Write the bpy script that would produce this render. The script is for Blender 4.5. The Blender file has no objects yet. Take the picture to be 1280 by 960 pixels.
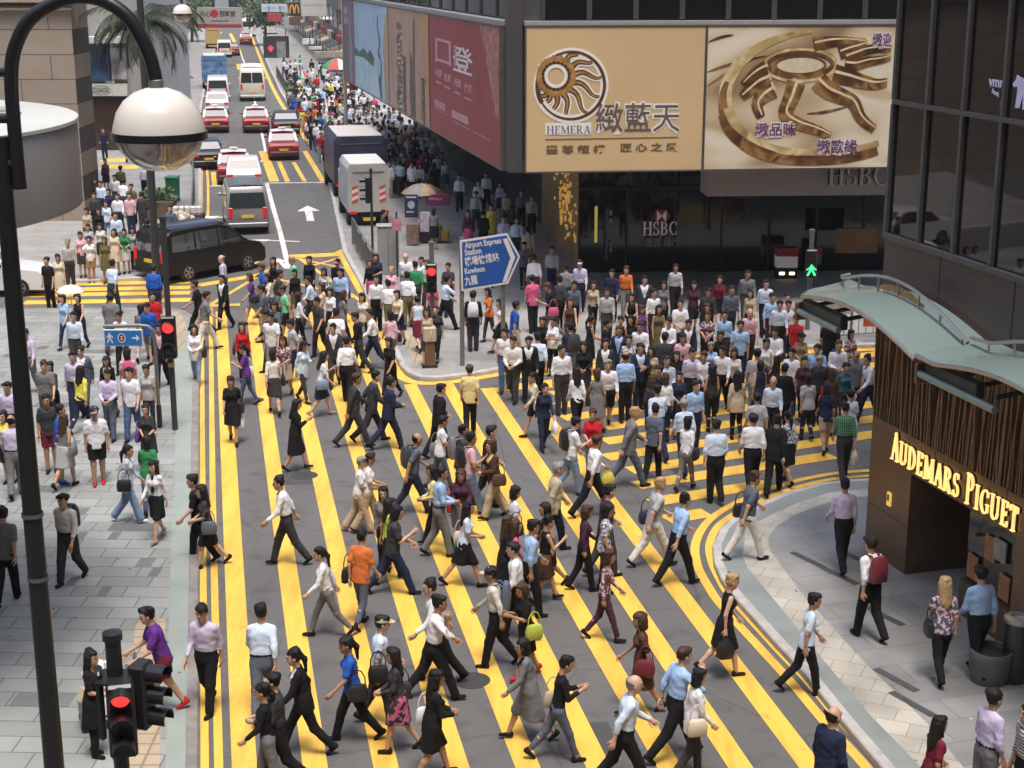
import bpy, math, random
import numpy as np
from mathutils import Vector, Matrix, Quaternion
R = math.radians
SC = bpy.context.scene
COL = SC.collection
random.seed(7)
# ------------------------------------------------------------------ camera
FPX, PITCH, CAMH = 1933.0, R(15.2), 10.8
CP, SP = math.cos(PITCH), math.sin(PITCH)
cam_d = bpy.data.cameras.new('camera')
cam_d.sensor_width = 36.0
cam_d.lens = 36.0 * FPX / 1280.0
cam_d.clip_start, cam_d.clip_end = 0.5, 3000.0
cam = bpy.data.objects.new('camera', cam_d)
COL.objects.link(cam)
cam.location = (0, 0, CAMH)
cam.rotation_euler = (R(90) - PITCH, 0, 0)
SC.camera = cam
# ------------------------------------------------------------------ sky, sun, exposure
SUN_EL, SUN_AZ = R(72), R(168)          # azimuth clockwise from +Y
wd = bpy.data.worlds.new('World')
SC.world = wd
wd.use_nodes = True
nt = wd.node_tree
nt.nodes.clear()
sky = nt.nodes.new('ShaderNodeTexSky')
sky.sky_type = 'NISHITA'
sky.sun_disc = False
sky.sun_elevation = SUN_EL
sky.sun_rotation = SUN_AZ
sky.air_density, sky.dust_density, sky.ozone_density = 1.0, 4.0, 1.0
bg = nt.nodes.new('ShaderNodeBackground')
bg.inputs['Strength'].default_value = 0.15
wo = nt.nodes.new('ShaderNodeOutputWorld')
nt.links.new(sky.outputs[0], bg.inputs[0])
nt.links.new(bg.outputs[0], wo.inputs[0])
sl = bpy.data.lights.new('sun', 'SUN')
sl.energy, sl.angle, sl.color = 1.5, R(17), (1.0, 0.95, 0.89)
so = bpy.data.objects.new('sun', sl)
COL.objects.link(so)
sdir = Vector((math.sin(SUN_AZ) * math.cos(SUN_EL), math.cos(SUN_AZ) * math.cos(SUN_EL), math.sin(SUN_EL)))
so.rotation_euler = sdir.to_track_quat('Z', 'Y').to_euler()
SC.view_settings.view_transform = 'Standard'
SC.view_settings.look = 'None'
SC.view_settings.gamma = 1.0
SC.view_settings.use_curve_mapping = False
SC.view_settings.exposure = 1.05
SC.cycles.max_bounces = 6
SC.cycles.diffuse_bounces = 3
SC.cycles.glossy_bounces = 3
SC.cycles.transmission_bounces = 4
SC.cycles.use_denoising = True
# ------------------------------------------------------------------ photo pixel -> world

def ray(px, py):
    u, v = px - 640.0, py - 480.0
    return Vector((u, FPX * CP - v * SP, -(FPX * SP + v * CP)))

def G(px, py, z=0.0):
    d = ray(px, py)
    t = (z - CAMH) / d.z
    return Vector((d.x * t, d.y * t, z))

def AY(px, py, Y):
    d = ray(px, py)
    t = Y / d.y
    return Vector((d.x * t, Y, CAMH + d.z * t))

def PX(p):
    """world -> photo pixel"""
    y = p[1]; z = p[2] - CAMH
    f = y * CP - z * SP
    return (640 + FPX * p[0] / f, 480 - FPX * (y * SP + z * CP) / f)
# ------------------------------------------------------------------ materials
MATS = {}

def lin(c):
    return tuple(((x / 12.92) if x <= 0.04045 else ((x + 0.055) / 1.055) ** 2.4) for x in c)

def new_mat(name):
    m = bpy.data.materials.new(name)
    m.use_nodes = True
    n = m.node_tree.nodes
    return m, n, m.node_tree.links, n['Principled BSDF']

def mat(name, col, rough=0.6, metal=0.0, var=0.12, scale=6.0, bump=0.0, spec=0.5, emit=0.0, coat=0.0):
    """plain procedural surface with noise-varied colour (col is linear albedo)"""
    if name in MATS:
        return MATS[name]
    m, n, l, b = new_mat(name)
    b.inputs['Roughness'].default_value = rough
    b.inputs['Metallic'].default_value = metal
    b.inputs['Specular IOR Level'].default_value = spec
    if coat:
        b.inputs['Coat Weight'].default_value = coat
        b.inputs['Coat Roughness'].default_value = 0.05
    tc = n.new('ShaderNodeTexCoord')
    nz = n.new('ShaderNodeTexNoise')
    nz.inputs['Scale'].default_value = scale
    nz.inputs['Detail'].default_value = 4
    l.new(tc.outputs['Object'], nz.inputs['Vector'])
    rp = n.new('ShaderNodeValToRGB')
    rp.color_ramp.elements[0].position = 0.3
    rp.color_ramp.elements[1].position = 0.7
    rp.color_ramp.elements[0].color = (*[c * (1 - var) for c in col], 1)
    rp.color_ramp.elements[1].color = (*[min(1, c * (1 + var * 0.8)) for c in col], 1)
    l.new(nz.outputs['Fac'], rp.inputs['Fac'])
    l.new(rp.outputs['Color'], b.inputs['Base Color'])
    if bump:
        bp = n.new('ShaderNodeBump')
        bp.inputs['Strength'].default_value = bump
        bp.inputs['Distance'].default_value = 0.02
        l.new(nz.outputs['Fac'], bp.inputs['Height'])
        l.new(bp.outputs['Normal'], b.inputs['Normal'])
    if emit:
        b.inputs['Emission Color'].default_value = (*col, 1)
        b.inputs['Emission Strength'].default_value = emit
    MATS[name] = m
    return m

def brick_mat(name, c1, c2, mortar, bw, bh, ms=0.012, rough=0.75, dirt=0.25, axes='XY', offset=0.5, rot=0.0, freq=2):
    if name in MATS:
        return MATS[name]
    m, n, l, b = new_mat(name)
    tc = n.new('ShaderNodeTexCoord')
    sep = n.new('ShaderNodeSeparateXYZ')
    l.new(tc.outputs['Object'], sep.inputs[0])
    cmb = n.new('ShaderNodeCombineXYZ')
    l.new(sep.outputs[axes[0]], cmb.inputs[0])
    l.new(sep.outputs[axes[1]], cmb.inputs[1])
    mp = n.new('ShaderNodeMapping')
    mp.inputs['Rotation'].default_value = (0, 0, rot)
    l.new(cmb.outputs[0], mp.inputs[0])
    br = n.new('ShaderNodeTexBrick')
    br.inputs['Color1'].default_value = (*c1, 1)
    br.inputs['Color2'].default_value = (*c2, 1)
    br.inputs['Mortar'].default_value = (*mortar, 1)
    br.inputs['Scale'].default_value = 1.0
    br.inputs['Mortar Size'].default_value = ms
    br.inputs['Brick Width'].default_value = bw
    br.inputs['Row Height'].default_value = bh
    br.offset = offset
    br.offset_frequency = freq
    l.new(mp.outputs[0], br.inputs['Vector'])
    nz = n.new('ShaderNodeTexNoise')
    nz.inputs['Scale'].default_value = 0.9
    nz.inputs['Detail'].default_value = 8
    l.new(tc.outputs['Object'], nz.inputs['Vector'])
    rp = n.new('ShaderNodeValToRGB')
    rp.color_ramp.elements[0].position = 0.35
    rp.color_ramp.elements[1].position = 0.65
    rp.color_ramp.elements[0].color = (1 - dirt, 1 - dirt, 1 - dirt, 1)
    rp.color_ramp.elements[1].color = (1, 1, 1, 1)
    l.new(nz.outputs['Fac'], rp.inputs['Fac'])
    mx = n.new('ShaderNodeMix')
    mx.data_type = 'RGBA'
    mx.blend_type = 'MULTIPLY'
    mx.inputs[0].default_value = 1.0
    l.new(br.outputs['Color'], mx.inputs[6])
    l.new(rp.outputs['Color'], mx.inputs[7])
    l.new(mx.outputs[2], b.inputs['Base Color'])
    b.inputs['Roughness'].default_value = rough
    bp = n.new('ShaderNodeBump')
    bp.inputs['Strength'].default_value = 0.3
    bp.inputs['Distance'].default_value = 0.01
    inv = n.new('ShaderNodeMath'); inv.operation = 'SUBTRACT'
    inv.inputs[0].default_value = 1.0
    l.new(br.outputs['Fac'], inv.inputs[1])
    l.new(inv.outputs[0], bp.inputs['Height'])
    l.new(bp.outputs['Normal'], b.inputs['Normal'])
    MATS[name] = m
    return m

def asphalt_mat():
    m, n, l, b = new_mat('asphalt')
    tc = n.new('ShaderNodeTexCoord')
    big = n.new('ShaderNodeTexNoise'); big.inputs['Scale'].default_value = 0.35; big.inputs['Detail'].default_value = 6
    fine = n.new('ShaderNodeTexNoise'); fine.inputs['Scale'].default_value = 45; fine.inputs['Detail'].default_value = 3
    l.new(tc.outputs['Object'], big.inputs['Vector']); l.new(tc.outputs['Object'], fine.inputs['Vector'])
    # long tyre-worn streaks along the street
    mp = n.new('ShaderNodeMapping'); mp.inputs['Rotation'].default_value = (0, 0, R(-11)); mp.inputs['Scale'].default_value = (0.9, 0.03, 1)
    l.new(tc.outputs['Object'], mp.inputs[0])
    st = n.new('ShaderNodeTexNoise'); st.inputs['Scale'].default_value = 1.0; st.inputs['Detail'].default_value = 3
    l.new(mp.outputs[0], st.inputs['Vector'])
    a1 = n.new('ShaderNodeMath'); a1.operation = 'ADD'; l.new(big.outputs['Fac'], a1.inputs[0]); l.new(st.outputs['Fac'], a1.inputs[1])
    a2 = n.new('ShaderNodeMath'); a2.operation = 'MULTIPLY_ADD'; a2.inputs[1].default_value = 0.6
    l.new(fine.outputs['Fac'], a2.inputs[0]); l.new(a1.outputs[0], a2.inputs[2])
    rp = n.new('ShaderNodeValToRGB')
    rp.color_ramp.elements[0].position = 0.25; rp.color_ramp.elements[1].position = 0.85
    rp.color_ramp.elements[0].color = (0.086, 0.084, 0.083, 1)
    rp.color_ramp.elements[1].color = (0.138, 0.134, 0.130, 1)
    dv = n.new('ShaderNodeMath'); dv.operation = 'MULTIPLY'; dv.inputs[1].default_value = 0.42
    l.new(a2.outputs[0], dv.inputs[0]); l.new(dv.outputs[0], rp.inputs['Fac'])
    sp_ = n.new('ShaderNodeTexNoise'); sp_.inputs['Scale'].default_value = 1.7; sp_.inputs['Detail'].default_value = 5; sp_.inputs['Roughness'].default_value = 0.6
    l.new(tc.outputs['Object'], sp_.inputs['Vector'])
    s2 = n.new('ShaderNodeValToRGB'); s2.color_ramp.elements[0].position = 0.30; s2.color_ramp.elements[1].position = 0.47
    s2.color_ramp.elements[0].color = (0.68, 0.68, 0.70, 1); s2.color_ramp.elements[1].color = (1, 1, 1, 1)
    l.new(sp_.outputs['Fac'], s2.inputs['Fac'])
    vo = n.new('ShaderNodeTexVoronoi'); vo.feature = 'DISTANCE_TO_EDGE'; vo.inputs['Scale'].default_value = 0.33
    dn_ = n.new('ShaderNodeMix'); dn_.data_type = 'RGBA'; dn_.inputs[0].default_value = 0.12
    l.new(tc.outputs['Object'], dn_.inputs[6]); l.new(sp_.outputs['Color'], dn_.inputs[7]); l.new(dn_.outputs[2], vo.inputs['Vector'])
    v2 = n.new('ShaderNodeValToRGB'); v2.color_ramp.elements[0].position = 0.002; v2.color_ramp.elements[1].position = 0.008
    v2.color_ramp.elements[0].color = (0.72, 0.72, 0.72, 1); v2.color_ramp.elements[1].color = (1, 1, 1, 1)
    l.new(vo.outputs['Distance'], v2.inputs['Fac'])
    x1 = n.new('ShaderNodeMix'); x1.data_type = 'RGBA'; x1.blend_type = 'MULTIPLY'; x1.inputs[0].default_value = 1.0
    x2 = n.new('ShaderNodeMix'); x2.data_type = 'RGBA'; x2.blend_type = 'MULTIPLY'; x2.inputs[0].default_value = 1.0
    l.new(rp.outputs['Color'], x1.inputs[6]); l.new(s2.outputs['Color'], x1.inputs[7]); l.new(x1.outputs[2], x2.inputs[6]); l.new(v2.outputs['Color'], x2.inputs[7])
    l.new(x2.outputs[2], b.inputs['Base Color'])
    b.inputs['Roughness'].default_value = 0.85
    bp = n.new('ShaderNodeBump'); bp.inputs['Strength'].default_value = 0.25; bp.inputs['Distance'].default_value = 0.01
    l.new(fine.outputs['Fac'], bp.inputs['Height']); l.new(bp.outputs['Normal'], b.inputs['Normal'])
    MATS['asphalt'] = m
    return m

def paint_mat(name, col, wear=0.42):
    """road paint, worn through to the asphalt in scuffs"""
    m, n, l, b = new_mat(name)
    tc = n.new('ShaderNodeTexCoord')
    nz = n.new('ShaderNodeTexNoise'); nz.inputs['Scale'].default_value = 3.0; nz.inputs['Detail'].default_value = 10; nz.inputs['Roughness'].default_value = 0.7
    l.new(tc.outputs['Object'], nz.inputs['Vector'])
    rp = n.new('ShaderNodeValToRGB')
    rp.color_ramp.elements[0].position = wear - 0.10; rp.color_ramp.elements[1].position = wear
    rp.color_ramp.elements[0].color = (*[c * 0.55 + 0.03 for c in col], 1)
    rp.color_ramp.elements[1].color = (*col, 1)
    e = rp.color_ramp.elements.new(0.75); e.color = (*[c * 1.05 for c in col], 1)
    l.new(nz.outputs['Fac'], rp.inputs['Fac'])
    # tyre grime in long soft tracks, and chips down to the road
    mp = n.new('ShaderNodeMapping'); mp.inputs['Rotation'].default_value = (0, 0, R(-11)); mp.inputs['Scale'].default_value = (1.4, 0.16, 1)
    l.new(tc.outputs['Object'], mp.inputs[0])
    gr = n.new('ShaderNodeTexNoise'); gr.inputs['Scale'].default_value = 1.6; gr.inputs['Detail'].default_value = 7; gr.inputs['Roughness'].default_value = 0.65
    l.new(mp.outputs[0], gr.inputs['Vector'])
    g2 = n.new('ShaderNodeValToRGB'); g2.color_ramp.elements[0].position = 0.36; g2.color_ramp.elements[1].position = 0.56
    g2.color_ramp.elements[0].color = (0.74, 0.70, 0.70, 1); g2.color_ramp.elements[1].color = (1, 1, 1, 1)
    l.new(gr.outputs['Fac'], g2.inputs['Fac'])
    mu = n.new('ShaderNodeMix'); mu.data_type = 'RGBA'; mu.blend_type = 'MULTIPLY'; mu.inputs[0].default_value = 1.0
    l.new(rp.outputs['Color'], mu.inputs[6]); l.new(g2.outputs['Color'], mu.inputs[7])
    ch = n.new('ShaderNodeTexNoise'); ch.inputs['Scale'].default_value = 9.0; ch.inputs['Detail'].default_value = 6; ch.inputs['Roughness'].default_value = 0.75
    l.new(tc.outputs['Object'], ch.inputs['Vector'])
    c2 = n.new('ShaderNodeValToRGB'); c2.color_ramp.elements[0].position = 0.655; c2.color_ramp.elements[1].position = 0.69
    l.new(ch.outputs['Fac'], c2.inputs['Fac'])
    m2 = n.new('ShaderNodeMix'); m2.data_type = 'RGBA'
    l.new(c2.outputs['Color'], m2.inputs[0]); l.new(mu.outputs[2], m2.inputs[6]); m2.inputs[7].default_value = (0.16, 0.145, 0.12, 1)
    l.new(m2.outputs[2], b.inputs['Base Color'])
    b.inputs['Roughness'].default_value = 0.6
    MATS[name] = m
    return m

def glass_dark(name, col=(0.012, 0.011, 0.011), rough=0.03, spec=0.5):
    return mat(name, col, rough, 0.0, 0.1, 0.4, 0.0, spec)
# ------------------------------------------------------------------ objects

def tag(o, label=None, cat=None, group=None, kind=None):
    if label: o['label'] = label
    if cat: o['category'] = cat
    if group: o['group'] = group
    if kind: o['kind'] = kind
    return o

def empty(name, loc=(0, 0, 0), rz=0.0, label=None, cat=None, group=None):
    o = bpy.data.objects.new(name, None)
    o.empty_display_size = 0.2
    COL.objects.link(o)
    o.location = loc
    o.rotation_euler = (0, 0, rz)
    return tag(o, label, cat, group)

def copy_tree(o, parent=None):
    c = o.copy(); COL.objects.link(c)
    if parent is not None:
        c.parent = parent
        c.matrix_parent_inverse = o.matrix_parent_inverse
    for ch in list(o.children):
        copy_tree(ch, c)
    return c

class MB:
    """collects faces, links them as one mesh object"""
    def __init__(s):
        s.v, s.f, s.m, s.cur, s.T = [], [], [], 0, None
    def add(s, verts, faces):
        k = len(s.v)
        if s.T is not None:
            verts = [s.T @ Vector(p) for p in verts]
        s.v += [tuple(p) for p in verts]
        s.f += [tuple(i + k for i in f) for f in faces]
        s.m += [s.cur] * len(faces)
        return s
    def quad(s, a, b, c, d):
        return s.add([a, b, c, d], [(0, 1, 2, 3)])
    def poly(s, pts):
        return s.add(pts, [tuple(range(len(pts)))])
    def box(s, c, size, rz=0.0, bev=0.0, taper=(1, 1)):
        x, y, z = [q / 2 for q in size]
        M = Matrix.Translation(c) @ Matrix.Rotation(rz, 4, 'Z')
        if not bev:
            p = []
            for sz in (-1, 1):
                tx, ty = (taper if sz > 0 else (1, 1))
                for sx, sy in ((-1, -1), (1, -1), (1, 1), (-1, 1)):
                    p.append(M @ Vector((sx * x * tx, sy * y * ty, sz * z)))
            return s.add(p, [(3, 2, 1, 0), (4, 5, 6, 7), (0, 1, 5, 4), (1, 2, 6, 5), (2, 3, 7, 6), (3, 0, 4, 7)])
        b = min(bev, x * 0.9, y * 0.9, z * 0.9)
        rings = []
        for zz, ins in ((-z, b), (-z + b, 0), (z - b, 0), (z, b)):
            tx, ty = (taper if zz > 0 else (1, 1))
            r_ = []
            for sx, sy in ((-1, -1), (1, -1), (1, 1), (-1, 1)):
                pts = [(sx * (x - b), sy * (y - ins)), (sx * (x - ins), sy * (y - b))]
                if sx * sy < 0: pts = pts
                else: pts = pts[::-1]
                if (sx, sy) in ((-1, -1), (1, 1)): pts = [(sx * (x - ins), sy * (y - b)), (sx * (x - b), sy * (y - ins))]
                else: pts = [(sx * (x - b), sy * (y - ins)), (sx * (x - ins), sy * (y - b))]
                r_ += [M @ Vector((px * tx, py * ty, zz)) for px, py in pts]
            rings.append(r_)
        v = [p for r_ in rings for p in r_]
        f = [tuple(range(7, -1, -1)), tuple(range(24, 32))]
        for k in range(3):
            for i in range(8):
                j = (i + 1) % 8
                f.append((k * 8 + i, k * 8 + j, k * 8 + 8 + j, k * 8 + 8 + i))
        return s.add(v, f)
    def prism(s, pts, z0, z1):
        n = len(pts)
        a = sum(pts[i][0] * pts[(i + 1) % n][1] - pts[(i + 1) % n][0] * pts[i][1] for i in range(n))
        if a < 0: pts = pts[::-1]
        v = [(p[0], p[1], z0) for p in pts] + [(p[0], p[1], z1) for p in pts]
        f = [tuple(range(n - 1, -1, -1)), tuple(range(n, 2 * n))]
        f += [(i, (i + 1) % n, n + (i + 1) % n, n + i) for i in range(n)]
        return s.add(v, f)
    def tube(s, path, r, n=10, cap=True):
        path = [Vector(p) for p in path]
        rr = r if isinstance(r, (list, tuple)) else [r] * len(path)
        v, f = [], []
        up = Vector((0, 0, 1))
        prev = None
        for i, p in enumerate(path):
            d = (path[min(i + 1, len(path) - 1)] - path[max(i - 1, 0)]).normalized()
            if prev is None:
                a = d.cross(up if abs(d.z) < 0.95 else Vector((1, 0, 0))).normalized()
            else:
                a = (prev - d * prev.dot(d)).normalized()
            prev = a
            b = d.cross(a)
            for k in range(n):
                t = 2 * math.pi * k / n
                v.append(p + (a * math.cos(t) + b * math.sin(t)) * rr[i])
        for i in range(len(path) - 1):
            for k in range(n):
                j = (k + 1) % n
                f.append((i * n + k, i * n + j, (i + 1) * n + j, (i + 1) * n + k))
        if cap:
            f.append(tuple(range(n - 1, -1, -1)))
            f.append(tuple(range((len(path) - 1) * n, len(path) * n)))
        return s.add(v, f)
    def lathe(s, prof, c=(0, 0, 0), n=24, a0=0.0, a1=2 * math.pi):
        full = abs(a1 - a0 - 2 * math.pi) < 1e-6
        cols = n if full else n + 1
        v, f = [], []
        for r_, z in prof:
            for k in range(cols):
                t = a0 + (a1 - a0) * k / n
                v.append((c[0] + r_ * math.cos(t), c[1] + r_ * math.sin(t), c[2] + z))
        for i in range(len(prof) - 1):
            for k in range(n):
                j = (k + 1) % cols if full else k + 1
                f.append((i * cols + k, i * cols + j, (i + 1) * cols + j, (i + 1) * cols + k))
        return s.add(v, f)
    def loft(s, rings, closed=True, cap=True):
        n = len(rings[0]); v = [p for r_ in rings for p in r_]; f = []
        for i in range(len(rings) - 1):
            for k in range(n if closed else n - 1):
                j = (k + 1) % n
                f.append((i * n + k, i * n + j, (i + 1) * n + j, (i + 1) * n + k))
        if cap:
            f.append(tuple(range(n - 1, -1, -1))); f.append(tuple(range((len(rings) - 1) * n, len(rings) * n)))
        return s.add(v, f)
    def build(s, name, mats, parent=None, smooth=False, loc=None, flip=False):
        me = bpy.data.meshes.new(name)
        v = s.v
        me.from_pydata(v, [], s.f)
        if not isinstance(mats, (list, tuple)): mats = [mats]
        for m in mats: me.materials.append(m)
        if len(mats) > 1: me.polygons.foreach_set('material_index', s.m)
        if smooth:
            me.polygons.foreach_set('use_smooth', [True] * len(me.polygons))
            try: me.set_sharp_from_angle(angle=R(40))
            except Exception: pass
        me.update()
        o = bpy.data.objects.new(name, me)
        COL.objects.link(o)
        if parent is not None: o.parent = parent
        if loc is not None: o.location = loc
        return o

def frame(o, x, y):
    """matrix with local X along x, local Y along y, Z the normal, at o"""
    x = Vector(x).normalized(); z = x.cross(Vector(y)).normalized(); y = z.cross(x)
    M = Matrix((( x.x, y.x, z.x, o[0]), (x.y, y.y, z.y, o[1]), (x.z, y.z, z.z, o[2]), (0, 0, 0, 1)))
    return M

def text_mesh(txt, size, width=None, thick=0.0, ext=0.004, align='CENTER'):
    """(verts, faces) of a line of writing in the built-in font, scaled to width"""
    cu = bpy.data.curves.new('txt', 'FONT')
    cu.body = txt; cu.size = size; cu.align_x = align; cu.align_y = 'CENTER'
    cu.offset = thick; cu.extrude = ext; cu.resolution_u = 2
    o = bpy.data.objects.new('txt', cu)
    COL.objects.link(o)
    dg = bpy.context.evaluated_depsgraph_get(); dg.update()
    ev = o.evaluated_get(dg)
    me = ev.to_mesh()
    v = [Vector(p.co) for p in me.vertices]
    f = [tuple(p.vertices) for p in me.polygons]
    ev.to_mesh_clear()
    bpy.data.objects.remove(o); bpy.data.curves.remove(cu)
    if width and v:
        w = max(p.x for p in v) - min(p.x for p in v)
        k = width / max(w, 1e-6)
        v = [Vector((p.x * k, p.y, p.z)) for p in v]
    return v, f

def add_text(mb, M, txt, size, width=None, thick=0.0, ext=0.004, align='CENTER'):
    v, f = text_mesh(txt, size, width, thick, ext, align)
    mb.add([M @ p for p in v], f)
# serif letters: strokes in a unit-high cell: ('l', x0,y0,x1,y1,w) bar, ('a', cx,cy,rx,ry,a0,a1,wmid,wend) arc
TH, TN = 0.15, 0.05
def _ser(x, y, w=0.2): return ('l', x - w / 2, y, x + w / 2, y, 0.05)
SERIF = {
 'A': (0.72, [('l', .10, .02, .36, .98, TN), ('l', .36, .98, .62, .02, TH), ('l', .2, .34, .5, .34, TN), _ser(.1, .02), _ser(.62, .02, .24)]),
 'U': (0.74, [('l', .14, .98, .14, .3, TH), ('l', .6, .98, .6, .3, TN), ('a', .37, .3, .23, .27, 180, 360, .08, .1), _ser(.14, .98, .26), _ser(.6, .98)]),
 'D': (0.76, [('l', .16, .02, .16, .98, TH), ('a', .26, .5, .38, .475, -90, 90, TH, .05), ('l', .05, .98, .3, .98, .05), ('l', .05, .02, .3, .02, .05)]),
 'E': (0.62, [('l', .16, .02, .16, .98, TH), ('l', .05, .98, .54, .98, .05), ('l', .05, .02, .56, .02, .05), ('l', .16, .51, .42, .51, .05), ('l', .53, .98, .53, .78, .05), ('l', .55, .02, .55, .24, .05), ('l', .42, .6, .42, .42, .045)]),
 'M': (0.92, [('l', .12, .02, .14, .98, TN), ('l', .14, .98, .45, .06, TH), ('l', .45, .06, .76, .98, TN), ('l', .77, .98, .79, .02, TH), _ser(.12, .02), _ser(.79, .02, .24), _ser(.1, .98, .12), _ser(.8, .98, .14)]),
 'R': (0.74, [('l', .16, .02, .16, .98, TH), ('a', .28, .745, .24, .235, -90, 90, .13, .05), ('l', .05, .98, .3, .98, .05), ('l', .16, .51, .3, .51, .05), ('l', .32, .5, .62, .03, .13), _ser(.16, .02, .24), _ser(.66, .02, .14)]),
 'S': (0.58, [('a', .29, .735, .18, .235, 40, 270, .1, .05), ('a', .29, .265, .19, .25, -140, 90, .1, .05), ('l', .45, .98, .45, .76, .05), ('l', .11, .02, .11, .25, .05)]),
 'P': (0.68, [('l', .16, .02, .16, .98, TH), ('a', .28, .72, .26, .26, -90, 90, .13, .05), ('l', .05, .98, .3, .98, .05), ('l', .16, .46, .3, .46, .05), _ser(.16, .02, .26)]),
 'I': (0.36, [('l', .18, .02, .18, .98, TH), _ser(.18, .98, .28), _ser(.18, .02, .28)]),
 'G': (0.76, [('a', .4, .5, .31, .475, 50, 320, .14, .05), ('l', .62, .42, .62, .1, .12), _ser(.62, .42, .22), ('l', .62, .94, .62, .72, .05)]),
 'T': (0.66, [('l', .33, .02, .33, .98, TH), ('l', .05, .98, .61, .98, .05), ('l', .06, .98, .06, .76, .05), ('l', .6, .98, .6, .76, .05), _ser(.33, .02, .26)]),
 'H': (0.8, [('l', .16, .02, .16, .98, TH), ('l', .64, .02, .64, .98, TH), ('l', .16, .51, .64, .51, .05), _ser(.16, .98, .26), _ser(.16, .02, .26), _ser(.64, .98, .26), _ser(.64, .02, .26)]),
 'B': (0.7, [('l', .16, .02, .16, .98, TH), ('a', .28, .75, .21, .23, -90, 90, .12, .05), ('a', .28, .27, .26, .25, -90, 90, .13, .05), ('l', .05, .98, .3, .98, .05), ('l', .05, .02, .3, .02, .05), ('l', .16, .51, .3, .51, .05)]),
 'C': (0.72, [('a', .4, .5, .31, .475, 48, 312, .14, .05), ('l', .61, .94, .61, .7, .05), ('l', .61, .06, .61, .28, .04)]),
 ' ': (0.4, []),
}
def serif_text(mb, M, txt, h, width, ext=0.03, gap=0.04, big=None, bold=1.0):
    """serif capitals, left end at the frame's origin, baseline on its X axis"""
    tot = sum(SERIF[c][0] + gap for c in txt)
    kx = width / tot
    x0 = 0.0
    for i, c in enumerate(txt):
        wd_, strokes = SERIF[c]
        hh = h * (big.get(i, 1.0) if big else 1.0)
        T = M @ Matrix.Translation((x0 * kx, 0, 0)) @ Matrix.Diagonal((kx, hh, 1, 1))
        for q, s in enumerate(strokes):
            e = ext * (1 + 0.07 * q)
            if s[0] == 'l':
                a, b = Vector((s[1], s[2], 0)), Vector((s[3], s[4], 0))
                d = (b - a).normalized(); nrm = Vector((-d.y, d.x, 0)) * s[5] * bold / 2
                pts = [a - nrm, b - nrm, b + nrm, a + nrm]
                v = [T @ (p + Vector((0, 0, 0))) for p in pts] + [T @ (p + Vector((0, 0, e))) for p in pts]
                mb.add(v, [(3, 2, 1, 0), (4, 5, 6, 7), (0, 1, 5, 4), (1, 2, 6, 5), (2, 3, 7, 6), (3, 0, 4, 7)])
            else:
                _, cx, cy, rx, ry, a0, a1, wm, we = s
                N = 14; v = []
                for k in range(N + 1):
                    t = R(a0 + (a1 - a0) * k / N)
                    w = (we + (wm - we) * math.sin(math.pi * k / N)) * bold / 2
                    for sg in (-1, 1):
                        v.append((cx + (rx + sg * w) * math.cos(t), cy + (ry + sg * w * 0.7) * math.sin(t)))
                vv = [T @ Vector((p[0], p[1], 0)) for p in v] + [T @ Vector((p[0], p[1], e)) for p in v]
                o_ = len(v); f = []
                for k in range(N):
                    i0, i1, j0, j1 = 2 * k, 2 * k + 1, 2 * k + 2, 2 * k + 3
                    f += [(o_ + i0, o_ + i1, o_ + j1, o_ + j0), (i0, j0, j1, i1), (i0, o_ + i0, o_ + j0, j0), (i1, j1, o_ + j1, o_ + i1)]
                mb.add(vv, f)
        x0 += wd_ + gap
# ================================================================== SETTING
asphalt_mat()
YEL = paint_mat('yellow road paint', (0.79, 0.485, 0.075), 0.40)
WHT = paint_mat('white road paint', (0.70, 0.69, 0.66), 0.40)
PAV_L = brick_mat('granite slab paving', (0.325, 0.34, 0.33), (0.24, 0.255, 0.245), (0.10, 0.105, 0.10), 0.92, 0.46, 0.010, 0.7, 0.22, 'XY', 0.37, R(2), 2)
PAV_C = brick_mat('plain slab paving', (0.33, 0.325, 0.31), (0.29, 0.29, 0.28), (0.2, 0.2, 0.19), 1.2, 0.6, 0.008, 0.7, 0.25, 'XY', 0.5, R(8))
PAV_R = brick_mat('grey flagstones', (0.30, 0.30, 0.29), (0.245, 0.25, 0.245), (0.16, 0.16, 0.16), 1.5, 0.62, 0.008, 0.65, 0.3, 'XY', 0.3, R(-16))
CREAM = brick_mat('cream paving setts', (0.50, 0.47, 0.40), (0.44, 0.415, 0.355), (0.30, 0.28, 0.24), 0.5, 0.42, 0.009, 0.7, 0.35, 'XY', 0.5, R(24))
BAND = mat('smooth grey paving band', (0.22, 0.245, 0.235), 0.7, 0, 0.15, 1.2)
PALEB = mat('pale kerbside slab', (0.265, 0.305, 0.28), 0.7, 0, 0.12, 1.0)
KERB = mat('concrete kerb', (0.42, 0.40, 0.38), 0.8, 0, 0.2, 3.0)
GUT = mat('gutter concrete', (0.21, 0.195, 0.18), 0.85, 0, 0.25, 2.0)
TACT = brick_mat('tan tactile tiles', (0.45, 0.36, 0.25), (0.40, 0.33, 0.23), (0.24, 0.20, 0.15), 0.3, 0.3, 0.02, 0.7, 0.2, 'XY', 0.0)

gm = MB()
gm.quad((-240, -80, 0), (240, -80, 0), (240, 500, 0), (-240, 500, 0))
tag(gm.build('ground', MATS['asphalt']), kind='structure')
PVZ = 0.13

def gpoly(pts, z):
    return [G(x, y, z) for x, y in pts]

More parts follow.
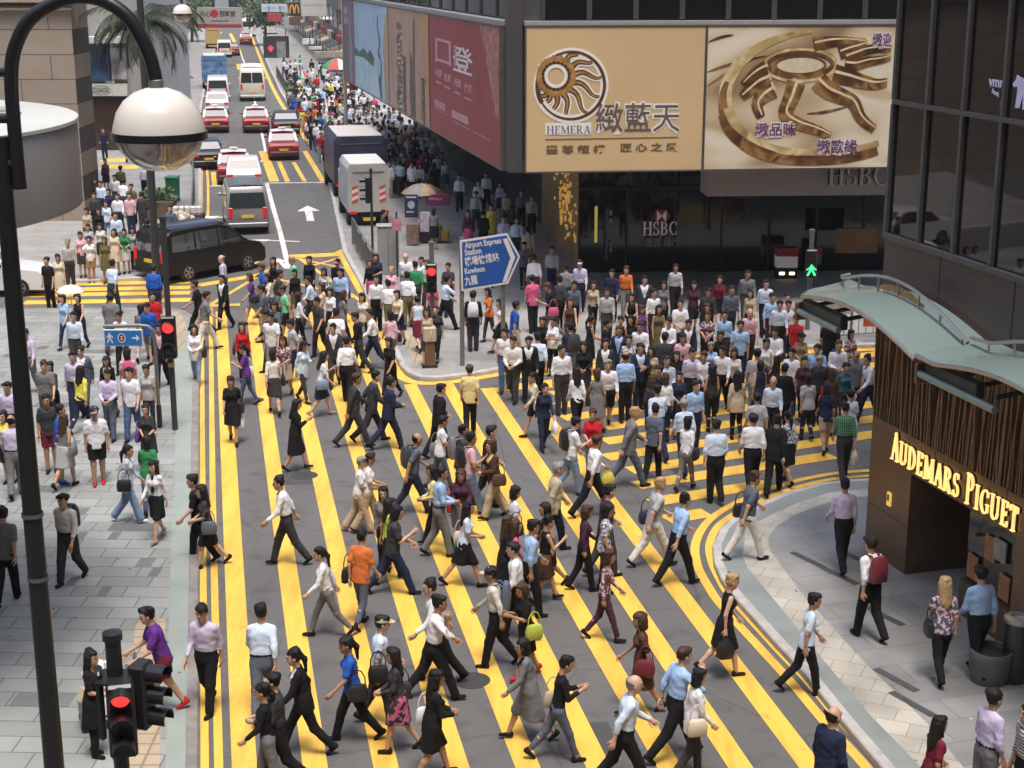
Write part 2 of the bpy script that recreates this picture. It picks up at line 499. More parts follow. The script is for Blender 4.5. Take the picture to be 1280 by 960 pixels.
PAVES = []      # ground-plan polygons of raised pavements
def pavement(name, pts, m, kerb_ids=None, km=None):
    P = gpoly(pts, PVZ)
    PAVES.append([(p.x, p.y) for p in P])
    mb = MB(); mb.prism([(p.x, p.y) for p in P], -0.05, PVZ)
    tag(mb.build(name, m), kind='structure')
    if kerb_ids:
        a, b = kerb_ids
        edge = [Vector((p.x, p.y, 0)) for p in P[a:b + 1]]
        kb = MB()
        rings = []
        c = sum((Vector((p.x, p.y, 0)) for p in P), Vector()) / len(P)
        for i, p in enumerate(edge):
            d = (edge[min(i + 1, len(edge) - 1)] - edge[max(i - 1, 0)]).normalized()
            n = Vector((-d.y, d.x, 0))
            # outward side
            t = p + n * 0.3
            inside = pip(t.x, t.y, PAVES[-1])
            if inside: n = -n
            rings.append([p + n * 0.002 + Vector((0, 0, -0.04)), p + n * 0.17 + Vector((0, 0, -0.04)), p + n * 0.17 + Vector((0, 0, PVZ - 0.02)),
                          p + n * 0.15 + Vector((0, 0, PVZ + 0.003)), p + n * 0.002 + Vector((0, 0, PVZ + 0.003))])
        kb.loft(rings)
        tag(kb.build('kerb', km or KERB), kind='structure')

def pip(x, y, poly):
    r = False; n = len(poly); j = n - 1
    for i in range(n):
        xi, yi = poly[i]; xj, yj = poly[j]
        if (yi > y) != (yj > y) and x < (xj - xi) * (y - yi) / (yj - yi) + xi: r = not r
        j = i
    return r

PL = [(-400, 389), (0, 387), (200, 385), (224, 388), (236, 396), (241, 410), (241.5, 450), (239.5, 540), (238, 620), (236, 740), (234, 860), (232, 960), (229, 1120), (-400, 1120)]
pavement('pavement', PL, PAV_L, (0, 12), mat('worn dark kerb', (0.22, 0.205, 0.19), 0.85, 0, 0.25, 3))
PRP = [(1300, 582), (1140, 594), (1099, 600), (1065, 602), (1031, 606), (988, 618), (956, 632), (929, 645), (911, 661), (902, 681), (904, 702), (913, 722), (927, 741), (980, 799), (1020, 841), (1062, 893), (1120, 960), (1250, 1110), (1900, 1110), (1900, 582)]
pavement('pavement', PRP, PAV_R, (1, 17))
PCP = [(318, 35), (323, 50), (331, 68), (341, 90), (353, 115), (373, 145), (396, 178), (409, 205), (420, 250), (434, 313), (444, 331), (454, 348), (472, 385), (491, 420), (501, 442), (508, 456), (517, 464), (530, 469), (549, 469), (585, 465), (620, 459), (680, 451), (740, 444), (800, 440), (860, 437), (960, 432), (1097, 428), (1250, 424), (1700, 405), (1700, 140), (700, 90), (420, 52), (345, 34)]
pavement('pavement', PCP, PAV_C, (0, 27))
PFP = [(-400, 354), (20, 351), (100, 349), (185, 345), (215, 339), (234, 325), (243, 308), (247, 285), (248, 250), (248, 215), (246, 190), (247, 160), (250, 130), (256, 100), (264, 70), (276, 40), (270, 34), (150, 42), (-400, 150)]
pavement('pavement', PFP, PAV_C, (0, 15))

def sheet(name, pts, m, z, dens=False):
    mb = MB(); P = gpoly(pts, z)
    a = sum(P[i].x * P[(i + 1) % len(P)].y - P[(i + 1) % len(P)].x * P[i].y for i in range(len(P)))
    mb.poly(P if a > 0 else P[::-1])
    return tag(mb.build(name, m), kind='structure')

# surface bands of the pavements
sheet('paving_band', [(213, 400), (240.5, 412), (241, 450), (239, 540), (237.5, 620), (235.5, 740), (233.5, 860), (231.5, 960), (229, 1110), (203, 1110), (207, 960), (212, 740), (219, 560), (222, 480), (214, 440)], PALEB, PVZ + 0.004)
sheet('paving_band', [(205, 388), (226, 391), (232, 402), (231, 436), (214, 438), (206, 410)], TACT, PVZ + 0.010)
sheet('paving_band', [(169, 775), (207, 773), (203, 870), (199, 960), (196, 1060), (150, 1060), (158, 960)], TACT, PVZ + 0.010)
sheet('paving_band', [(500, 414), (510, 412), (536, 452), (520, 459)], TACT, PVZ + 0.006)
ring_o = PRP[2:18]
ring_i = [(1282, 960 + 150), (1152, 960), (1087, 893), (1040, 838), (1005, 795), (968, 750), (934, 709), (928, 694), (932, 668), (945, 654), (968, 641), (998, 628), (1035, 616), (1068, 612), (1099, 609)]
sheet('paving_band', ring_o + ring_i, BAND, PVZ + 0.004)
cr_i = [(1345, 1110), (1205, 960), (1160, 905), (1075, 822), (1000, 739), (962, 687), (960, 672), (972, 657), (998, 642), (1035, 628), (1068, 622), (1099, 619)]
sheet('paving_band', ring_i[::-1] + cr_i[:1] + cr_i[1:], CREAM, PVZ + 0.006)
# gutters
def strip(name, line, w, m, z, side=0.0):
    """a band of width w metres along a pixel line; side shifts it sideways (metres)"""
    P = [G(x, y, 0) for x, y in line]
    L, Rr = [], []
    for i, p in enumerate(P):
        d = (P[min(i + 1, len(P) - 1)] - P[max(i - 1, 0)]); d.z = 0; d.normalize()
        n = Vector((-d.y, d.x, 0))
        L.append(p + n * (side + w / 2)); Rr.append(p + n * (side - w / 2))
    mb = MB()
    for i in range(len(P) - 1):
        q = [Rr[i], Rr[i + 1], L[i + 1], L[i]]
        q = [Vector((a.x, a.y, z)) for a in q]
        mb.quad(*q)
    return tag(mb.build(name, m), kind='structure')

def smooth_line(pts, n=6):
    out = []
    for i in range(len(pts) - 1):
        p0 = pts[max(i - 1, 0)]; p1 = pts[i]; p2 = pts[i + 1]; p3 = pts[min(i + 2, len(pts) - 1)]
        for k in range(n):
            t = k / n
            out.append(tuple(0.5 * ((2 * p1[j]) + (-p0[j] + p2[j]) * t + (2 * p0[j] - 5 * p1[j] + 4 * p2[j] - p3[j]) * t * t + (-p0[j] + 3 * p1[j] - 3 * p2[j] + p3[j]) * t ** 3) for j in (0, 1)))
    out.append(pts[-1])
    return out
sheet('gutter', [(244, 400), (250, 400), (250.5, 620), (250, 960), (249, 1110), (234, 1110), (236, 960), (240, 620)], GUT, 0.006)
strip('lane_marking', [(252.5, 385), (252.5, 440), (253, 540), (253.5, 620), (254.3, 740), (256, 960), (257, 1110)], 0.115, YEL, 0.010)
strip('lane_marking', [(263, 385), (264, 440), (265, 540), (266, 620), (268.3, 740), (273.5, 960), (276, 1110)], 0.125, YEL, 0.010)
# double yellow round the near right pavement
ro = smooth_line([(1099, 594), (1065, 597), (1031, 601), (988, 612), (950, 627), (918, 643), (897, 659), (887, 681), (890, 703), (901, 727), (917, 751), (968, 808), (1008, 850), (1051, 902), (1106, 962), (1230, 1110)])
ri = smooth_line([(1099, 588), (1065, 590), (1031, 594), (985, 604), (940, 620), (902, 639), (880, 658), (869, 682), (872, 708), (885, 733), (903, 759), (953, 814), (993, 858), (1035, 908), (1088, 966), (1200, 1110)])
strip('lane_marking', ro, 0.16, YEL, 0.010)
strip('lane_marking', ri, 0.17, YEL, 0.010)
# yellow line round the centre pavement corner
ce = smooth_line([(428, 318), (440, 343), (457, 373), (472, 400), (484, 436), (494, 462), (506, 474), (524, 479), (550, 479), (585, 475), (620, 469), (680, 460), (740, 453), (800, 449), (860, 446), (960, 441), (1097, 437)])
strip('lane_marking', ce, 0.30, YEL, 0.010)
# the long stripes of the near crossing
for k in range(9):
    x740 = 282 + 69.2 * k
    def xl(y): return 254 + (x740 - 254) * (y + 45) / 785.0
    y0 = [390, 386, 388, 391, 392, 481, 478, 486, 523][k]
    y1 = 1130
    a0, a1 = G(xl(y0), y0), G(xl(y1), y1)
    d = (a1 - a0).normalized(); n = Vector((-d.y, d.x, 0))
    w = 0.345
    nn = n if (a0 + n).x > a0.x else -n
    mb = MB()
    seg = 14
    for s in range(seg):
        p, q = a0.lerp(a1, s / seg), a0.lerp(a1, (s + 1) / seg)
        pts = [p, q, q + nn * w, p + nn * w]
        mb.quad(*[Vector((t.x, t.y, 0.008)) for t in pts])
    tag(mb.build('crossing_marking', YEL), kind='structure')
# bars of the right-hand crossing
vp = (5030.0, -45.0)
def bar(yc757, x0, x1, w, z=0.008):
    def yy(x): return yc757 + (vp[1] - yc757) * (x - 757) / (vp[0] - 757)
    strip('crossing_marking', [(x0, yy(x0)), ((x0 + x1) / 2, yy((x0 + x1) / 2)), (x1, yy(x1))], w, YEL, z)
for yc, x0, x1 in [(457, 640, 1130), (470, 645, 1130), (484.5, 690, 1130), (499.5, 696, 1130), (516, 703, 1130), (534, 755, 1130), (552, 755, 1130), (572, 757, 1130), (593, 787, 1130), (613, 795, 1040), (637, 813, 960), (662, 832, 884)]:
    bar(yc, x0, x1, 0.52, 0.009)
strip('crossing_marking', [(603, 489), (630, 486.5), (660, 484), (692, 482)], 0.42, YEL, 0.011)
# yellow box lines at the junction
for a, b, w in [((362, 321), (424, 318), 0.75), ((421, 318), (446, 307), 0.5), ((366, 322), (452, 340), 0.16), ((380, 335), (430, 321), 0.16), ((248, 357), (330, 343), 0.5), ((244, 383), (300, 381), 0.35),
                ((258, 384), (345, 332), 0.16), ((330, 345), (445, 372), 0.16), ((310, 330), (322, 322), 0.6), ((372, 322), (452, 377), 0.16)]:
    strip('junction_marking', [a, ((a[0] + b[0]) / 2, (a[1] + b[1]) / 2), b], w, YEL, 0.007 + 0.0006 * (int(a[0]) % 5))
# bars of the crossing over the side street
for y, h in ((354.5, 0.62), (361.5, 0.62), (368, 0.6), (377, 0.62)):
    strip('crossing_marking', [(30, y + 1.5), (120, y), (238, y - 2)], h, YEL, 0.009)
# distant crossings and lane lines
for a, b, c, d_ in [((320, 189), (332.5, 227), (337, 189), 0), ((344, 202), (353, 227), (353, 202), 0), ((363, 203), (375, 227), (371, 203), 0), ((376, 189), (397, 227), (386, 189), 0), ((396, 189), (414, 223), (406, 189), 0),
                    ((262, 215), (262, 233), (271, 215), 0), ((300, 188), (304, 200), (309, 188), 0)]:
    pa, pb, pc = G(*a), G(*b), G(*c)
    w = abs(pc.x - pa.x) * 0.62
    strip('crossing_marking', [(a[0] + (c[0] - a[0]) / 2, a[1]), (b[0] + (c[0] - a[0]) / 2 + 2, b[1])], w, YEL, 0.009)
strip('stop_line', [(330, 229), (375, 228.5), (418, 228)], 0.28, WHT, 0.010)
strip('stop_line', [(262, 233), (292, 232)], 0.28, WHT, 0.010)
strip('lane_marking', smooth_line([(333, 228), (341, 258), (350, 290), (361, 336)]), 0.2, WHT, 0.010)
strip('lane_marking', [(329, 250), (334, 274)], 0.14, WHT, 0.010)
strip('lane_marking', smooth_line([(297, 54), (303, 72), (310, 92), (318, 125), (327, 165), (332, 190)]), 0.16, WHT, 0.010)
strip('lane_marking', smooth_line([(253, 195), (252, 230), (252, 275), (252, 300)]), 0.12, YEL, 0.010)
strip('lane_marking', smooth_line([(258, 200), (260, 230), (260, 265), (259, 285)]), 0.12, YEL, 0.010)
strip('lane_marking', smooth_line([(312, 40), (321, 62), (333, 92), (345, 118), (362, 146), (384, 176)]), 0.3, YEL, 0.010)
for x in (299, 308, 317, 326):
    strip('crossing_marking', [(x, 80), (x + 2, 87)], 0.7, YEL, 0.009)
strip('lane_marking', [(288, 42), (296, 58), (300, 66)], 0.5, YEL, 0.012)
# traffic arrow pointing up the street
def arrow(cx, cy, s, col, M2=(0.0, 1.0)):
    o = G(cx, cy); d = Vector((M2[0], M2[1], 0)).normalized(); n = Vector((d.y, -d.x, 0))
    P = [(-.13, -1.9), (.13, -1.9), (.13, .35), (.42, .35), (0, 1.7), (-.42, .35), (-.13, .35)]
    mb = MB(); mb.poly([Vector((*(o + n * a * s + d * b * s).xy, 0.011)) for a, b in P])
    tag(mb.build('arrow_marking', WHT), kind='structure')
arrow(386, 266, 1.25, WHT, (-0.16, 1))
arrow(281, 272, 1.0, WHT, (-1, 0.1))
arrow(341, 301, 0.6, WHT, (-1, 0.2))
arrow(352, 329, 0.6, WHT, (-.3, 1))
# side street crossing far behind
strip('crossing_marking', [(128, 203), (176, 203)], 1.7, YEL, PVZ + 0.006)
strip('crossing_marking', [(128, 211.5), (176, 211.5)], 1.7, YEL, PVZ + 0.006)
# drain covers and patches in the asphalt
PATCH = mat('newer asphalt patch', (0.062, 0.062, 0.064), 0.9, 0, 0.15, 8)
IRON = mat('cast iron', (0.09, 0.088, 0.085), 0.6, 0.6, 0.2, 20)
for pts in ([(352, 590), (388, 588), (393, 604), (357, 606)], [(520, 640), (556, 636), (566, 676), (528, 681)], [(690, 905), (760, 902), (775, 940), (700, 944)]):
    sheet('asphalt_patch', pts, PATCH, 0.005)
for x, y, w in ((381, 594, 9), (316, 500, 7), (590, 850, 12), (720, 560, 8)):
    p = G(x, y, 0.012); mb = MB()
    mb.lathe([(0.0, 0.004), (0.27, 0.004), (0.29, 0.0)], (p.x, p.y, 0.008), 20)
    tag(mb.build('manhole_cover', IRON), kind='structure')
for x, y in ((1050, 720), (1105, 770), (1010, 700), (1120, 850), (1140, 880), (1075, 700)):
    mb = MB(); p = G(x, y, PVZ)
    a = R(-60)
    mb.box((p.x, p.y, PVZ + 0.006), (0.9, 0.14, 0.004), a)
    tag(mb.build('paving_grate', mat('dark drain grate', (0.09, 0.09, 0.09), 0.6, 0.3)), kind='structure')

# odd darker slabs, gum spots and scraps on the near pavement
rnd = random.Random(17)
DS = [mat('darker slab %d' % i, c_, 0.75, 0, 0.12, 3) for i, c_ in enumerate([(0.125, 0.135, 0.13), (0.15, 0.16, 0.155)])]
GUM = mat('old gum spot', (0.10, 0.10, 0.10), 0.8)
PAPER = mat('paper scrap', (0.6, 0.6, 0.58), 0.8)
n_ = 0
while n_ < 46:
    x, y = rnd.uniform(-14, -4.4), rnd.uniform(17.5, 44)
    y = round(y / 0.46) * 0.46 + 0.03
    if not pip(x, y, PAVES[0]) or PX((x, y, PVZ))[0] > 196 or (PX((x, y, PVZ))[1] > 740 and PX((x, y, PVZ))[0] > 140): continue
    w = rnd.choice([0.18, 0.3, 0.9]); mb = MB(); mb.box((x, y, PVZ - 0.0005), (w, 0.44, 0.006), R(-2))
    tag(mb.build('paving_slab', DS[n_ % 2]), kind='structure'); n_ += 1
mb = MB(); m2_ = MB()
for i in range(420):
    x, y = rnd.uniform(-14, 13), rnd.uniform(17.5, 46); z = None
    if pip(x, y, PAVES[0]) or pip(x, y, PAVES[1]): z = PVZ + 0.0085
    if z is None: continue
    r_ = rnd.uniform(.015, .04); k_ = m2_ if i % 23 == 0 else mb
    k_.poly([(x + r_ * math.cos(t * .9), y + r_ * math.sin(t * .9), z) for t in range(7)])
tag(mb.build('gum_spots', GUM), kind='stuff'); tag(m2_.build('litter', PAPER), kind='stuff')
# ================================================================== BUILDINGS
DKG = glass_dark('dark shopfront glass', (0.010, 0.010, 0.011), 0.04, 0.55)
TINT = glass_dark('bronze tinted glass', (0.010, 0.007, 0.006), 0.02, 0.5)
DKM = mat('dark bronze metal', (0.045, 0.040, 0.038), 0.45, 0.6, 0.1, 3)
GREYP = mat('grey painted metal panel', (0.10, 0.10, 0.105), 0.5, 0.3, 0.1, 2)
TAUPE = mat('taupe cladding', (0.42, 0.36, 0.32), 0.55, 0.1, 0.06, 1)
STEEL = mat('brushed steel', (0.50, 0.49, 0.47), 0.3, 0.9, 0.1, 8)
BLACKP = mat('black gloss paint', (0.016, 0.016, 0.018), 0.35, 0.0, 0.15, 5)
BRONZE = mat('bronze cladding', (0.19, 0.118, 0.070), 0.38, 0.55, 0.15, 1.5)
GOLD = mat('polished gold', (0.62, 0.40, 0.13), 0.3, 0.85, 0.2, 6)
LEDG = mat('lit gold letters', (1.0, 0.66, 0.22), 0.4, 0.0, 0.05, 3, emit=0.55)

def street_dir(vx, vy=-45.0):
    d = ray(vx, vy); d.z = 0
    return d.normalized()

# ---- corner building with the billboards
C0 = AY(638, 400, 47.4); C0.z = 0
CF = AY(1300, 208, 49.2); CF.z = 0                 # far right end of the front
CL = G(432, 98, 4.65); CL.z = 0                    # far end of the street side
fd = (CF - C0).normalized(); ld = (CL - C0).normalized()
fn = Vector((fd.y, -fd.x, 0)); ln = Vector((-ld.y, ld.x, 0))
if ln.x > 0: ln = -ln
ZB, ZT = 4.65, 8.98
bank = empty('bank_building', C0, 0, 'dark corner bank building whose overhanging upper floors carry the big billboards', 'building')
def rel(o, p): return Vector(p) - Vector(o)
def wl(p): return Vector(p) - C0
mb = MB()     # overhanging floors
FAR = CL + (CF - C0) + fd * 5
poly = [C0, CF, CF + ld * 40, CL]
poly = [wl(p) for p in poly]
mb.prism([(p.x, p.y) for p in poly], ZB, ZB + 0.35)
mb.build('soffit', mat('dark soffit', (0.05, 0.048, 0.046), 0.7), bank)
ins = [wl(C0 + fd * 0.45 + ld * 0.45), wl(CF + ld * 0.45), wl(CF + ld * 40), wl(CL + fd * 0.45)]
mb = MB(); mb.prism([(p.x, p.y) for p in ins], ZB + 0.352, 46.0)
mb.build('upper_wall', GREYP, bank)
# corner pier strip and ledge over the billboards
mb = MB(); M = frame((0, 0, 0), fd, (0, 0, 1))
c = wl(C0 + ln * 0.03 + fn * 0.02)
mb.prism([(c + q).to_2d()[:] for q in (Vector(), fd * 0.40, fd * 0.40 + ld * 0.5, ld * 0.62)], ZB - 0.02, 14)
mb.build('corner_pier', mat('grey corner strip', (0.085, 0.08, 0.085), 0.5, 0.3), bank)
mb = MB()
mb.prism([wl(C0 + fd * 0.42 - fn * 0.0).to_2d()[:], wl(CF).to_2d()[:], wl(CF - fn * 0.44).to_2d()[:], wl(C0 + fd * 0.42 - fn * 0.44).to_2d()[:]], ZT + 0.02, ZT + 0.16)
mb.prism([wl(C0 + ld * 0.64).to_2d()[:], wl(CL).to_2d()[:], wl(CL - ln * 0.44).to_2d()[:], wl(C0 + ld * 0.64 - ln * 0.44).to_2d()[:]], ZT + 0.0, ZT + 0.14)
mb.build('ledge', mat('pale concrete ledge', (0.30, 0.30, 0.29), 0.8), bank)
# window bands above the billboards
def facade_windows(parent, o, d, n, z0, z1, width, k, gap, m, fm, name='window', depth=0.06, wlf=None):
    step = width / k
    for i in range(k):
        a = o + d * (i * step + gap / 2) + n * 0.012
        b = o + d * ((i + 1) * step - gap / 2) + n * 0.012
        w = MB(); w.quad(a + Vector((0, 0, z0)), b + Vector((0, 0, z0)), b + Vector((0, 0, z1)), a + Vector((0, 0, z1)))
        wo_ = w.build(name, m, parent)
        f = MB()
        for p, q in ((a, a - d * gap * 0.5), (b, b + d * gap * 0.5)):
            f.prism([p.to_2d()[:], q.to_2d()[:], (q + n * depth).to_2d()[:], (p + n * depth).to_2d()[:]], z0, z1)
        f.build('frame', fm, wo_)
MULL = mat('window mullion grey', (0.095, 0.098, 0.10), 0.45, 0.4, 0.08, 4)
facade_windows(bank, wl(C0 + fd * 1.0 - fn * 0.36), fd, fn, ZT + 0.2, ZT + 3.2, (CF - C0).length - 1.2, 11, 0.16, DKG, MULL)
facade_windows(bank, wl(C0 + ld * 1.0 - ln * 0.36), ld, ln, ZT + 0.2, ZT + 3.2, (CL - C0).length - 1.2, 16, 0.22, DKG, MULL)
# recessed ground floor: glass banking hall front, marble flank, back walls
GY = 54.5
a = AY(723, 345, GY); a.z = 0
b = AY(1250, 345, GY + 0.6); b.z = 0
hallw = MB()
aa, bb = wl(a), wl(b)
hallw.prism([aa.to_2d()[:], bb.to_2d()[:], (bb + Vector((0, 0.3, 0))).to_2d()[:], (aa + Vector((0, 0.3, 0))).to_2d()[:]], 0.1, ZB)
hallw.build('glass_wall', DKG, bank)
hd = (b - a).normalized(); hn = Vector((hd.y, -hd.x, 0))
n_m = 9
for i in range(n_m + 1):
    f = MB(); p = aa + hd * ((b - a).length * i / n_m) + hn * 0.03
    f.box((p.x, p.y, 0.1 + (ZB - 0.1) / 2), (0.07, 0.07, ZB - 0.12), math.atan2(hd.y, hd.x))
    f.build('mullion', DKM, bank)
f = MB()
p = aa + hd * ((b - a).length / 2) + hn * 0.045
f.box((p.x, p.y, 3.15), ((b - a).length, 0.10, 0.12), math.atan2(hd.y, hd.x))
f.build('transom', DKM, bank)
# gilt flank wall of the shop beside the bank
gw0 = AY(677, 285, 65.0); gw0.z = 0
gw1 = a + Vector((0, 0.32, 0)); gw1.z = 0
gdv = (gw1 - gw0).normalized(); gn = Vector((gdv.y, -gdv.x, 0))
if gn.x > 0: gn = -gn
g = MB(); p, q = wl(gw0), wl(gw1)
g.prism([p.to_2d()[:], q.to_2d()[:], (q - gn * 0.4).to_2d()[:], (p - gn * 0.4).to_2d()[:]], 0.1, ZB)
g.build('shop_flank', mat('gilt wall panel', (0.40, 0.25, 0.10), 0.45, 0.3, 0.3, 1.2), bank)
g = MB(); p = wl(gw0); q = wl(gw0 + Vector((-0.5, 0, 0)) + ld * 30)
g.prism([p.to_2d()[:], q.to_2d()[:], (q + Vector((0.4, 0, 0))).to_2d()[:], (p + Vector((0.4, 0, 0))).to_2d()[:]], 0.1, ZB)
g.build('back_wall', mat('dark marble', (0.03, 0.026, 0.024), 0.25, 0, 0.3, 1.0), bank)
# lit display in the gilt flank
g = MB(); rnd = random.Random(4)
for i in range(90):
    t = min(.96, max(.3, rnd.gauss(.68, .13))); z = min(3.7, max(.8, rnd.gauss(2.3, .75)))
    pp = wl(gw0.lerp(gw1, t)) + gn * 0.03
    s = rnd.uniform(0.05, 0.17)
    g.box((pp.x, pp.y, z), (s, 0.05, s * rnd.uniform(0.6, 1.6)), math.atan2(gdv.y, gdv.x))
g.build('gilt_display', mat('lit gilt ornament', (0.62, 0.34, 0.08), 0.3, 0.6, 0.4, 5, emit=0.25), bank)
# slim lit strips by the bank entrance
for px, y0, y1, col, nm in ((745, 258, 303, (0.55, 0.43, 0.10), 'light_strip'), (758, 262, 325, (0.12, 0.14, 0.16), 'door_post')):
    p = AY(px, (y0 + y1) / 2, GY - 0.12); z0 = AY(px, y1, GY - 0.12).z; z1 = AY(px, y0, GY - 0.12).z
    f = MB(); f.box(wl((p.x, p.y, (z0 + z1) / 2)), (0.10, 0.06, z1 - z0))
    f.build(nm, mat('strip ' + nm, col, 0.4, 0, 0.1, 3, emit=0.25 if nm == 'light_strip' else 0), bank)
f = MB()
for y in (266, 276, 305, 312):
    p = AY(763.5, y, GY - 0.1); f.box(wl(p), (0.10, 0.02, 0.16))
f.build('door_lettering', mat('white vinyl', (0.5, 0.5, 0.5), 0.5), bank)
# HSBC sign on the glass wall
def hexagon(mb_r, mb_w, M, w, h):
    X, Y = w / 2, h / 2
    def P(*pts): return [M @ Vector((x * X, y * Y, z)) for x, y, z in pts]
    mb_w.add(P((-1, 1, .0), (1, 1, .0), (1, -1, .0), (-1, -1, .0)), [(3, 2, 1, 0)])
    z = .006
    mb_r.add(P((-1, 1, z), (0, 0, z), (1, 1, z)), [(0, 1, 2)])
    mb_r.add(P((-1, -1, z), (1, -1, z), (0, 0, z)), [(0, 1, 2)])
    mb_r.add(P((-1, 1, z), (-1.9, 0, z), (-1, -1, z)), [(0, 1, 2)])
    mb_r.add(P((1, 1, z), (1, -1, z), (1.9, 0, z)), [(0, 1, 2)])
HRED = mat('bank red', (0.50, 0.02, 0.03), 0.4)
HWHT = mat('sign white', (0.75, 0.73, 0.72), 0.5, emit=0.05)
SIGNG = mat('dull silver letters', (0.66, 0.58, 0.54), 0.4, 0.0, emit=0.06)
sp = AY(827, 270, GY - 0.10)
sgn = empty('bank_sign', (sp.x, sp.y, sp.z), 0, 'red and white bow tie emblem over silver bank letters on dark glass', 'sign')
mr, mw = MB(), MB()
Mx = frame((0, 0, 0), fd, (0, 0, 1))
hexagon(mr, mw, Mx, 0.34, 0.42)
mw.build('emblem_ground', HWHT, sgn); mr.build('emblem', HRED, sgn)
ms = MB()
sl_ = AY(803, 294, GY - 0.10)
serif_text(ms, frame((sl_.x - sp.x, 0, sl_.z - sp.z), fd, (0, 0, 1)), 'HSBC', 0.47, 1.28, 0.03, bold=1.1)
ms.build('lettering', SIGNG, sgn)
ms = MB(); cp = AY(827.5, 303.5, GY - 0.10)
add_text(ms, frame((cp.x - sp.x, 0, cp.z - sp.z), fd, (0, 0, 1)), '滙豐 銀行', 0.33, 1.22, 0.004)
ms.build('lettering', mat('dim silver letters', (0.45, 0.40, 0.38), 0.5), sgn)
# hanging fascia with HSBC over the crossing
f0 = AY(884, 228, 49.0); f1 = AY(1300, 228, 49.6)
za, zb = AY(884, 212, 49.0).z, AY(884, 245.5, 49.0).z
f = MB(); p0, p1 = Vector((f0.x, f0.y, 0)), Vector((f1.x, f1.y, 0)); dd = (p1 - p0).normalized(); nn = Vector((dd.y, -dd.x, 0))
f.prism([p.to_2d()[:] for p in (p0, p1, p1 - nn * 1.2, p0 - nn * 1.2)], zb, min(za, ZB - 0.01))
fas = empty('fascia_sign', (0, 0, 0), 0, 'taupe fascia hanging under the billboard with large silver bank letters', 'sign')
f.build('panel', TAUPE, fas)
ms = MB(); q = AY(1034, 231.5, 49.0)
serif_text(ms, frame((q.x, q.y - 0.05, q.z), dd, (0, 0, 1)), 'HSBC', 0.63, 1.95, 0.10, bold=1.0)
ms.build('lettering', mat('pale silver letters', (0.62, 0.60, 0.57), 0.4, 0.1), fas)
ms = MB()
serif_text(ms, frame((q.x, q.y - 0.02, q.z), dd, (0, 0, 1)), 'HSBC', 0.63, 1.95, 0.03, bold=1.9)
ms.build('lettering_backing', BLACKP, fas)
# cash machine and side panels under the fascia
am = empty('cash_machine', (0, 0, 0), 0, 'cash machine alcove with red and white header and two small lamps', 'cash machine')
p = AY(979, 400, 53.6); zz = [AY(979, y, 53.6).z for y in (309, 319, 333, 340, 345, 398)]
f = MB(); f.box((p.x, p.y, (zz[5] + zz[2]) / 2), (0.72, 0.5, zz[2] - zz[5])); f.build('cabinet', BLACKP, am)
f = MB(); f.box((p.x, p.y - 0.02, (zz[0] + zz[1]) / 2), (0.74, 0.5, zz[0] - zz[1])); f.build('header', HRED, am)
f = MB(); f.box((p.x, p.y - 0.01, (zz[1] + zz[2]) / 2 - 0.002), (0.74, 0.5, zz[1] - zz[2] - 0.006)); f.build('header', HWHT, am)
for dx in (-0.17, 0.18):
    f = MB(); f.box((p.x + dx, p.y - 0.27, zz[3]), (0.2, 0.05, 0.11), 0, 0.02); f.build('lamp', mat('warm lamp', (1.0, 0.72, 0.4), 0.4, emit=1.2), am)
p = AY(1021, 330, 53.9)
am2 = empty('information_panel', (0, 0, 0), 0, 'narrow panel with red header half behind the green crossing light', 'sign')
z0, z1, z2 = AY(1021, 309, 53.9).z, AY(1021, 318, 53.9).z, AY(1021, 330, 53.9).z
f = MB(); f.box((p.x, p.y, (z0 + z1) / 2), (0.3, 0.2, z0 - z1)); f.build('header', HRED, am2)
f = MB(); f.box((p.x, p.y + 0.01, (z1 + z2) / 2), (0.3, 0.2, z1 - z2 - 0.004)); f.build('panel', mat('grey panel', (0.2, 0.2, 0.2)), am2)
p0, p1 = AY(1045, 300, 52.5), AY(1097, 300, 52.5); z0, z1 = AY(1045, 316, 52.5).z, AY(1045, 286, 52.5).z
f = MB(); f.box(((p0.x + p1.x) / 2, 52.5, (z0 + z1) / 2), (p1.x - p0.x, 0.12, z1 - z0))
tag(f.build('timber_panel', mat('orange brown timber', (0.26, 0.12, 0.045), 0.5, 0, 0.2, 2)), 'orange brown hanging panel under the fascia behind the glass canopy', 'panel')

# ---- billboards
def board(name, label, o, d, w, z0, z1, n, m, frm=True):
    r_ = empty(name, (o.x, o.y, z0), 0, label, 'billboard', 'billboards on the corner building')
    b_ = MB(); M = frame((0, 0, 0), d, (0, 0, 1))
    h = z1 - z0
    b_.add([M @ Vector(p) for p in ((0, 0, 0), (w, 0, 0), (w, h, 0), (0, h, 0), (0, 0, 0.12), (w, 0, 0.12), (w, h, 0.12), (0, h, 0.12))],
           [(3, 2, 1, 0), (4, 5, 6, 7), (0, 1, 5, 4), (1, 2, 6, 5), (2, 3, 7, 6), (3, 0, 4, 7)])
    b_.build('panel', m, r_)
    fr = MB()
    for x0, y0, x1, y1 in ((-.05, -.05, w + .05, 0), (-.05, h, w + .05, h + .05), (-.05, 0, 0, h), (w, 0, w + .05, h)):
        fr.add([M @ Vector(p) for p in ((x0, y0, -.01), (x1, y0, -.01), (x1, y1, -.01), (x0, y1, -.01), (x0, y0, .14), (x1, y0, .14), (x1, y1, .14), (x0, y1, .14))],
               [(3, 2, 1, 0), (4, 5, 6, 7), (0, 1, 5, 4), (1, 2, 6, 5), (2, 3, 7, 6), (3, 0, 4, 7)])
    if frm: fr.build('frame', mat('billboard edge', (0.12, 0.11, 0.10), 0.5, 0.3), r_)
    return r_, M @ Matrix.Translation((0, 0, 0.126))

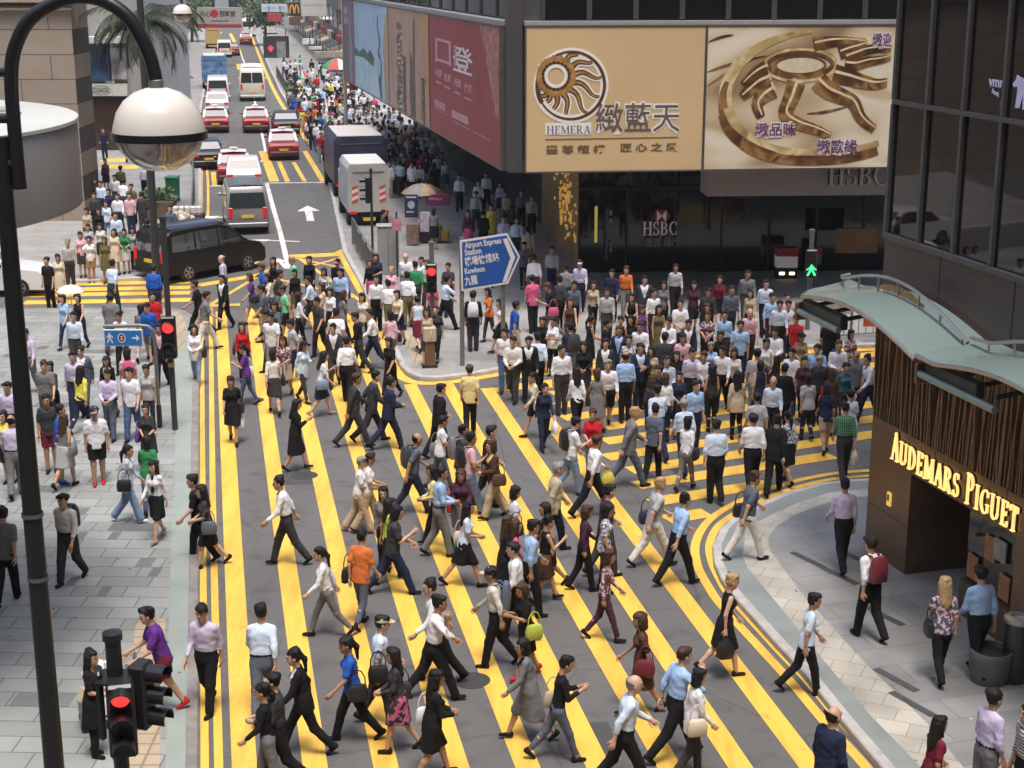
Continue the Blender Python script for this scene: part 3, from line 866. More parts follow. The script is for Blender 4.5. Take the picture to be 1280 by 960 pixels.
def arc_pts(cx, cy, rx, ry, a0, a1, n):
    return [(cx + rx * math.cos(R(a0 + (a1 - a0) * i / n)), cy + ry * math.sin(R(a0 + (a1 - a0) * i / n))) for i in range(n + 1)]

def ribbon(mb_, M, pts, w, z=0.0):
    """flat band on a board; w number or list"""
    n = len(pts); L, Q = [], []
    for i, p in enumerate(pts):
        a, b_ = pts[max(i - 1, 0)], pts[min(i + 1, n - 1)]
        dx, dy = b_[0] - a[0], b_[1] - a[1]; l = math.hypot(dx, dy) or 1
        ww = (w[i] if isinstance(w, (list, tuple)) else w) / 2
        L.append(M @ Vector((p[0] - dy / l * ww, p[1] + dx / l * ww, z))); Q.append(M @ Vector((p[0] + dy / l * ww, p[1] - dx / l * ww, z)))
    for i in range(n - 1): mb_.quad(Q[i], Q[i + 1], L[i + 1], L[i])

def flat(mb_, M, pts, z=0.0):
    a = sum(pts[i][0] * pts[(i + 1) % len(pts)][1] - pts[(i + 1) % len(pts)][0] * pts[i][1] for i in range(len(pts)))
    mb_.poly([M @ Vector((x, y, z)) for x, y in (pts if a > 0 else pts[::-1])])

flen = (AY(1121, 100, 48.6) - C0).length
fo = C0 + fd * 0.47 + fn * 0.03
xs = lambda px: (Vector((AY(px, 125, 47.9).x, AY(px, 125, 47.9).y, 0)) - fo).dot(fd)   # pixel column -> metres along the front
ys = lambda py: AY(760, py, 47.8).z - ZB                                              # pixel row -> metres up the board
TANB = mat('tan poster', (0.64, 0.46, 0.25), 0.55, 0, 0.05, 0.4)
w1 = xs(879)
r1, M1 = board('billboard', 'tan billboard with a golden sun emblem and Chinese lettering on the corner building', fo, fd, w1, ZB + 0.02, ZT, fn, TANB)
OUT = mat('poster pale outline', (0.84, 0.80, 0.74), 0.6, 0, 0.03)
BRN = mat('poster dark brown', (0.10, 0.045, 0.02), 0.5, 0, 0.4, 4)
GLD = mat('poster gold', (0.42, 0.22, 0.06), 0.5, 0, 0.5, 5)
def X1(px): return xs(px)
def Y1(py): return ys(py) - 0.02
cx, cy = X1(711), Y1(106)
rx, ry = X1(753) - X1(711), Y1(64) - Y1(106)
hal, em, gd = MB(), MB(), MB()
ribbon(hal, M1, arc_pts(cx, cy, rx, ry, 0, 360, 60), 0.26, 0.002)
ribbon(em, M1, arc_pts(cx, cy, rx, ry, -150, 150, 60), [0.05 + 0.05 * abs(math.sin(i * math.pi / 60)) for i in range(61)], 0.006)
ribbon(em, M1, arc_pts(cx, cy, rx, ry, 150, 210, 20), 0.14, 0.0065)
sx, sy = X1(692), Y1(94)
ribbon(hal, M1, arc_pts(sx, sy, 0.30, 0.30, 0, 360, 40), 0.10, 0.010)
ribbon(em, M1, arc_pts(sx, sy, 0.40, 0.40, 0, 360, 40), [0.05 + 0.06 * (i % 2) for i in range(41)], 0.008)
ribbon(gd, M1, arc_pts(sx, sy, 0.52, 0.52, 0, 360, 40), 0.16, 0.007)
for k, ang in enumerate([-112, -92, -70, -46, -22, 2, 26, 50, 74, 98, 122, 150, 180, 210, 235]):
    L = min(1.45, 0.0 + [0.95, 1.15, 1.35, 1.5, 1.5, 1.35, 1.15, 0.85, 0.6, 0.45, 0.35, 0.3, 0.3, 0.35, 0.6][k])
    pts, ws = [], []
    for i in range(13):
        t = i / 12; rr = 0.5 + L * t; a_ = R(ang) ; off = 0.17 * math.sin(t * 8.5) * (0.35 + 0.65 * t)
        x = sx + rr * math.cos(a_) - off * math.sin(a_); y = sy + rr * math.sin(a_) + off * math.cos(a_)
        if ((x - cx) / (rx * 0.97)) ** 2 + ((y - cy) / (ry * 0.97)) ** 2 > 1 and i > 2: break
        pts.append((x, y)); ws.append(0.20 * (1 - t * 0.85))
    if len(pts) > 2:
        ribbon(hal, M1, pts, [w + 0.10 for w in ws], 0.003)
        ribbon(em, M1, pts, ws, 0.005)
        ribbon(gd, M1, pts, [w * 0.4 for w in ws], 0.0068)
hal.quad(*[M1 @ Vector(p) for p in ((X1(679), Y1(167), .002), (X1(737), Y1(167), .002), (X1(737), Y1(152), .002), (X1(679), Y1(152), .002))])
hal.build('emblem_outline', OUT, r1); em.build('emblem', BRN, r1); gd.build('emblem_gilding', GLD, r1)
tx, tw = MB(), MB()
serif_text(tx, M1 @ Matrix.Translation((X1(680.5), Y1(165.5), 0.004)), 'HEMERA', 0.24, X1(736) - X1(680), 0.004, bold=1.0)
tx.build('lettering', mat('poster slate blue', (0.16, 0.17, 0.28), 0.6), r1)
tx = MB()
for t_, o_, k_ in ((0.055, 0.002, tw), (0.004, 0.006, tx)):
    add_text(k_, M1 @ Matrix.Translation(((X1(742) + X1(850)) / 2, Y1(149.5), o_)), '緻藍天', 0.95, X1(850) - X1(743) + t_, t_, 0.001)
tw.build('lettering_outline', OUT, r1); tx.build('lettering', mat('poster grey brown', (0.13, 0.10, 0.10), 0.6), r1)
tx = MB()
add_text(tx, M1 @ Matrix.Translation(((X1(680) + X1(755)) / 2, Y1(186), 0.004)), '豐 尊 鉅 構', 0.27, X1(755) - X1(680), 0.008, 0.001)
add_text(tx, M1 @ Matrix.Translation(((X1(774) + X1(848)) / 2, Y1(184.5), 0.004)), '匠 心 之 緻', 0.27, X1(848) - X1(774), 0.008, 0.001)
ribbon(tx, M1, [(X1(679), Y1(172.5)), (X1(848), Y1(171.5))], 0.03, 0.004)
tx.build('slogan', mat('poster olive brown', (0.16, 0.10, 0.04), 0.6), r1)

# silk and gold billboard
def ramp_mat(name, stops, scale):
    m, n, l, b = new_mat(name)
    tc = n.new('ShaderNodeTexCoord'); nz = n.new('ShaderNodeTexNoise'); nz.inputs['Scale'].default_value = scale; nz.inputs['Detail'].default_value = 2; nz.inputs['Distortion'].default_value = 0.8
    l.new(tc.outputs['Object'], nz.inputs['Vector'])
    rp = n.new('ShaderNodeValToRGB'); e = rp.color_ramp.elements
    e[0].position, e[0].color = stops[0][0], (*stops[0][1], 1); e[1].position, e[1].color = stops[-1][0], (*stops[-1][1], 1)
    for p_, c_ in stops[1:-1]: q_ = e.new(p_); q_.color = (*c_, 1)
    l.new(nz.outputs['Fac'], rp.inputs['Fac']); l.new(rp.outputs['Color'], b.inputs['Base Color']); b.inputs['Roughness'].default_value = .45
    return m
def silk_mat():
    m, n, l, b = new_mat('poster of folded silk')
    tc = n.new('ShaderNodeTexCoord')
    mp = n.new('ShaderNodeMapping'); mp.inputs['Scale'].default_value = (0.22, 1, 0.5); mp.inputs['Rotation'].default_value = (0, R(24), 0)
    l.new(tc.outputs['Object'], mp.inputs[0])
    wv = n.new('ShaderNodeTexNoise'); wv.inputs['Scale'].default_value = 1.1; wv.inputs['Detail'].default_value = 1.0; wv.inputs['Distortion'].default_value = 1.2
    l.new(mp.outputs[0], wv.inputs['Vector'])
    rp = n.new('ShaderNodeValToRGB'); e = rp.color_ramp.elements
    e[0].position, e[0].color = 0.30, (0.30, 0.20, 0.11, 1)
    e[1].position, e[1].color = 0.62, (0.78, 0.70, 0.56, 1)
    q = e.new(0.42); q.color = (0.58, 0.45, 0.28, 1)
    q = e.new(0.5); q.color = (0.72, 0.62, 0.46, 1)
    q = e.new(0.75); q.color = (0.62, 0.48, 0.30, 1)
    l.new(wv.outputs['Fac'], rp.inputs['Fac']); l.new(rp.outputs['Color'], b.inputs['Base Color'])
    b.inputs['Roughness'].default_value = 0.5
    return m
o2 = fo + fd * (w1 + 0.08)
w2 = xs(1135) - w1 - 0.08
r2, M2 = board('billboard', 'cream silk billboard with a large gilded sun relief beside the tan one', o2, fd, w2, ZB + 0.02, ZT, fn, silk_mat())
def X2(px): return xs(px) - w1 - 0.08
Z2 = lambda zx: X2(875 + zx / 5.052)           # coordinates read off an enlarged crop
V2 = lambda zy: Y1(25 + zy / 5.052)
P2 = lambda pts: [(Z2(x), V2(y)) for x, y in pts]
dk, gl, pl, ft = MB(), MB(), MB(), MB()
def ell(cx_, cy_, rx_, ry_, a0, a1, n=48): return [(cx_ + rx_ * math.cos(R(a0 + (a1 - a0) * i / n)), cy_ + ry_ * math.sin(R(a0 + (a1 - a0) * i / n))) for i in range(n + 1)]
clipx = lambda pts: [p for p in pts if p[0] < 1235]
ring = clipx(ell(800, 480, 640, 410, 95, 262, 60))
ribbon(gl, M2, P2(ring), [0.10 + 0.30 * math.sin(math.pi * i / (len(ring) - 1)) for i in range(len(ring))], 0.003)
ring = clipx(ell(800, 505, 655, 408, 100, 196, 50))
ribbon(dk, M2, P2(ring), [0.14 + 0.22 * math.sin(math.pi * i / (len(ring) - 1)) for i in range(len(ring))], 0.004)
low = [(150, 600), (185, 690), (250, 760), (350, 830), (470, 872), (620, 895), (800, 900), (980, 885), (1100, 862), (1180, 838)]
ribbon(dk, M2, P2(smooth_line(low, 4)), 0.30, 0.0045)
low2 = [(170, 560), (215, 650), (300, 725), (420, 790), (560, 830), (760, 848), (950, 840), (1100, 815), (1185, 790)]
ribbon(gl, M2, P2(smooth_line(low2, 4)), 0.19, 0.005)
ribbon(dk, M2, P2(ell(640, 285, 220, 85, 0, 360)), 0.22, 0.006)
ribbon(gl, M2, P2(ell(640, 290, 235, 102, 0, 360)), 0.09, 0.0062)
flat(pl, M2, P2(ell(640, 292, 150, 48, 0, 350)), 0.0065)
ribbon(dk, M2, P2(ell(640, 292, 165, 56, 0, 360)), [0.03 + 0.03 * (i % 2) for i in range(49)], 0.0068)
arms = [[(440, 370), (370, 400), (310, 450), (265, 490)], [(470, 440), (410, 480), (370, 540), (400, 620)], [(620, 400), (590, 500), (560, 600), (640, 660), (760, 700), (860, 745)],
        [(760, 390), (830, 450), (920, 490), (1000, 530), (1050, 620), (1100, 670), (1150, 705)], [(860, 345), (960, 370), (1060, 400), (1140, 415), (1215, 405)],
        [(930, 285), (1000, 290), (1080, 270), (1150, 262), (1228, 245)], [(890, 215), (960, 190), (1020, 175), (1060, 160)], [(720, 160), (830, 140), (940, 138), (1050, 150)], [(930, 245), (1000, 220), (1060, 200), (1140, 190), (1228, 195)],
        [(420, 300), (360, 330), (310, 370), (270, 410)]]
for k, a_ in enumerate(arms):
    s_ = smooth_line(a_, 5); n_ = len(s_)
    w_ = [0.60 * (1 - 0.62 * i / n_) * (0.72 if k > 4 else 1.0) for i in range(n_)]
    ribbon(gl, M2, P2([(x + 8, y - 20) for x, y in s_]), [w * 0.55 for w in w_], 0.0072 + k * 1e-4)
    ribbon(dk, M2, P2(s_), w_, 0.0085 + k * 1e-4)
    ribbon(ft, M2, P2([(x + 6, y - 14) for x, y in s_]), [w * 0.16 for w in w_], 0.0098 + k * 1e-4)
for st in ([(40, 330), (160, 290), (330, 250)], [(40, 420), (130, 360), (300, 260), (420, 230)], [(40, 140), (120, 110), (200, 95)], [(700, 600), (820, 590), (960, 560)]):
    ribbon(dk, M2, P2(smooth_line(st, 5)), [0.02 + 0.07 * math.sin(math.pi * i / (len(st) * 5 - 5)) for i in range(len(st) * 5 - 4)], 0.002)
dk.build('relief_bronze', ramp_mat('poster bronze', [(.30, (.045, .018, .008)), (.48, (.15, .065, .025)), (.62, (.36, .20, .07)), (.72, (.10, .045, .018))], 1.3), r2)
gl.build('relief_gold', ramp_mat('poster pale gold', [(.30, (.30, .18, .07)), (.46, (.52, .37, .16)), (.60, (.74, .62, .36)), (.72, (.44, .30, .12))], 1.1), r2)
pl.build('relief_disc', mat('poster ivory', (0.70, 0.60, 0.42), 0.5, 0, 0.1), r2)
ft.build('relief_glints', mat('poster glint', (0.78, 0.66, 0.40), 0.5, 0, 0.2), r2)
tw, tx = MB(), MB()
for s_, zx, zy, wd_ in (('緻品味', 498, 705, 270), ('緻歐緣', 910, 818, 270), ('緻迎', 1168, 140, 130)):
    for kk, th_, o_ in ((tw, 0.05, 0.011), (tx, 0.006, 0.013)):
        add_text(kk, M2 @ Matrix.Translation((Z2(zx), V2(zy), o_)), s_, 0.44, Z2(wd_) - Z2(0), th_, 0.001)
tw.build('lettering_outline', mat('poster lilac white', (0.75, 0.68, 0.72), 0.6), r2)
tx.build('lettering', mat('poster purple', (0.14, 0.045, 0.13), 0.6), r2)

# posters along the street side
LB = [432, 446, 489.5, 541, 605.5, 620]          # pixel columns of the seams, from the far end
lo = C0 + ln * 0.03
def along(px):                                 # pixel column -> metres from the corner along the street side
    u = (px - 640.0)
    # ray in plan meets the line lo + t*ld ; use mid height for the small pitch term
    best = None
    for t in np.linspace(-1, 45, 2400):
        p = lo + ld * t
        x = PX((p.x, p.y, 6.5))[0]
        if best is None or abs(x - px) < best[0]: best = (abs(x - px), t)
    return best[1]
seam = [along(p) for p in LB]
specs = [('violet grey poster with a pale figure at the far end of the street side', (0.20, 0.15, 0.18)),
         ('pale blue poster of a lake shore with dark trees', (0.36, 0.50, 0.62)),
         ('tan and gold poster with tall dark totem shapes', (0.40, 0.25, 0.17)),
         ('maroon property poster with pink lettering nearest the corner', (0.27, 0.05, 0.055))]
POST = []
for i in range(4):
    t1, t0 = seam[i], seam[i + 1]
    if i == 3: t0 = 0.66
    o = lo + ld * t1
    rr, MM = board('billboard', specs[i][0], o, -ld, (t1 - t0) - 0.02, ZB + 0.02, ZT - 0.03, ln, mat('poster ground %s' % 'abcd'[i], specs[i][1], 0.55, 0, 0.12, 0.5))
    POST.append((rr, MM, t1 - t0 - 0.02, ZT - ZB - 0.05))
# violet
rr, MM, w, h = POST[0]; k = MB()
for j in range(2): k.quad(*[MM @ Vector(p) for p in ((w * .12, h * (.7 + .12 * j), .003), (w * .5, h * (.7 + .12 * j), .003), (w * .5, h * (.79 + .12 * j), .003), (w * .12, h * (.79 + .12 * j), .003))])
ribbon(k, MM, smooth_line([(w * .66, h * .9), (w * .7, h * .75), (w * .62, h * .62), (w * .72, h * .5), (w * .66, h * .2), (w * .7, 0.05)], 5), [0.2 + 0.03 * i for i in range(26)], 0.003)
k.build('print', mat('poster lilac print', (0.36, 0.31, 0.34), 0.6, 0, 0.3, 2), rr)
# lake
rr, MM, w, h = POST[1]; k = MB()
flat(k, MM, [(0, h * .25), (w * .55, h * .2), (w * .62, h * .42), (w * .5, h * .5), (w * .42, h * .44), (w * .3, h * .49), (w * .16, h * .42), (0, h * .47)], 0.003)
k.build('print', mat('poster fir green', (0.09, 0.15, 0.12), 0.6, 0, 0.4, 3), rr)
k = MB(); flat(k, MM, [(0, 0.02), (w * .75, 0.02), (w * .7, h * .3), (w * .3, h * .38), (0, h * .36)], 0.005)
k.build('print', mat('poster lake blue', (0.40, 0.56, 0.62), 0.6, 0, 0.2, 1.2), rr)
k = MB(); ribbon(k, MM, smooth_line([(w * .74, h * .9), (w * .72, h * .75), (w * .78, h * .62), (w * .73, h * .5), (w * .8, h * .4), (w * .78, h * .02)], 5), [0.1 + 0.22 * abs(math.sin(i * 0.5)) for i in range(26)], 0.007)
ribbon(k, MM, [(w * .74, h * .25), (w * .8, h * .02)], 0.5, 0.0075)
k.build('print', mat('poster dusky umber', (0.17, 0.13, 0.11), 0.6, 0, 0.4, 3), rr)
k = MB(); flat(k, MM, [(w * .9, 0.02), (w, 0.02), (w, h), (w * .93, h * .9), (w * .86, h * .55)], 0.006)
k.build('print', mat('poster tan edge', (0.42, 0.30, 0.17), 0.6), rr)
# tan totems
rr, MM, w, h = POST[2]; k = MB(); rnd = random.Random(9)
for cx_, wd_, top in ((.3, .17, .86), (.42, .10, .55), (.6, .12, .58), (.66, .06, .93), (.86, .10, .4)):
    n_ = 30
    ribbon(k, MM, [(w * cx_ + rnd.uniform(-.03, .03), h * top * i / n_ + 0.03) for i in range(n_ + 1)], [w * wd_ * rnd.uniform(0.5, 1.0) for i in range(n_ + 1)], 0.003 + cx_ * 0.001)
k.build('print', mat('poster totem brown', (0.15, 0.10, 0.075), 0.6, 0, 0.6, 4), rr)
k = MB()
for i in range(34):
    y = rnd.uniform(.03, .8); x = .3 + rnd.uniform(-.07, .07)
    ribbon(k, MM, [(w * x, h * y), (w * (x + rnd.uniform(.02, .06)), h * (y + rnd.uniform(-.03, .03)))], 0.08, 0.0055 + i * 2e-5)
k.build('print', mat('poster straw', (0.52, 0.44, 0.30), 0.6), rr)
k = MB(); flat(k, MM, [(0.02, .02), (w * .13, .02), (w * .06, h * .55)], 0.004); ribbon(k, MM, smooth_line([(w * .70, h * .6), (w * .78, h * .4), (w * .76, .03)], 6), 0.22, 0.0058)
ribbon(k, MM, [(w * .45, h * .9), (w * .55, h * .9)], 0.5, 0.004); ribbon(k, MM, [(w * .45, h * .74), (w * .55, h * .74)], 0.34, 0.004)
k.build('print', mat('poster dusty rose', (0.44, 0.28, 0.27), 0.6, 0, 0.2), rr)
k = MB(); flat(k, MM, [(w * .88, h), (w * .99, h), (w * .99, h * .1), (w * .95, h * .3), (w * .92, h * .75)], 0.0065)
k.build('print', mat('poster ochre', (0.45, 0.26, 0.07), 0.6, 0, 0.15), rr)
# maroon with writing
rr, MM, w, h = POST[3]; k = MB()
add_text(k, MM @ Matrix.Translation((w * .27, h * .70, .004)), '囗I', 1.0, w * .33, 0.012, 0.001)
for j, x in enumerate((.14, .28, .43, .58)):
    k2 = ['名鑄', '名廚', '光影', '傲勢'][j]
    add_text(k, MM @ Matrix.Translation((w * (x + .02), h * (.515 - .012 * j), .004)), k2, 0.30, w * .11, 0.01, 0.001)
    ribbon(k, MM, [(w * (x - .03), h * (.44 - .012 * j)), (w * (x + .06), h * (.437 - .012 * j))], 0.07, 0.004)
for x0, x1, y, t_ in ((.08, .26, .27, .2), (.36, .6, .25, .26), (.06, .3, .20, .07), (.36, .62, .17, .09), (.66, .88, .165, .10)):
    for q in range(3): ribbon(k, MM, [(w * x0, h * y - 0.09 * q * (t_ > .15)), (w * x1, h * y - 0.09 * q * (t_ > .15))], t_ / 3, 0.004 + q * 1e-4)
k.build('print', mat('poster pink print', (0.50, 0.28, 0.30), 0.6, 0, 0.1), rr)
k = MB(); add_text(k, MM @ Matrix.Translation((w * .52, h * .67, .004)), '登', 0.95, w * .28, 0.012, 0.001)
k.build('print', mat('poster white print', (0.66, 0.60, 0.60), 0.6), rr)
k = MB(); flat(k, MM, [(w * .76, h * .99), (w * .985, h * .99), (w * .985, h * .35), (w * .95, h * .35)], 0.003)
k.build('print', mat('poster dull rose', (0.36, 0.16, 0.15), 0.6, 0, 0.5, 4), rr)

# ---- watch shop building on the near right
PA = Vector((6.7, 27.55, 0)); dA = Vector((0.269, -0.963, 0)).normalized()
rA = math.atan2(dA.y, dA.x)
shop = empty('watch_shop_building', PA, rA, 'bronze clad watch shop with tinted upper glazing and thin gilt ribs', 'building')
LNA = 16.0
def abox(nm, s0, s1, y0, y1, z0, z1, m, parent=None, bev=0):
    k = MB(); k.box(((s0 + s1) / 2, (y0 + y1) / 2, (z0 + z1) / 2), (s1 - s0, y1 - y0, z1 - z0), 0, bev)
    return k.build(nm, m, parent or shop)
abox('body', 0.25, LNA, 0.30, 14, 2.72, 44, DKM)
abox('pier', 0.0, 1.49, 0.0, 14, 0.1, 2.05, BRONZE)
abox('fascia', 0.0, LNA, 0.0, 1.6, 2.052, 2.72, BRONZE)
abox('back_wall', 1.49, LNA, 1.8, 14, 0.1, 2.05, mat('dim interior', (0.10, 0.072, 0.05), 0.5))
abox('pier', 4.75, LNA, 0.003, 1.79, 0.1, 2.05, BRONZE)
dr = abox('door', 1.55, 2.95, 1.55, 1.62, 0.12, 2.03, mat('dark timber door', (0.12, 0.07, 0.042), 0.4, 0, 0.25, 2))
k = MB(); k.box((2.25, 1.5, 1.1), (0.03, 0.05, 0.7), 0, 0.008); k.build('handle', GOLD, dr)
abox('light_panel', 2.98, 3.22, 0.85, 0.95, 0.2, 2.03, mat('pale lit glass', (0.62, 0.66, 0.62), 0.3, 0, 0.05, 2, emit=0.12))
ws = abox('shop_window', 3.24, 4.74, 0.12, 0.16, 0.75, 2.04, glass_dark('shop window glass', (0.02, 0.014, 0.010), 0.05))
abox('window_plinth', 3.24, 4.74, 0.02, 0.5, 0.1, 0.745, mat('brown stone plinth', (0.085, 0.055, 0.035), 0.4))
for i in range(3):
    k = MB(); k.box((3.5 + i * 0.47, 0.08, 1.05 + 0.5 * (i % 2)), (0.30, 0.03, 0.42)); k.build('display_card', mat('copper display', (0.34, 0.15, 0.06), 0.4, 0.2, 0.3, 3), ws)
k = MB(); k.box((4.25, 0.075, 1.62), (0.34, 0.03, 0.36)); k.build('display_card', mat('pale display', (0.30, 0.28, 0.26), 0.5, 0, 0.3, 6), ws)
# gilt ribs, each leaning a little
rnd = random.Random(21); k = MB()
s = 0.05
while s < LNA:
    t = s + rnd.uniform(-0.16, 0.16); z1 = 4.45
    w = rnd.uniform(0.008, 0.02)
    for a_, b_ in ((s, t),):
        v = [Vector((a_ - w, -0.02, 2.73)), Vector((a_ + w, -0.02, 2.73)), Vector((b_ + w, -0.02, z1)), Vector((b_ - w, -0.02, z1))]
        v += [p + Vector((0, 0.12, 0)) for p in v]
        k.add(v, [(0, 1, 2, 3), (7, 6, 5, 4), (0, 4, 5, 1), (1, 5, 6, 2), (2, 6, 7, 3), (3, 7, 4, 0)])
    s += rnd.uniform(0.05, 0.13)
k.build('ribs', mat('dull gilt ribs', (0.27, 0.17, 0.10), 0.45, 0.4, 0.2, 3), shop)
abox('rib_backing', 0.0, LNA, 0.14, 0.29, 2.721, 4.46, mat('brown black backing', (0.045, 0.034, 0.027), 0.4))
abox('spandrel', 0.0, LNA, 0.02, 0.29, 4.462, 6.05, mat('brown spandrel', (0.085, 0.062, 0.053), 0.35, 0.2, 0.12, 0.8))
for s_ in (1.9, 4.1, 6.4, 9.0):
    abox('panel_joint', s_, s_ + 0.012, 0.012, 0.03, 4.47, 6.04, BLACKP)
    abox('panel_joint', s_ + .3, s_ + .312, -0.006, 0.01, 2.06, 2.71, BLACKP)
abox('panel_joint', 0.0, 1.48, -0.006, 0.01, 1.035, 1.045, BLACKP)
abox('sill', 0.0, LNA, -0.05, 0.29, 6.052, 6.14, MULL)
sp_ = 1.13
for fl, (z0, z1) in enumerate(((6.14, 8.42), (8.50, 10.8), (10.9, 13.2))):
    for i in range(14):
        w_ = abox('window', i * sp_ + 0.04, (i + 1) * sp_ - 0.04, 0.05, 0.10, z0, z1, TINT)
        k = MB()
        k.box((i * sp_, 0.03, (z0 + z1) / 2), (0.08, 0.09, z1 - z0 - 0.004)); k.build('mullion', MULL, w_)
    abox('transom', 0.0, LNA, -0.02, 0.10, z1 + 0.002, z1 + 0.078, MULL)
abox('window_return', 0.0, 0.03, 0.11, 12, 6.142, 13.2, TINT)
abox('corner_return', 0.002, 0.24, 0.31, 13.9, 2.722, 6.05, BRONZE)
# letters
lt = empty('shop_sign', PA, rA, 'raised gold serif letters over the watch shop door', 'sign')
k = MB()
serif_text(k, frame((0.84, -0.03, 2.14), (1, 0, 0), (0, 0, 1)), 'AUDEMARS PIGUET', 0.42, 4.02, 0.04, 0.09, {0: 1.28, 9: 1.28}, 0.72)
k.build('lettering', LEDG, lt)
k = MB()
serif_text(k, frame((0.84, -0.004, 2.14), (1, 0, 0), (0, 0, 1)), 'AUDEMARS PIGUET', 0.42, 4.02, 0.015, 0.09, {0: 1.28, 9: 1.28}, 1.3)
k.build('lettering_backing', mat('black letter backing', (0.006, 0.005, 0.004), 0.5), lt)
pq = empty('plaque', PA, rA, 'small gold plaque on the bronze pier', 'sign')
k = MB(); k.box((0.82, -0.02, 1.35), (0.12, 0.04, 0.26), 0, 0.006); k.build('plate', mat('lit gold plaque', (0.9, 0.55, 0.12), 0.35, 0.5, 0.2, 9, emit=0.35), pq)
k = MB(); k.box((0.82, -0.045, 1.38), (0.05, 0.01, 0.12)); k.build('mark', BLACKP, pq)
# vmri decals on the upper glass
dec = empty('window_decal', PA, rA, 'white lettering and a white dog with a red ball stuck on the tinted window', 'decal')
def sfrom(px, py):       # pixel -> (s, z) on the shop front plane
    d = ray(px, py); o = Vector((0, 0, CAMH)); nA = Vector((-dA.y, dA.x, 0))
    t = (PA - o).dot(nA) / d.dot(nA); p = o + d * t
    return (p - PA).dot(dA), p.z
k = MB(); LIL = mat('lilac white vinyl', (0.62, 0.60, 0.85), 0.5, 0, 0.03)
s0, z0 = sfrom(1245, 103); s1, _ = sfrom(1257, 103)
add_text(k, frame((s0, 0.02, z0), (1, 0, 0), (0, 0, 1)), 'vmrl', 0.22, abs(s1 - s0) * 1.75, 0.008, 0.002)
s2, z2 = sfrom(1243, 116)
add_text(k, frame((s2, 0.02, z2), (1, 0, -0.25), (0.2, 0, 1)), 'bank', 0.10, 0.22, 0.004, 0.002)
k.build('lettering', LIL, dec)
k = MB(); MD = frame((0, 0.022, 0), (1, 0, 0), (0, 0, 1))
def DP(pts): return [sfrom(x, y) for x, y in pts]
flat(k, MD, DP([(1264, 105), (1268, 100), (1270, 93), (1274, 96), (1277, 97), (1281, 101), (1290, 108), (1290, 130), (1284, 118), (1283, 137), (1276, 137), (1277, 119), (1273, 135), (1267, 135), (1270, 113), (1270, 108), (1266, 109)]))
k.build('dog', LIL, dec)
s3, z3 = sfrom(1252, 129); k = MB(); flat(k, MD, [(s3 + 0.085 * math.cos(t * .4), z3 + 0.12 * math.sin(t * .4)) for t in range(16)])
k.build('ball', mat('crimson vinyl', (0.35, 0.01, 0.05), 0.5), dec)
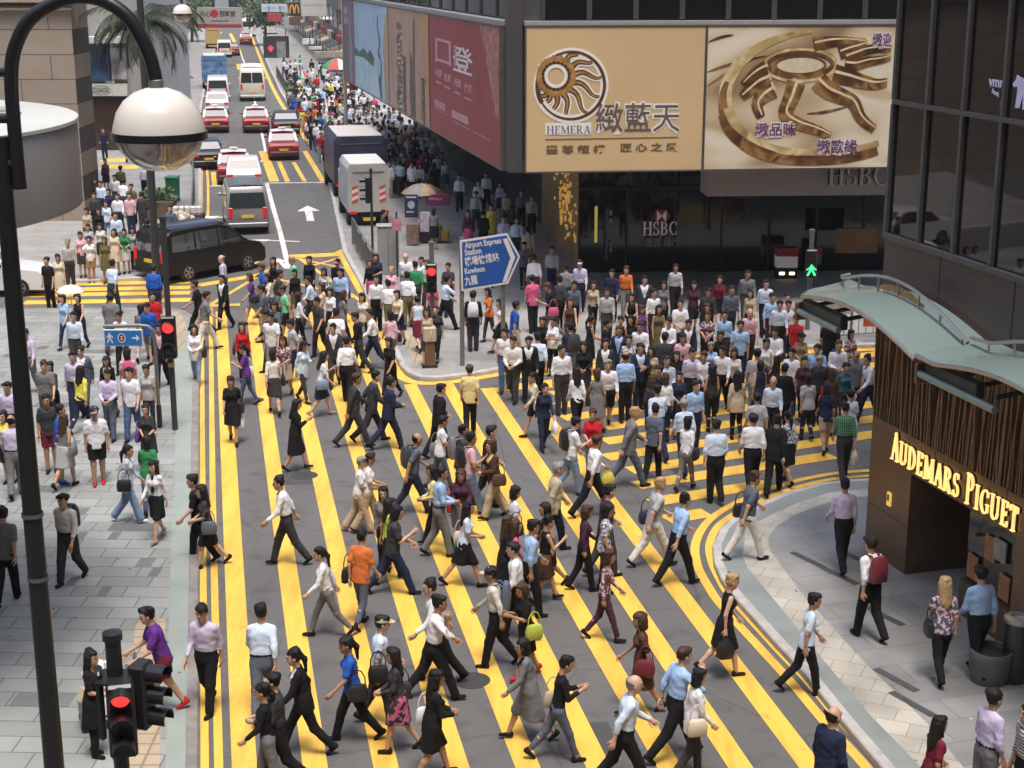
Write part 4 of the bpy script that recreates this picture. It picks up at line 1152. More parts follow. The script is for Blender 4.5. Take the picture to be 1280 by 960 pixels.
# ---- glass canopy
GREENG = mat('pale green canopy glass', (0.20, 0.265, 0.245), 0.18, 0.0, 0.08, 0.8, 0.0, 0.6)
DKGR = mat('dark green steel', (0.05, 0.065, 0.058), 0.4, 0.4, 0.1, 3)
PGR = mat('pale green steel tube', (0.30, 0.38, 0.35), 0.35, 0.4, 0.08, 3)
def canopy(label, s0, s1, zb, out, lobe):
    c_ = empty('glass_canopy', PA, rA, label, 'canopy', 'glass canopies over the shop')
    k = MB(); rings = []
    N = 28
    for i in range(N + 1):
        t = i / N; s = s0 + (s1 - s0) * t
        zz = zb + 0.30 * math.sin(math.pi * min(1, max(0, (t - 0.12) / 0.88))) - 0.16 * t
        o_ = out
        if lobe and t < 0.22: o_ = out * math.sqrt(max(0.0, 1 - ((0.22 - t) / 0.22) ** 2)) * 1.0 + 0.02
        ring_ = []
        for j in range(7):
            y = -o_ * j / 6 + (0.0 if not (lobe and t < .22) else 0.0)
            ring_.append(Vector((s, y - 0.06, zz - 0.10 * (j / 6) ** 2)))
        rings.append(ring_)
    k.loft(rings, closed=False, cap=False)
    low = [[p + Vector((0, 0, -0.03)) for p in r_] for r_ in rings]
    k.loft([r_[::-1] for r_ in low], closed=False, cap=False)
    k.build('glass', GREENG, c_, smooth=True)
    k = MB(); k.tube([r_[-1] + Vector((0, -0.02, -0.02)) for r_ in rings], 0.035, 8); k.build('edge_tube', STEEL, c_, smooth=True)
    k = MB(); k.tube([r_[2] + Vector((0, 0, 0.10 + 0.18 * math.sin(math.pi * min(1, i / N)))) for i, r_ in enumerate(rings)], 0.03, 8); k.build('rail', STEEL, c_, smooth=True)
    k = MB()
    for i in range(3, N, 4):
        k.tube([rings[i][2], rings[i][2] + Vector((0, 0, 0.10 + 0.18 * math.sin(math.pi * i / N)))], 0.022, 6)
    k.build('rail_posts', STEEL, c_)
    k = MB()
    e0 = rings[5][-1] if lobe else rings[0][-1]
    for s_, zo in ((s0 + (0.6 if lobe else 0.05), 0),):
        k.box((s_ + .75, -out + 0.12, zb - 0.32), (1.5, 0.16, 0.26), 0, 0.02)
    k.build('beam', DKGR, c_)
    k = MB(); k.tube([(s0 + (0.4 if lobe else 0), -out + 0.0, zb - 0.42), (s0 + 2.1, -out + .02, zb - 0.44)], 0.06, 10); k.build('tube', PGR, c_, smooth=True)
    k = MB()
    for q in range(3):
        s_ = s0 + 0.75 + q * 0.6
        k.tube([(s_, -out + 0.12, zb - 0.30), (s_, 0.1, zb - 0.15)], 0.04, 8)
    k.build('brackets', DKGR, c_)
    k = MB(); k.box((s0 + (0.55 if lobe else 0.0), -out + 0.05, zb - 0.42), (0.07, 0.24, 0.34), 0, 0.02); k.build('end_plate', mat('copper brown plate', (0.22, 0.13, 0.09), 0.4, 0.5), c_)
    k = MB()
    for i in range(10, 20):
        a_, b_ = rings[i][2] + Vector((0, 0.01, 0.05)), rings[i + 1][2] + Vector((0, 0.01, 0.05))
        hh = 0.14 * math.sin(math.pi * (i - 9) / 12)
        k.quad(a_, b_, b_ + Vector((0, 0, hh)), a_ + Vector((0, 0, hh)))
    if lobe: k.build('crest_panel', mat('amber glass', (0.36, 0.22, 0.09), 0.2, 0.2, 0.5, 6), c_)
    return c_
canopy('pale green glass canopy with rounded end over the shop corner', -1.1, 3.75, 5.08, 1.35, True)
canopy('second glass canopy stepping out beyond the first over the shop front', 3.85, 8.6, 5.02, 1.4, False)

# ---- buildings on the left
STONE = brick_mat('beige granite blocks', (0.34, 0.27, 0.205), (0.30, 0.24, 0.185), (0.07, 0.055, 0.045), 2.3, 1.02, 0.018, 0.7, 0.15, 'XZ', 0.43)
STONE_S = brick_mat('beige granite flank', (0.36, 0.29, 0.22), (0.32, 0.255, 0.195), (0.07, 0.055, 0.045), 2.3, 1.02, 0.018, 0.7, 0.15, 'YZ', 0.43)
sb = AY(108, 282, 66.0)
st = empty('stone_building', (sb.x, 66.0, 0), 0, 'beige granite block building rising behind the round canopy', 'building')
k = MB(); k.box((-25, 1.25, 20), (50, 2.5, 40)); k.build('wall', STONE, st)
k = MB()
for z in (9.35,):
    k.box((-25, -0.08, z), (50.4, 0.6, 0.16)); k.box((-25, -0.05, z - 0.35), (50.2, 0.4, 0.1))
k.build('string_course', mat('beige string course', (0.33, 0.26, 0.20), 0.7), st)
rc = empty('round_canopy', (-10.4, 22, 0), 0, 'big round grey canopy with a slatted white roof at the pavement corner', 'canopy')
k = MB(); k.lathe([(4.0, 7.37), (4.12, 7.40), (4.12, 8.56), (4.1, 8.6)], n=96); k.build('drum', mat('taupe grey metal cladding', (0.225, 0.205, 0.198), 0.4, 0.2, 0.05, 0.5), rc, smooth=True)
k = MB(); k.lathe([(4.14, 8.59), (4.14, 8.64), (4.1, 8.66), (0.0, 8.69)], n=96); k.build('roof', mat('off white roof sheet', (0.50, 0.51, 0.475), 0.5, 0, 0.08, 0.6), rc, smooth=True)
k = MB(); k.lathe([(0, 7.38), (4.0, 7.38)], n=64); k.build('underside', mat('pale soffit', (0.35, 0.34, 0.33)), rc)
for i in range(9):
    y = -3.08 + i * .77
    L = math.sqrt(max(0.2, 3.3 ** 2 - y * y))
    k = MB(); k.box((0, y, 8.69), (2 * L, 0.34, 0.04), 0, 0.01); k.build('roof_slat', mat('grey roof glazing', (0.30, 0.32, 0.31), 0.3, 0, 0.1, 1), rc)
k = MB(); k.box((-6.5, 0, 8.0), (9.6, 6.5, 1.1)); k.build('link_roof', mat('taupe grey metal cladding', (0.235, 0.205, 0.19)), rc)
# block across the way, seen only in the glass
ob = empty('office_block', (-30.5, 5, 0), 0, 'pale stone office block across the pavement', 'building')
k = MB(); k.box((0, 0, 11), (17, 62, 22)); k.build('wall', STONE_S, ob)
for i in range(9):
    for j in range(3):
        k = MB(); k.box((8.5, -27 + i * 6.6, 3.2 + j * 5.2), (0.12, 3.2, 3.4)); k.build('window', DKG, ob)
# shop with posters on the left of the street
cs0, cs1 = AY(108, 195, 92), AY(166, 195, 90)
cs = empty('fashion_shop', (0, 0, 0), 0, 'fashion shop with a white name band under tall window posters', 'shop')
def facebox(nm, px0, px1, py0, py1, Y, m, depth=0.3, parent=None, zmin=None):
    a_, b_ = AY(px0, py1, Y), AY(px1, py0, Y)
    k = MB(); z0_ = a_.z if zmin is None else zmin
    k.box(((a_.x + b_.x) / 2, Y + depth / 2, (z0_ + b_.z) / 2), (abs(b_.x - a_.x), depth, b_.z - z0_))
    return k.build(nm, m, parent)
facebox('wall', 80, 167, -60, 200, 92.5, mat('pale shop wall', (0.36, 0.35, 0.33), 0.7), 14, cs, 0.0)
facebox('name_band', 109, 158, 105, 120, 92.0, mat('white enamel band', (0.62, 0.62, 0.58), 0.5), 0.45, cs)
facebox('shop_window', 111, 160, 122, 198, 92.2, glass_dark('shop interior', (0.05, 0.03, 0.02), 0.1), 0.25, cs, 0.15)
pw = facebox('window_poster', 110, 137, 55, 101, 92.1, mat('navy poster', (0.035, 0.075, 0.16), 0.5, 0, 0.7, 1.5), 0.3, cs)
facebox('window_poster', 138.5, 156, 60, 99, 92.1, mat('grey fashion poster', (0.40, 0.40, 0.42), 0.5, 0, 0.7, 1.2), 0.3, cs)
facebox('canopy', 107, 152, 46, 54, 91.4, mat('white awning', (0.62, 0.66, 0.62), 0.6), 1.0, cs)
facebox('poster_edge', 132, 140, 55, 104, 92.16, mat('cream strip', (0.6, 0.57, 0.45), 0.6), 0.2, cs)
k = MB(); q = AY(126, 113, 91.97)
add_text(k, frame((q.x, q.y, q.z), (1, 0, 0), (0, 0, 1)), 'COACH', 0.36, 0.86, 0.006, 0.004)
rb = arc_pts(0, 0, 0.56, 0.26, 0, 360, 32)
ribbon(k, frame((q.x, q.y, q.z), (1, 0, 0), (0, 0, 1)), rb, 0.03, 0.004)
k.build('lettering', mat('charcoal lettering', (0.06, 0.06, 0.06), 0.5), cs)
# rows of shops up the street
sd = street_dir(272)
def row(label, name, o, d, n, L, H, col, nwin, signs, cat='shop'):
    b_ = empty(name, o, 0, label, cat)
    k = MB(); k.prism([p.to_2d()[:] for p in (Vector(), d * L, d * L - n * 12, -n * 12)], 0, H)
    k.build('wall', mat('wall ' + name + label[:12], col, 0.75, 0, 0.15, 0.6), b_)
    for j in range(nwin):
        a_, q_ = d * (L * (j + .12) / nwin) + n * .03, d * (L * (j + .88) / nwin) + n * .03
        k = MB(); k.prism([p.to_2d()[:] for p in (a_, q_, q_ + n * .05, a_ + n * .05)], 0.3, 3.0); sw = k.build('shop_window', DKG, b_)
        k = MB(); k.prism([p.to_2d()[:] for p in (a_, q_, q_ + n * .4, a_ + n * .4)], 3.05, 3.75)
        k.build('sign_band', mat('sign band %d' % (j % len(signs) if name != 'x' else 0) + name, signs[j % len(signs)], 0.5), b_)
        for f_ in range(3):
            z0 = 4.3 + f_ * 3.2
            if z0 + 2 < H:
                k = MB(); k.prism([p.to_2d()[:] for p in (a_, q_, q_ + n * .04, a_ + n * .04)], z0, z0 + 2.0); k.build('window', DKG, b_)
        k = MB(); aw = 3.02
        k.add([a_ + n * .45 + Vector((0, 0, aw)), q_ + n * .45 + Vector((0, 0, aw)), q_ + n * 1.5 + Vector((0, 0, aw - .35)), a_ + n * 1.5 + Vector((0, 0, aw - .35)),
               a_ + n * .45 + Vector((0, 0, aw - .06)), q_ + n * .45 + Vector((0, 0, aw - .06)), q_ + n * 1.5 + Vector((0, 0, aw - .41)), a_ + n * 1.5 + Vector((0, 0, aw - .41))],
              [(0, 1, 2, 3), (7, 6, 5, 4), (0, 4, 5, 1), (1, 5, 6, 2), (2, 6, 7, 3), (3, 7, 4, 0)])
        k.build('awning', mat('awning %d' % (j % 3) + name, [(0.05, 0.05, 0.05), (0.45, 0.36, 0.22), (0.16, 0.10, 0.07)][j % 3], 0.7), b_)
    return b_
ro0 = G(452, 112); ro0 = Vector((ro0.x, ro0.y, 0))
nR = Vector((-sd.y, sd.x, 0)); nR = nR if nR.x < 0 else -nR
cols = [(0.34, 0.28, 0.19), (0.20, 0.19, 0.19), (0.42, 0.37, 0.25), (0.25, 0.25, 0.27), (0.36, 0.33, 0.30)]
labs = ['cream walled shop building nearest beyond the posters on the far pavement', 'dark grey shop building second along the far pavement', 'sandy shop building third along the far pavement', 'slate grey shop building fourth along the far pavement', 'pale grey shop building last along the far pavement']
for i in range(5):
    row(labs[i], 'shop_building', ro0 + sd * (i * 26.0), sd, nR, 25.6, 16 + 3 * (i % 3), cols[i], 4, [(0.03, 0.03, 0.03), (0.5, 0.45, 0.35), (0.10, 0.06, 0.05), (0.4, 0.06, 0.05)])
lo0 = AY(168, 180, 100); lo0 = Vector((lo0.x, lo0.y, 0))
nL = -nR
labs = ['brown shop building beside the fashion shop behind the palm', 'grey shop building second along the near kerb row', 'stone coloured shop building third along the near kerb row', 'dusky shop building last along the near kerb row']
for i in range(4):
    row(labs[i], 'shop_building', lo0 + sd * (i * 30.0), sd, nL, 29.5, 17 + 2 * (i % 2), [(0.17, 0.12, 0.09), (0.22, 0.22, 0.21), (0.30, 0.26, 0.2), (0.18, 0.18, 0.2)][i], 4, [(0.5, 0.42, 0.12), (0.45, 0.05, 0.05), (0.1, 0.18, 0.3), (0.4, 0.4, 0.38)])
# block closing the view
fb = empty('distant_block', (0, 0, 0), 0, 'grey tower block closing the far end of the street', 'building')
e = G(300, 28); k = MB(); k.box((e.x - 20, 330, 30), (150, 14, 60)); k.build('wall', mat('distant grey concrete', (0.26, 0.27, 0.27), 0.8, 0, 0.2, 0.1), fb)
for i in range(20):
    for j in range(5):
        k = MB(); k.box((e.x - 92 + i * 7.4, 322.95, 3.4 + j * 4), (4.6, 0.1, 2.2)); k.build('window', DKG, fb)

# unseen towers added to cut low skylight; also mirrored in the glass fronts
for lab_, bx, by, w_, d_, h_ in (('unseen tower added behind the viewpoint to block low skylight', 10, -44, 100, 24, 85), ('unseen tower added across from the pavement to block low skylight', -66, -44, 46, 30, 44), ('unseen tower added beyond the watch shop to block low skylight', 56, 2, 40, 60, 70)):
    t_ = empty('sky_blocking_tower', (bx, by, 0), 0, lab_, 'building')
    k = MB(); k.box((0, 0, h_ / 2), (w_, d_, h_)); k.build('wall', mat('dark tower cladding', (0.10, 0.095, 0.09), 0.5, 0, 0.1, 0.3), t_)  # kept dark so the added towers bounce little light into the recess
    if bx < 40:
        for i in range(10):
            for j in range(6):
                k = MB(); k.box((-w_ / 2 + (i + .5) * w_ / 10, d_ / 2, 4 + j * 6), (w_ / 16, 0.1, 3.4)); k.build('window', DKG, t_)
# ================================================================== STREET FURNITURE
POLE = mat('dark grey pole paint', (0.045, 0.046, 0.05), 0.45, 0.2, 0.12, 4)
GREYPOLE = mat('grey galvanised pole', (0.20, 0.21, 0.20), 0.5, 0.5, 0.1, 5)
WPLAST = mat('white enamel dome', (0.66, 0.63, 0.57), 0.32, 0, 0.05, 2)
REDL = mat('lit red lens', (1.0, 0.03, 0.03), 0.3, emit=1.0)
REDS = mat('tail lamp red', (0.55, 0.012, 0.015), 0.2, 0, 0.05, 3, emit=0.12)
GRNL = mat('lit green lens', (0.05, 1.0, 0.25), 0.3, emit=0.9)
DLENS = mat('unlit lens', (0.03, 0.02, 0.02), 0.15)
def lampglass():
    m, n, l, b = new_mat('clear lamp bowl')
    b.inputs['Base Color'].default_value = (0.62, 0.54, 0.49, 1)
    b.inputs['Roughness'].default_value = 0.06
    b.inputs['Transmission Weight'].default_value = 0.55
    b.inputs['IOR'].default_value = 1.15
    return m
LGL = lampglass()
def globe(parent, c, r):
    k = MB(); k.lathe([(r * 1.0, 0.0), (r * 0.985, r * .12), (r * .90, r * .42), (r * .74, r * .66), (r * .5, r * .84), (r * .25, r * .93), (0, r * .95)], c, 48); k.build('dome', WPLAST, parent, smooth=True)
    k = MB(); k.lathe([(r * .97, 0.0), (r * 1.04, 0.0), (r * 1.04, -r * .17), (r * .95, -r * .17)], c, 48); k.build('band', BLACKP, parent, smooth=True)
    k = MB(); k.lathe([(r * .95, -r * .172), (r * .86, -r * .42), (r * .66, -r * .66), (r * .36, -r * .82), (0, -r * .88)], c, 48); k.build('bowl', LGL, parent, smooth=True)
    k = MB(); k.lathe([(r * .16, r * .9), (r * .16, r * 1.1), (r * .1, r * 1.16)], c, 16); k.build('collar', GREYPOLE, parent, smooth=True)

YL = 14.0
b0 = AY(70, 985, YL)
lp = empty('street_lamp', (b0.x, YL, 0), 0, 'tall black lamp post with a curved arm and big white domed globe', 'street lamp', 'globe lamps over the street')
def lpv(px, py, Y=YL): return AY(px, py, Y) - Vector((b0.x, YL, 0))
k = MB(); k.tube([(0, 0, 0), (0, 0, 0.8), (0, 0, 3.0), (0, 0, 9.3)], [0.13, 0.105, 0.1, 0.075], 20); k.build('post', BLACKP, lp, smooth=True)
k = MB(); pa = [lpv(x, y) for x, y in smooth_line([(25, 236), (22, 205), (17, 150), (14, 100), (18, 62), (36, 26), (68, 4), (100, -4), (132, 2), (162, 24), (184, 62), (193, 92), (196, 112)], 5)]
k.tube(pa, 0.062, 14); k.build('arm', BLACKP, lp, smooth=True)
for y in (90, 148, 205):
    q = lpv(16, y); k = MB(); k.tube([(-0.02, 0, q.z), (q.x, 0, q.z)], 0.045, 10); k.build('bracket', BLACKP, lp)
for y in (643, 722):
    q = lpv(50, y); k = MB(); k.lathe([(0.10, -0.02), (0.104, -0.02), (0.104, 0.02), (0.10, 0.02)], (0, 0, q.z), 20); k.build('strap', mat('dull metal strap', (0.16, 0.16, 0.155), 0.5, 0.4), lp)
globe(lp, lpv(199, 164), 0.41)
Y2 = 50.0
b2 = AY(195, 330, Y2)
lp2 = empty('street_lamp', (b2.x, Y2, 0.1), 0, 'second globe lamp on a thick grey pole at the far corner', 'street lamp', 'globe lamps over the street')
k = MB(); k.tube([(0, 0, 0), (0, 0, 11.4)], [0.13, 0.1], 14); k.build('post', POLE, lp2, smooth=True)
q = AY(228, 17, Y2) - Vector((b2.x, Y2, 0.1))
k = MB(); k.tube([(0, 0, 11.3)] + [(q.x * (0.5 - 0.5 * math.cos(R(a_))), 0, 11.3 + 0.8 * math.sin(R(a_)) - (11.3 - q.z - .28) * (a_ / 180.0)) for a_ in range(15, 181, 15)], 0.05, 8); k.build('arm', POLE, lp2, smooth=True)
globe(lp2, q, 0.30)

def light_head(parent, c, rz, n, lit, mat_lit, w=0.30, h=0.30, lens=0.095, man=False, visor=True):
    """a signal head of n lenses looking along -Y before rz"""
    M = Matrix.Translation(c) @ Matrix.Rotation(rz, 4, 'Z')
    k = MB(); k.T = M; k.box((0, 0, 0), (w, 0.2, n * h), 0, 0.03)
    hd_ = k.build('signal_head', BLACKP, parent)
    for i in range(n):
        z = (n - 1) * h / 2 - i * h
        k = MB(); k.T = M
        k.v += []
        pts = [Vector((lens * math.cos(t), -0.104, z + lens * math.sin(t))) for t in [2 * math.pi * a_ / 20 for a_ in range(20)]]
        k.add(pts + [Vector((0, -0.118, z))], [((a_ + 1) % 20, a_, 20) for a_ in range(20)])
        k.build('lens', mat_lit if i == lit else DLENS, hd_)
        if visor:
            k = MB(); k.T = M; v = []
            for a_ in range(13):
                t = math.pi * (-0.12 + 1.24 * a_ / 12); r_ = lens * 1.18
                for y in (-0.1, -0.30):
                    v.append(Vector((r_ * math.cos(t), y, z + r_ * math.sin(t))))
            k.add(v, [(2 * a_, 2 * a_ + 2, 2 * a_ + 3, 2 * a_ + 1) for a_ in range(12)])
            k.add([p + Vector((0, 0, 0.006)) for p in v], [(2 * a_ + 1, 2 * a_ + 3, 2 * a_ + 2, 2 * a_) for a_ in range(12)])
            k.build('visor', BLACKP, hd_)
    return hd_
def signal_pole(base, top, label, r=0.055, m=None, stripes=False):
    s_ = empty('traffic_light', base, 0, label, 'traffic light')
    k = MB(); k.tube([(0, 0, 0), (0, 0, top)], r, 12); k.build('pole', m or POLE, s_)
    k = MB(); k.lathe([(0, 0.05), (r * 1.25, 0.03), (r * 1.25, -0.05)], (0, 0, top), 12); k.build('cap', m or POLE, s_)
    return s_
# big near signal at the kerb
ns = AY(151, 940, 15.0); ns0 = Vector((ns.x, 15.0, PVZ))
tl = signal_pole(ns0, 3.86, 'big near traffic light showing red with side heads beside the tactile strip', 0.085, BLACKP)
zc = AY(153, 871, 15).z - PVZ
zc += .16
light_head(tl, Vector((0.10, -0.22, zc - 0.30)), R(14), 3, 0, REDL, 0.29, 0.28, 0.10)
light_head(tl, Vector((0.26, 0.06, zc - 0.16)), R(74), 3, 9, REDL, 0.25, 0.25, 0.09)
k = MB(); k.box((0.02, -0.05, zc + 0.09), (0.36, 0.36, 0.03)); k.build('hood', BLACKP, tl)
k = MB(); k.box((-0.17, -0.02, zc - 0.22), (0.08, 0.24, 0.8), R(15), 0.03); k.build('back_shield', BLACKP, tl)
# pedestrian red at the left pavement
g = G(219, 537, PVZ)
tp = signal_pole(g, AY(205, 272, g.y).z - PVZ, 'tall slim pedestrian light showing red beside the blue crossing sign', 0.07)
zr = AY(214, 404, g.y).z - PVZ
light_head(tp, Vector((0.02, -0.16, zr - 0.30)), R(4), 2, 0, REDL, 0.34, 0.5, 0.13, visor=True)
k = MB(); k.box((0.0, -0.09, zr - 0.78), (0.12, 0.14, 0.3), 0, 0.02); k.build('push_button_box', BLACKP, tp)
k = MB(); k.lathe([(0.078, 0), (0.08, 0.0), (0.08, 0.12), (0.078, 0.12)], (0, 0, zr - 1.05), 12); k.build('yellow_band', mat('ochre band', (0.5, 0.4, 0.15)), tp)
# far corner pedestrian red
g = G(541, 432, PVZ)
tp = signal_pole(g, AY(540, 303, g.y).z - PVZ, 'pedestrian light showing red on the corner pavement beside the direction sign', 0.07, GREYPOLE)
zr = AY(540, 336, g.y).z - PVZ
light_head(tp, Vector((0, -0.16, zr - 0.24)), R(3), 2, 0, REDL, 0.30, 0.42, 0.12)
# vehicle signal seen from the side by the white lorry
g = G(466, 322, PVZ)
tp = signal_pole(g, AY(463, 212, g.y).z - PVZ, 'vehicle signal seen sideways in front of the white lorry', 0.05)
light_head(tp, Vector((-0.12, 0, AY(463, 234, g.y).z - PVZ - 0.1)), R(-88), 3, 9, REDL, 0.26, 0.33, 0.1)
# green man under the fascia
g = G(1009, 412, PVZ)
tp = signal_pole(g, AY(1012, 288, g.y).z - PVZ, 'pedestrian light showing a green walking figure under the fascia', 0.07, GREYPOLE)
zr = AY(1008, 330, g.y).z - PVZ
hd_ = light_head(tp, Vector((-0.02, -0.16, zr + 0.05)), 0, 2, 9, GRNL, 0.34, 0.42, 0.13, visor=False)
k = MB(); Mm = frame((-0.02, -0.285, zr - 0.12), (1, 0, 0), (0, 0, 1)); u = 0.16
for pts in ([(-.1, .42), (.1, .42), (.1, .62), (-.1, .62)], [(-.2, -.1), (.2, -.1), (.25, .38), (-.2, .38)], [(-.2, -.1), (0, -.1), (-.25, -.75), (-.45, -.75)], [(0, -.1), (.2, -.1), (.45, -.7), (.25, -.75)], [(.2, .3), (.5, 0), (.4, -.08), (.15, .15)], [(-.2, .3), (-.5, 0), (-.4, -.08), (-.15, .15)]):
    flat(k, Mm, [(x * u * 2, y * u * 1.5) for x, y in pts], 0.0)
k.build('walking_figure', GRNL, hd_)
# blue crossing sign on its arm
SBL = mat('sign blue', (0.015, 0.17, 0.50), 0.45, 0, 0.05, 1)
DBL = mat('direction sign blue', (0.012, 0.085, 0.36), 0.45, 0, 0.06, 1)
SWH = mat('sign white face', (0.68, 0.68, 0.68), 0.5, 0, 0.05)
g = G(200, 534, PVZ)
cs_ = empty('crossing_sign', g, 0, 'small blue sign with walking figure and arrow on a bent pole', 'sign')
A0, A1 = AY(131, 432, g.y) - g, AY(179, 411, g.y) - g
k = MB(); k.tube([(0, 0, 0), (0, 0, A1.z - 0.25), (-0.02, 0, A1.z - 0.05), (-0.14, 0, A1.z + 0.06), (-0.34, 0, A1.z + 0.08), (A0.x, 0, A1.z + 0.06)], 0.045, 10); k.build('pole', GREYPOLE, cs_, smooth=True)
k = MB(); k.tube([(0, 0, 0), (0, 0, 0.55)], 0.062, 12); k.build('pole_base', BLACKP, cs_)
cw, ch_ = A1.x - A0.x, A1.z - A0.z
k = MB(); k.box(((A0.x + A1.x) / 2, -0.05, (A0.z + A1.z) / 2), (cw, 0.03, ch_), 0, 0.008); k.build('plate', SWH, cs_)
k = MB(); k.box(((A0.x + A1.x) / 2, -0.068, (A0.z + A1.z) / 2), (cw - 0.06, 0.012, ch_ - 0.06)); k.build('plate', SBL, cs_)
Mm = frame((A0.x, -0.078, A0.z), (1, 0, 0), (0, 0, 1)); k = MB()
def fig(cx_, cy_, s_):
    for pts in ([(-.08, .36), (.08, .36), (.08, .5), (-.08, .5)], [(-.12, -.05), (.12, -.05), (.12, .33), (-.12, .33)], [(-.12, -.05), (0, -.05), (-.2, -.5), (-.3, -.5)], [(0, -.05), (.12, -.05), (.32, -.5), (.2, -.5)], [(.12, .3), (.35, .05), (.28, 0), (.1, .2)], [(-.12, .3), (-.35, .05), (-.28, 0), (-.1, .2)]):
        flat(k, Mm, [(cx_ + x * s_, cy_ + y * s_) for x, y in pts], 0.0)
fig(cw * .16, ch_ * .5, ch_ * .62)
flat(k, Mm, [(cw * .72, ch_ * .45), (cw * .83, ch_ * .45), (cw * .83, ch_ * .3), (cw * .92, ch_ * .5), (cw * .83, ch_ * .7), (cw * .83, ch_ * .55), (cw * .72, ch_ * .55)], 0.0)
ribbon(k, Mm, ell(cw * .46, ch_ * .5, cw * .085, ch_ * .26, 0, 360, 24), 0.02, 0.001)
k.build('symbols', SWH, cs_)
k = MB(); flat(k, Mm, ell(cw * .46, ch_ * .5, cw * .08, ch_ * .25, 0, 345, 23), 0.0); k.build('emblem', mat('railway maroon', (0.20, 0.008, 0.02), 0.5), cs_)
k = MB(); flat(k, Mm, [(cw * .42, ch_ * .4), (cw * .5, ch_ * .4), (cw * .46, ch_ * .5)], 0.002); flat(k, Mm, [(cw * .42, ch_ * .6), (cw * .46, ch_ * .5), (cw * .5, ch_ * .6)], 0.002); k.build('emblem_mark', SWH, cs_)
# big blue direction sign
g0, g1 = G(578, 457, PVZ), G(629, 452, PVZ)
ds = empty('direction_sign', g0, 0, 'big blue arrow shaped airport sign on two grey posts', 'sign')
Ys = g0.y
k = MB(); k.tube([(0, 0, 0), (0, 0, AY(576, 296, Ys).z - PVZ)], 0.062, 12); k.build('post', GREYPOLE, ds)
dx = g1.x - g0.x
k = MB(); k.tube([(dx, 0.02, 0), (dx, 0.02, AY(629, 300, Ys).z - PVZ)], 0.062, 12); k.build('post', GREYPOLE, ds)
outp = [(575, 300), (634, 291), (650, 320), (635, 354), (577, 363)]
W_ = [AY(x, y, Ys) - g0 for x, y in outp]
Ms = frame((0, -0.09, 0), (1, 0, 0), (0, 0, 1))
def sgn_pts(pts): return [((AY(x, y, Ys) - g0).x, (AY(x, y, Ys) - g0).z) for x, y in pts]
k = MB(); P_ = sgn_pts(outp)
P_ = P_ if sum(P_[i][0] * P_[(i + 1) % 5][1] - P_[(i + 1) % 5][0] * P_[i][1] for i in range(5)) > 0 else P_[::-1]
k.add([Ms @ Vector((x, y, -0.03)) for x, y in P_] + [Ms @ Vector((x, y, 0.0)) for x, y in P_], [(4, 3, 2, 1, 0), (5, 6, 7, 8, 9)] + [(i, (i + 1) % 5, 5 + (i + 1) % 5, 5 + i) for i in range(5)])
k.build('plate', SWH, ds)
inn = [(577.5, 302.2), (632.8, 293.5), (647.5, 320), (633.5, 351.5), (579, 360.3)]
k = MB(); flat(k, Ms, sgn_pts(inn), 0.005); k.build('plate', DBL, ds)
k = MB()
flat(k, Ms, sgn_pts([(628.5, 298), (634, 297), (644, 320.5), (638, 321.5)]), 0.008); flat(k, Ms, sgn_pts([(638, 321.5), (644, 320.5), (633, 351), (628, 351.8)]), 0.008)
sl_d = (sgn_pts([(633, 294)])[0][1] - sgn_pts([(577, 302.5)])[0][1]) / (sgn_pts([(633, 294)])[0][0] - sgn_pts([(577, 302.5)])[0][0])
for t_, x0, x1, yc, sz in (('Airport Express', 581, 627, 305.5, .22), ('Station', 581, 602, 315, .22), ('機場快綫站', 581, 624, 326, .26), ('Kowloon', 581, 606, 338, .22), ('九龍', 581, 597, 351, .28)):
    a_, b_ = sgn_pts([(x0, yc)])[0], sgn_pts([(x1, yc)])[0]
    Mt = Ms @ Matrix.Translation(((a_[0] + b_[0]) / 2, a_[1] + sl_d * ((a_[0] + b_[0]) / 2 - a_[0]) * 0.6, 0.008)) @ Matrix.Rotation(math.atan(sl_d), 4, 'Z')
    add_text(k, Mt, t_, sz, b_[0] - a_[0], 0.006, 0.001)
k.build('lettering', SWH, ds)
# brown control post on the corner
g = G(537, 458, PVZ)
cpz = empty('control_post', g, 0, 'brown corner post with a beige cap', 'post')
k = MB(); k.box((0, 0, 0.36), (0.30, 0.30, 0.72), 0.2, 0.03, (0.92, 0.92)); k.build('post', mat('rust brown post', (0.17, 0.085, 0.05), 0.6, 0, 0.2, 4), cpz)
k = MB(); k.box((0, 0, 0.93), (0.36, 0.36, 0.42), 0.2, 0.04); k.build('cap', mat('beige cap', (0.48, 0.42, 0.33), 0.6), cpz)
k = MB(); k.box((0, 0, 0.03), (0.40, 0.40, 0.06), 0.2); k.build('base', BLACKP, cpz)
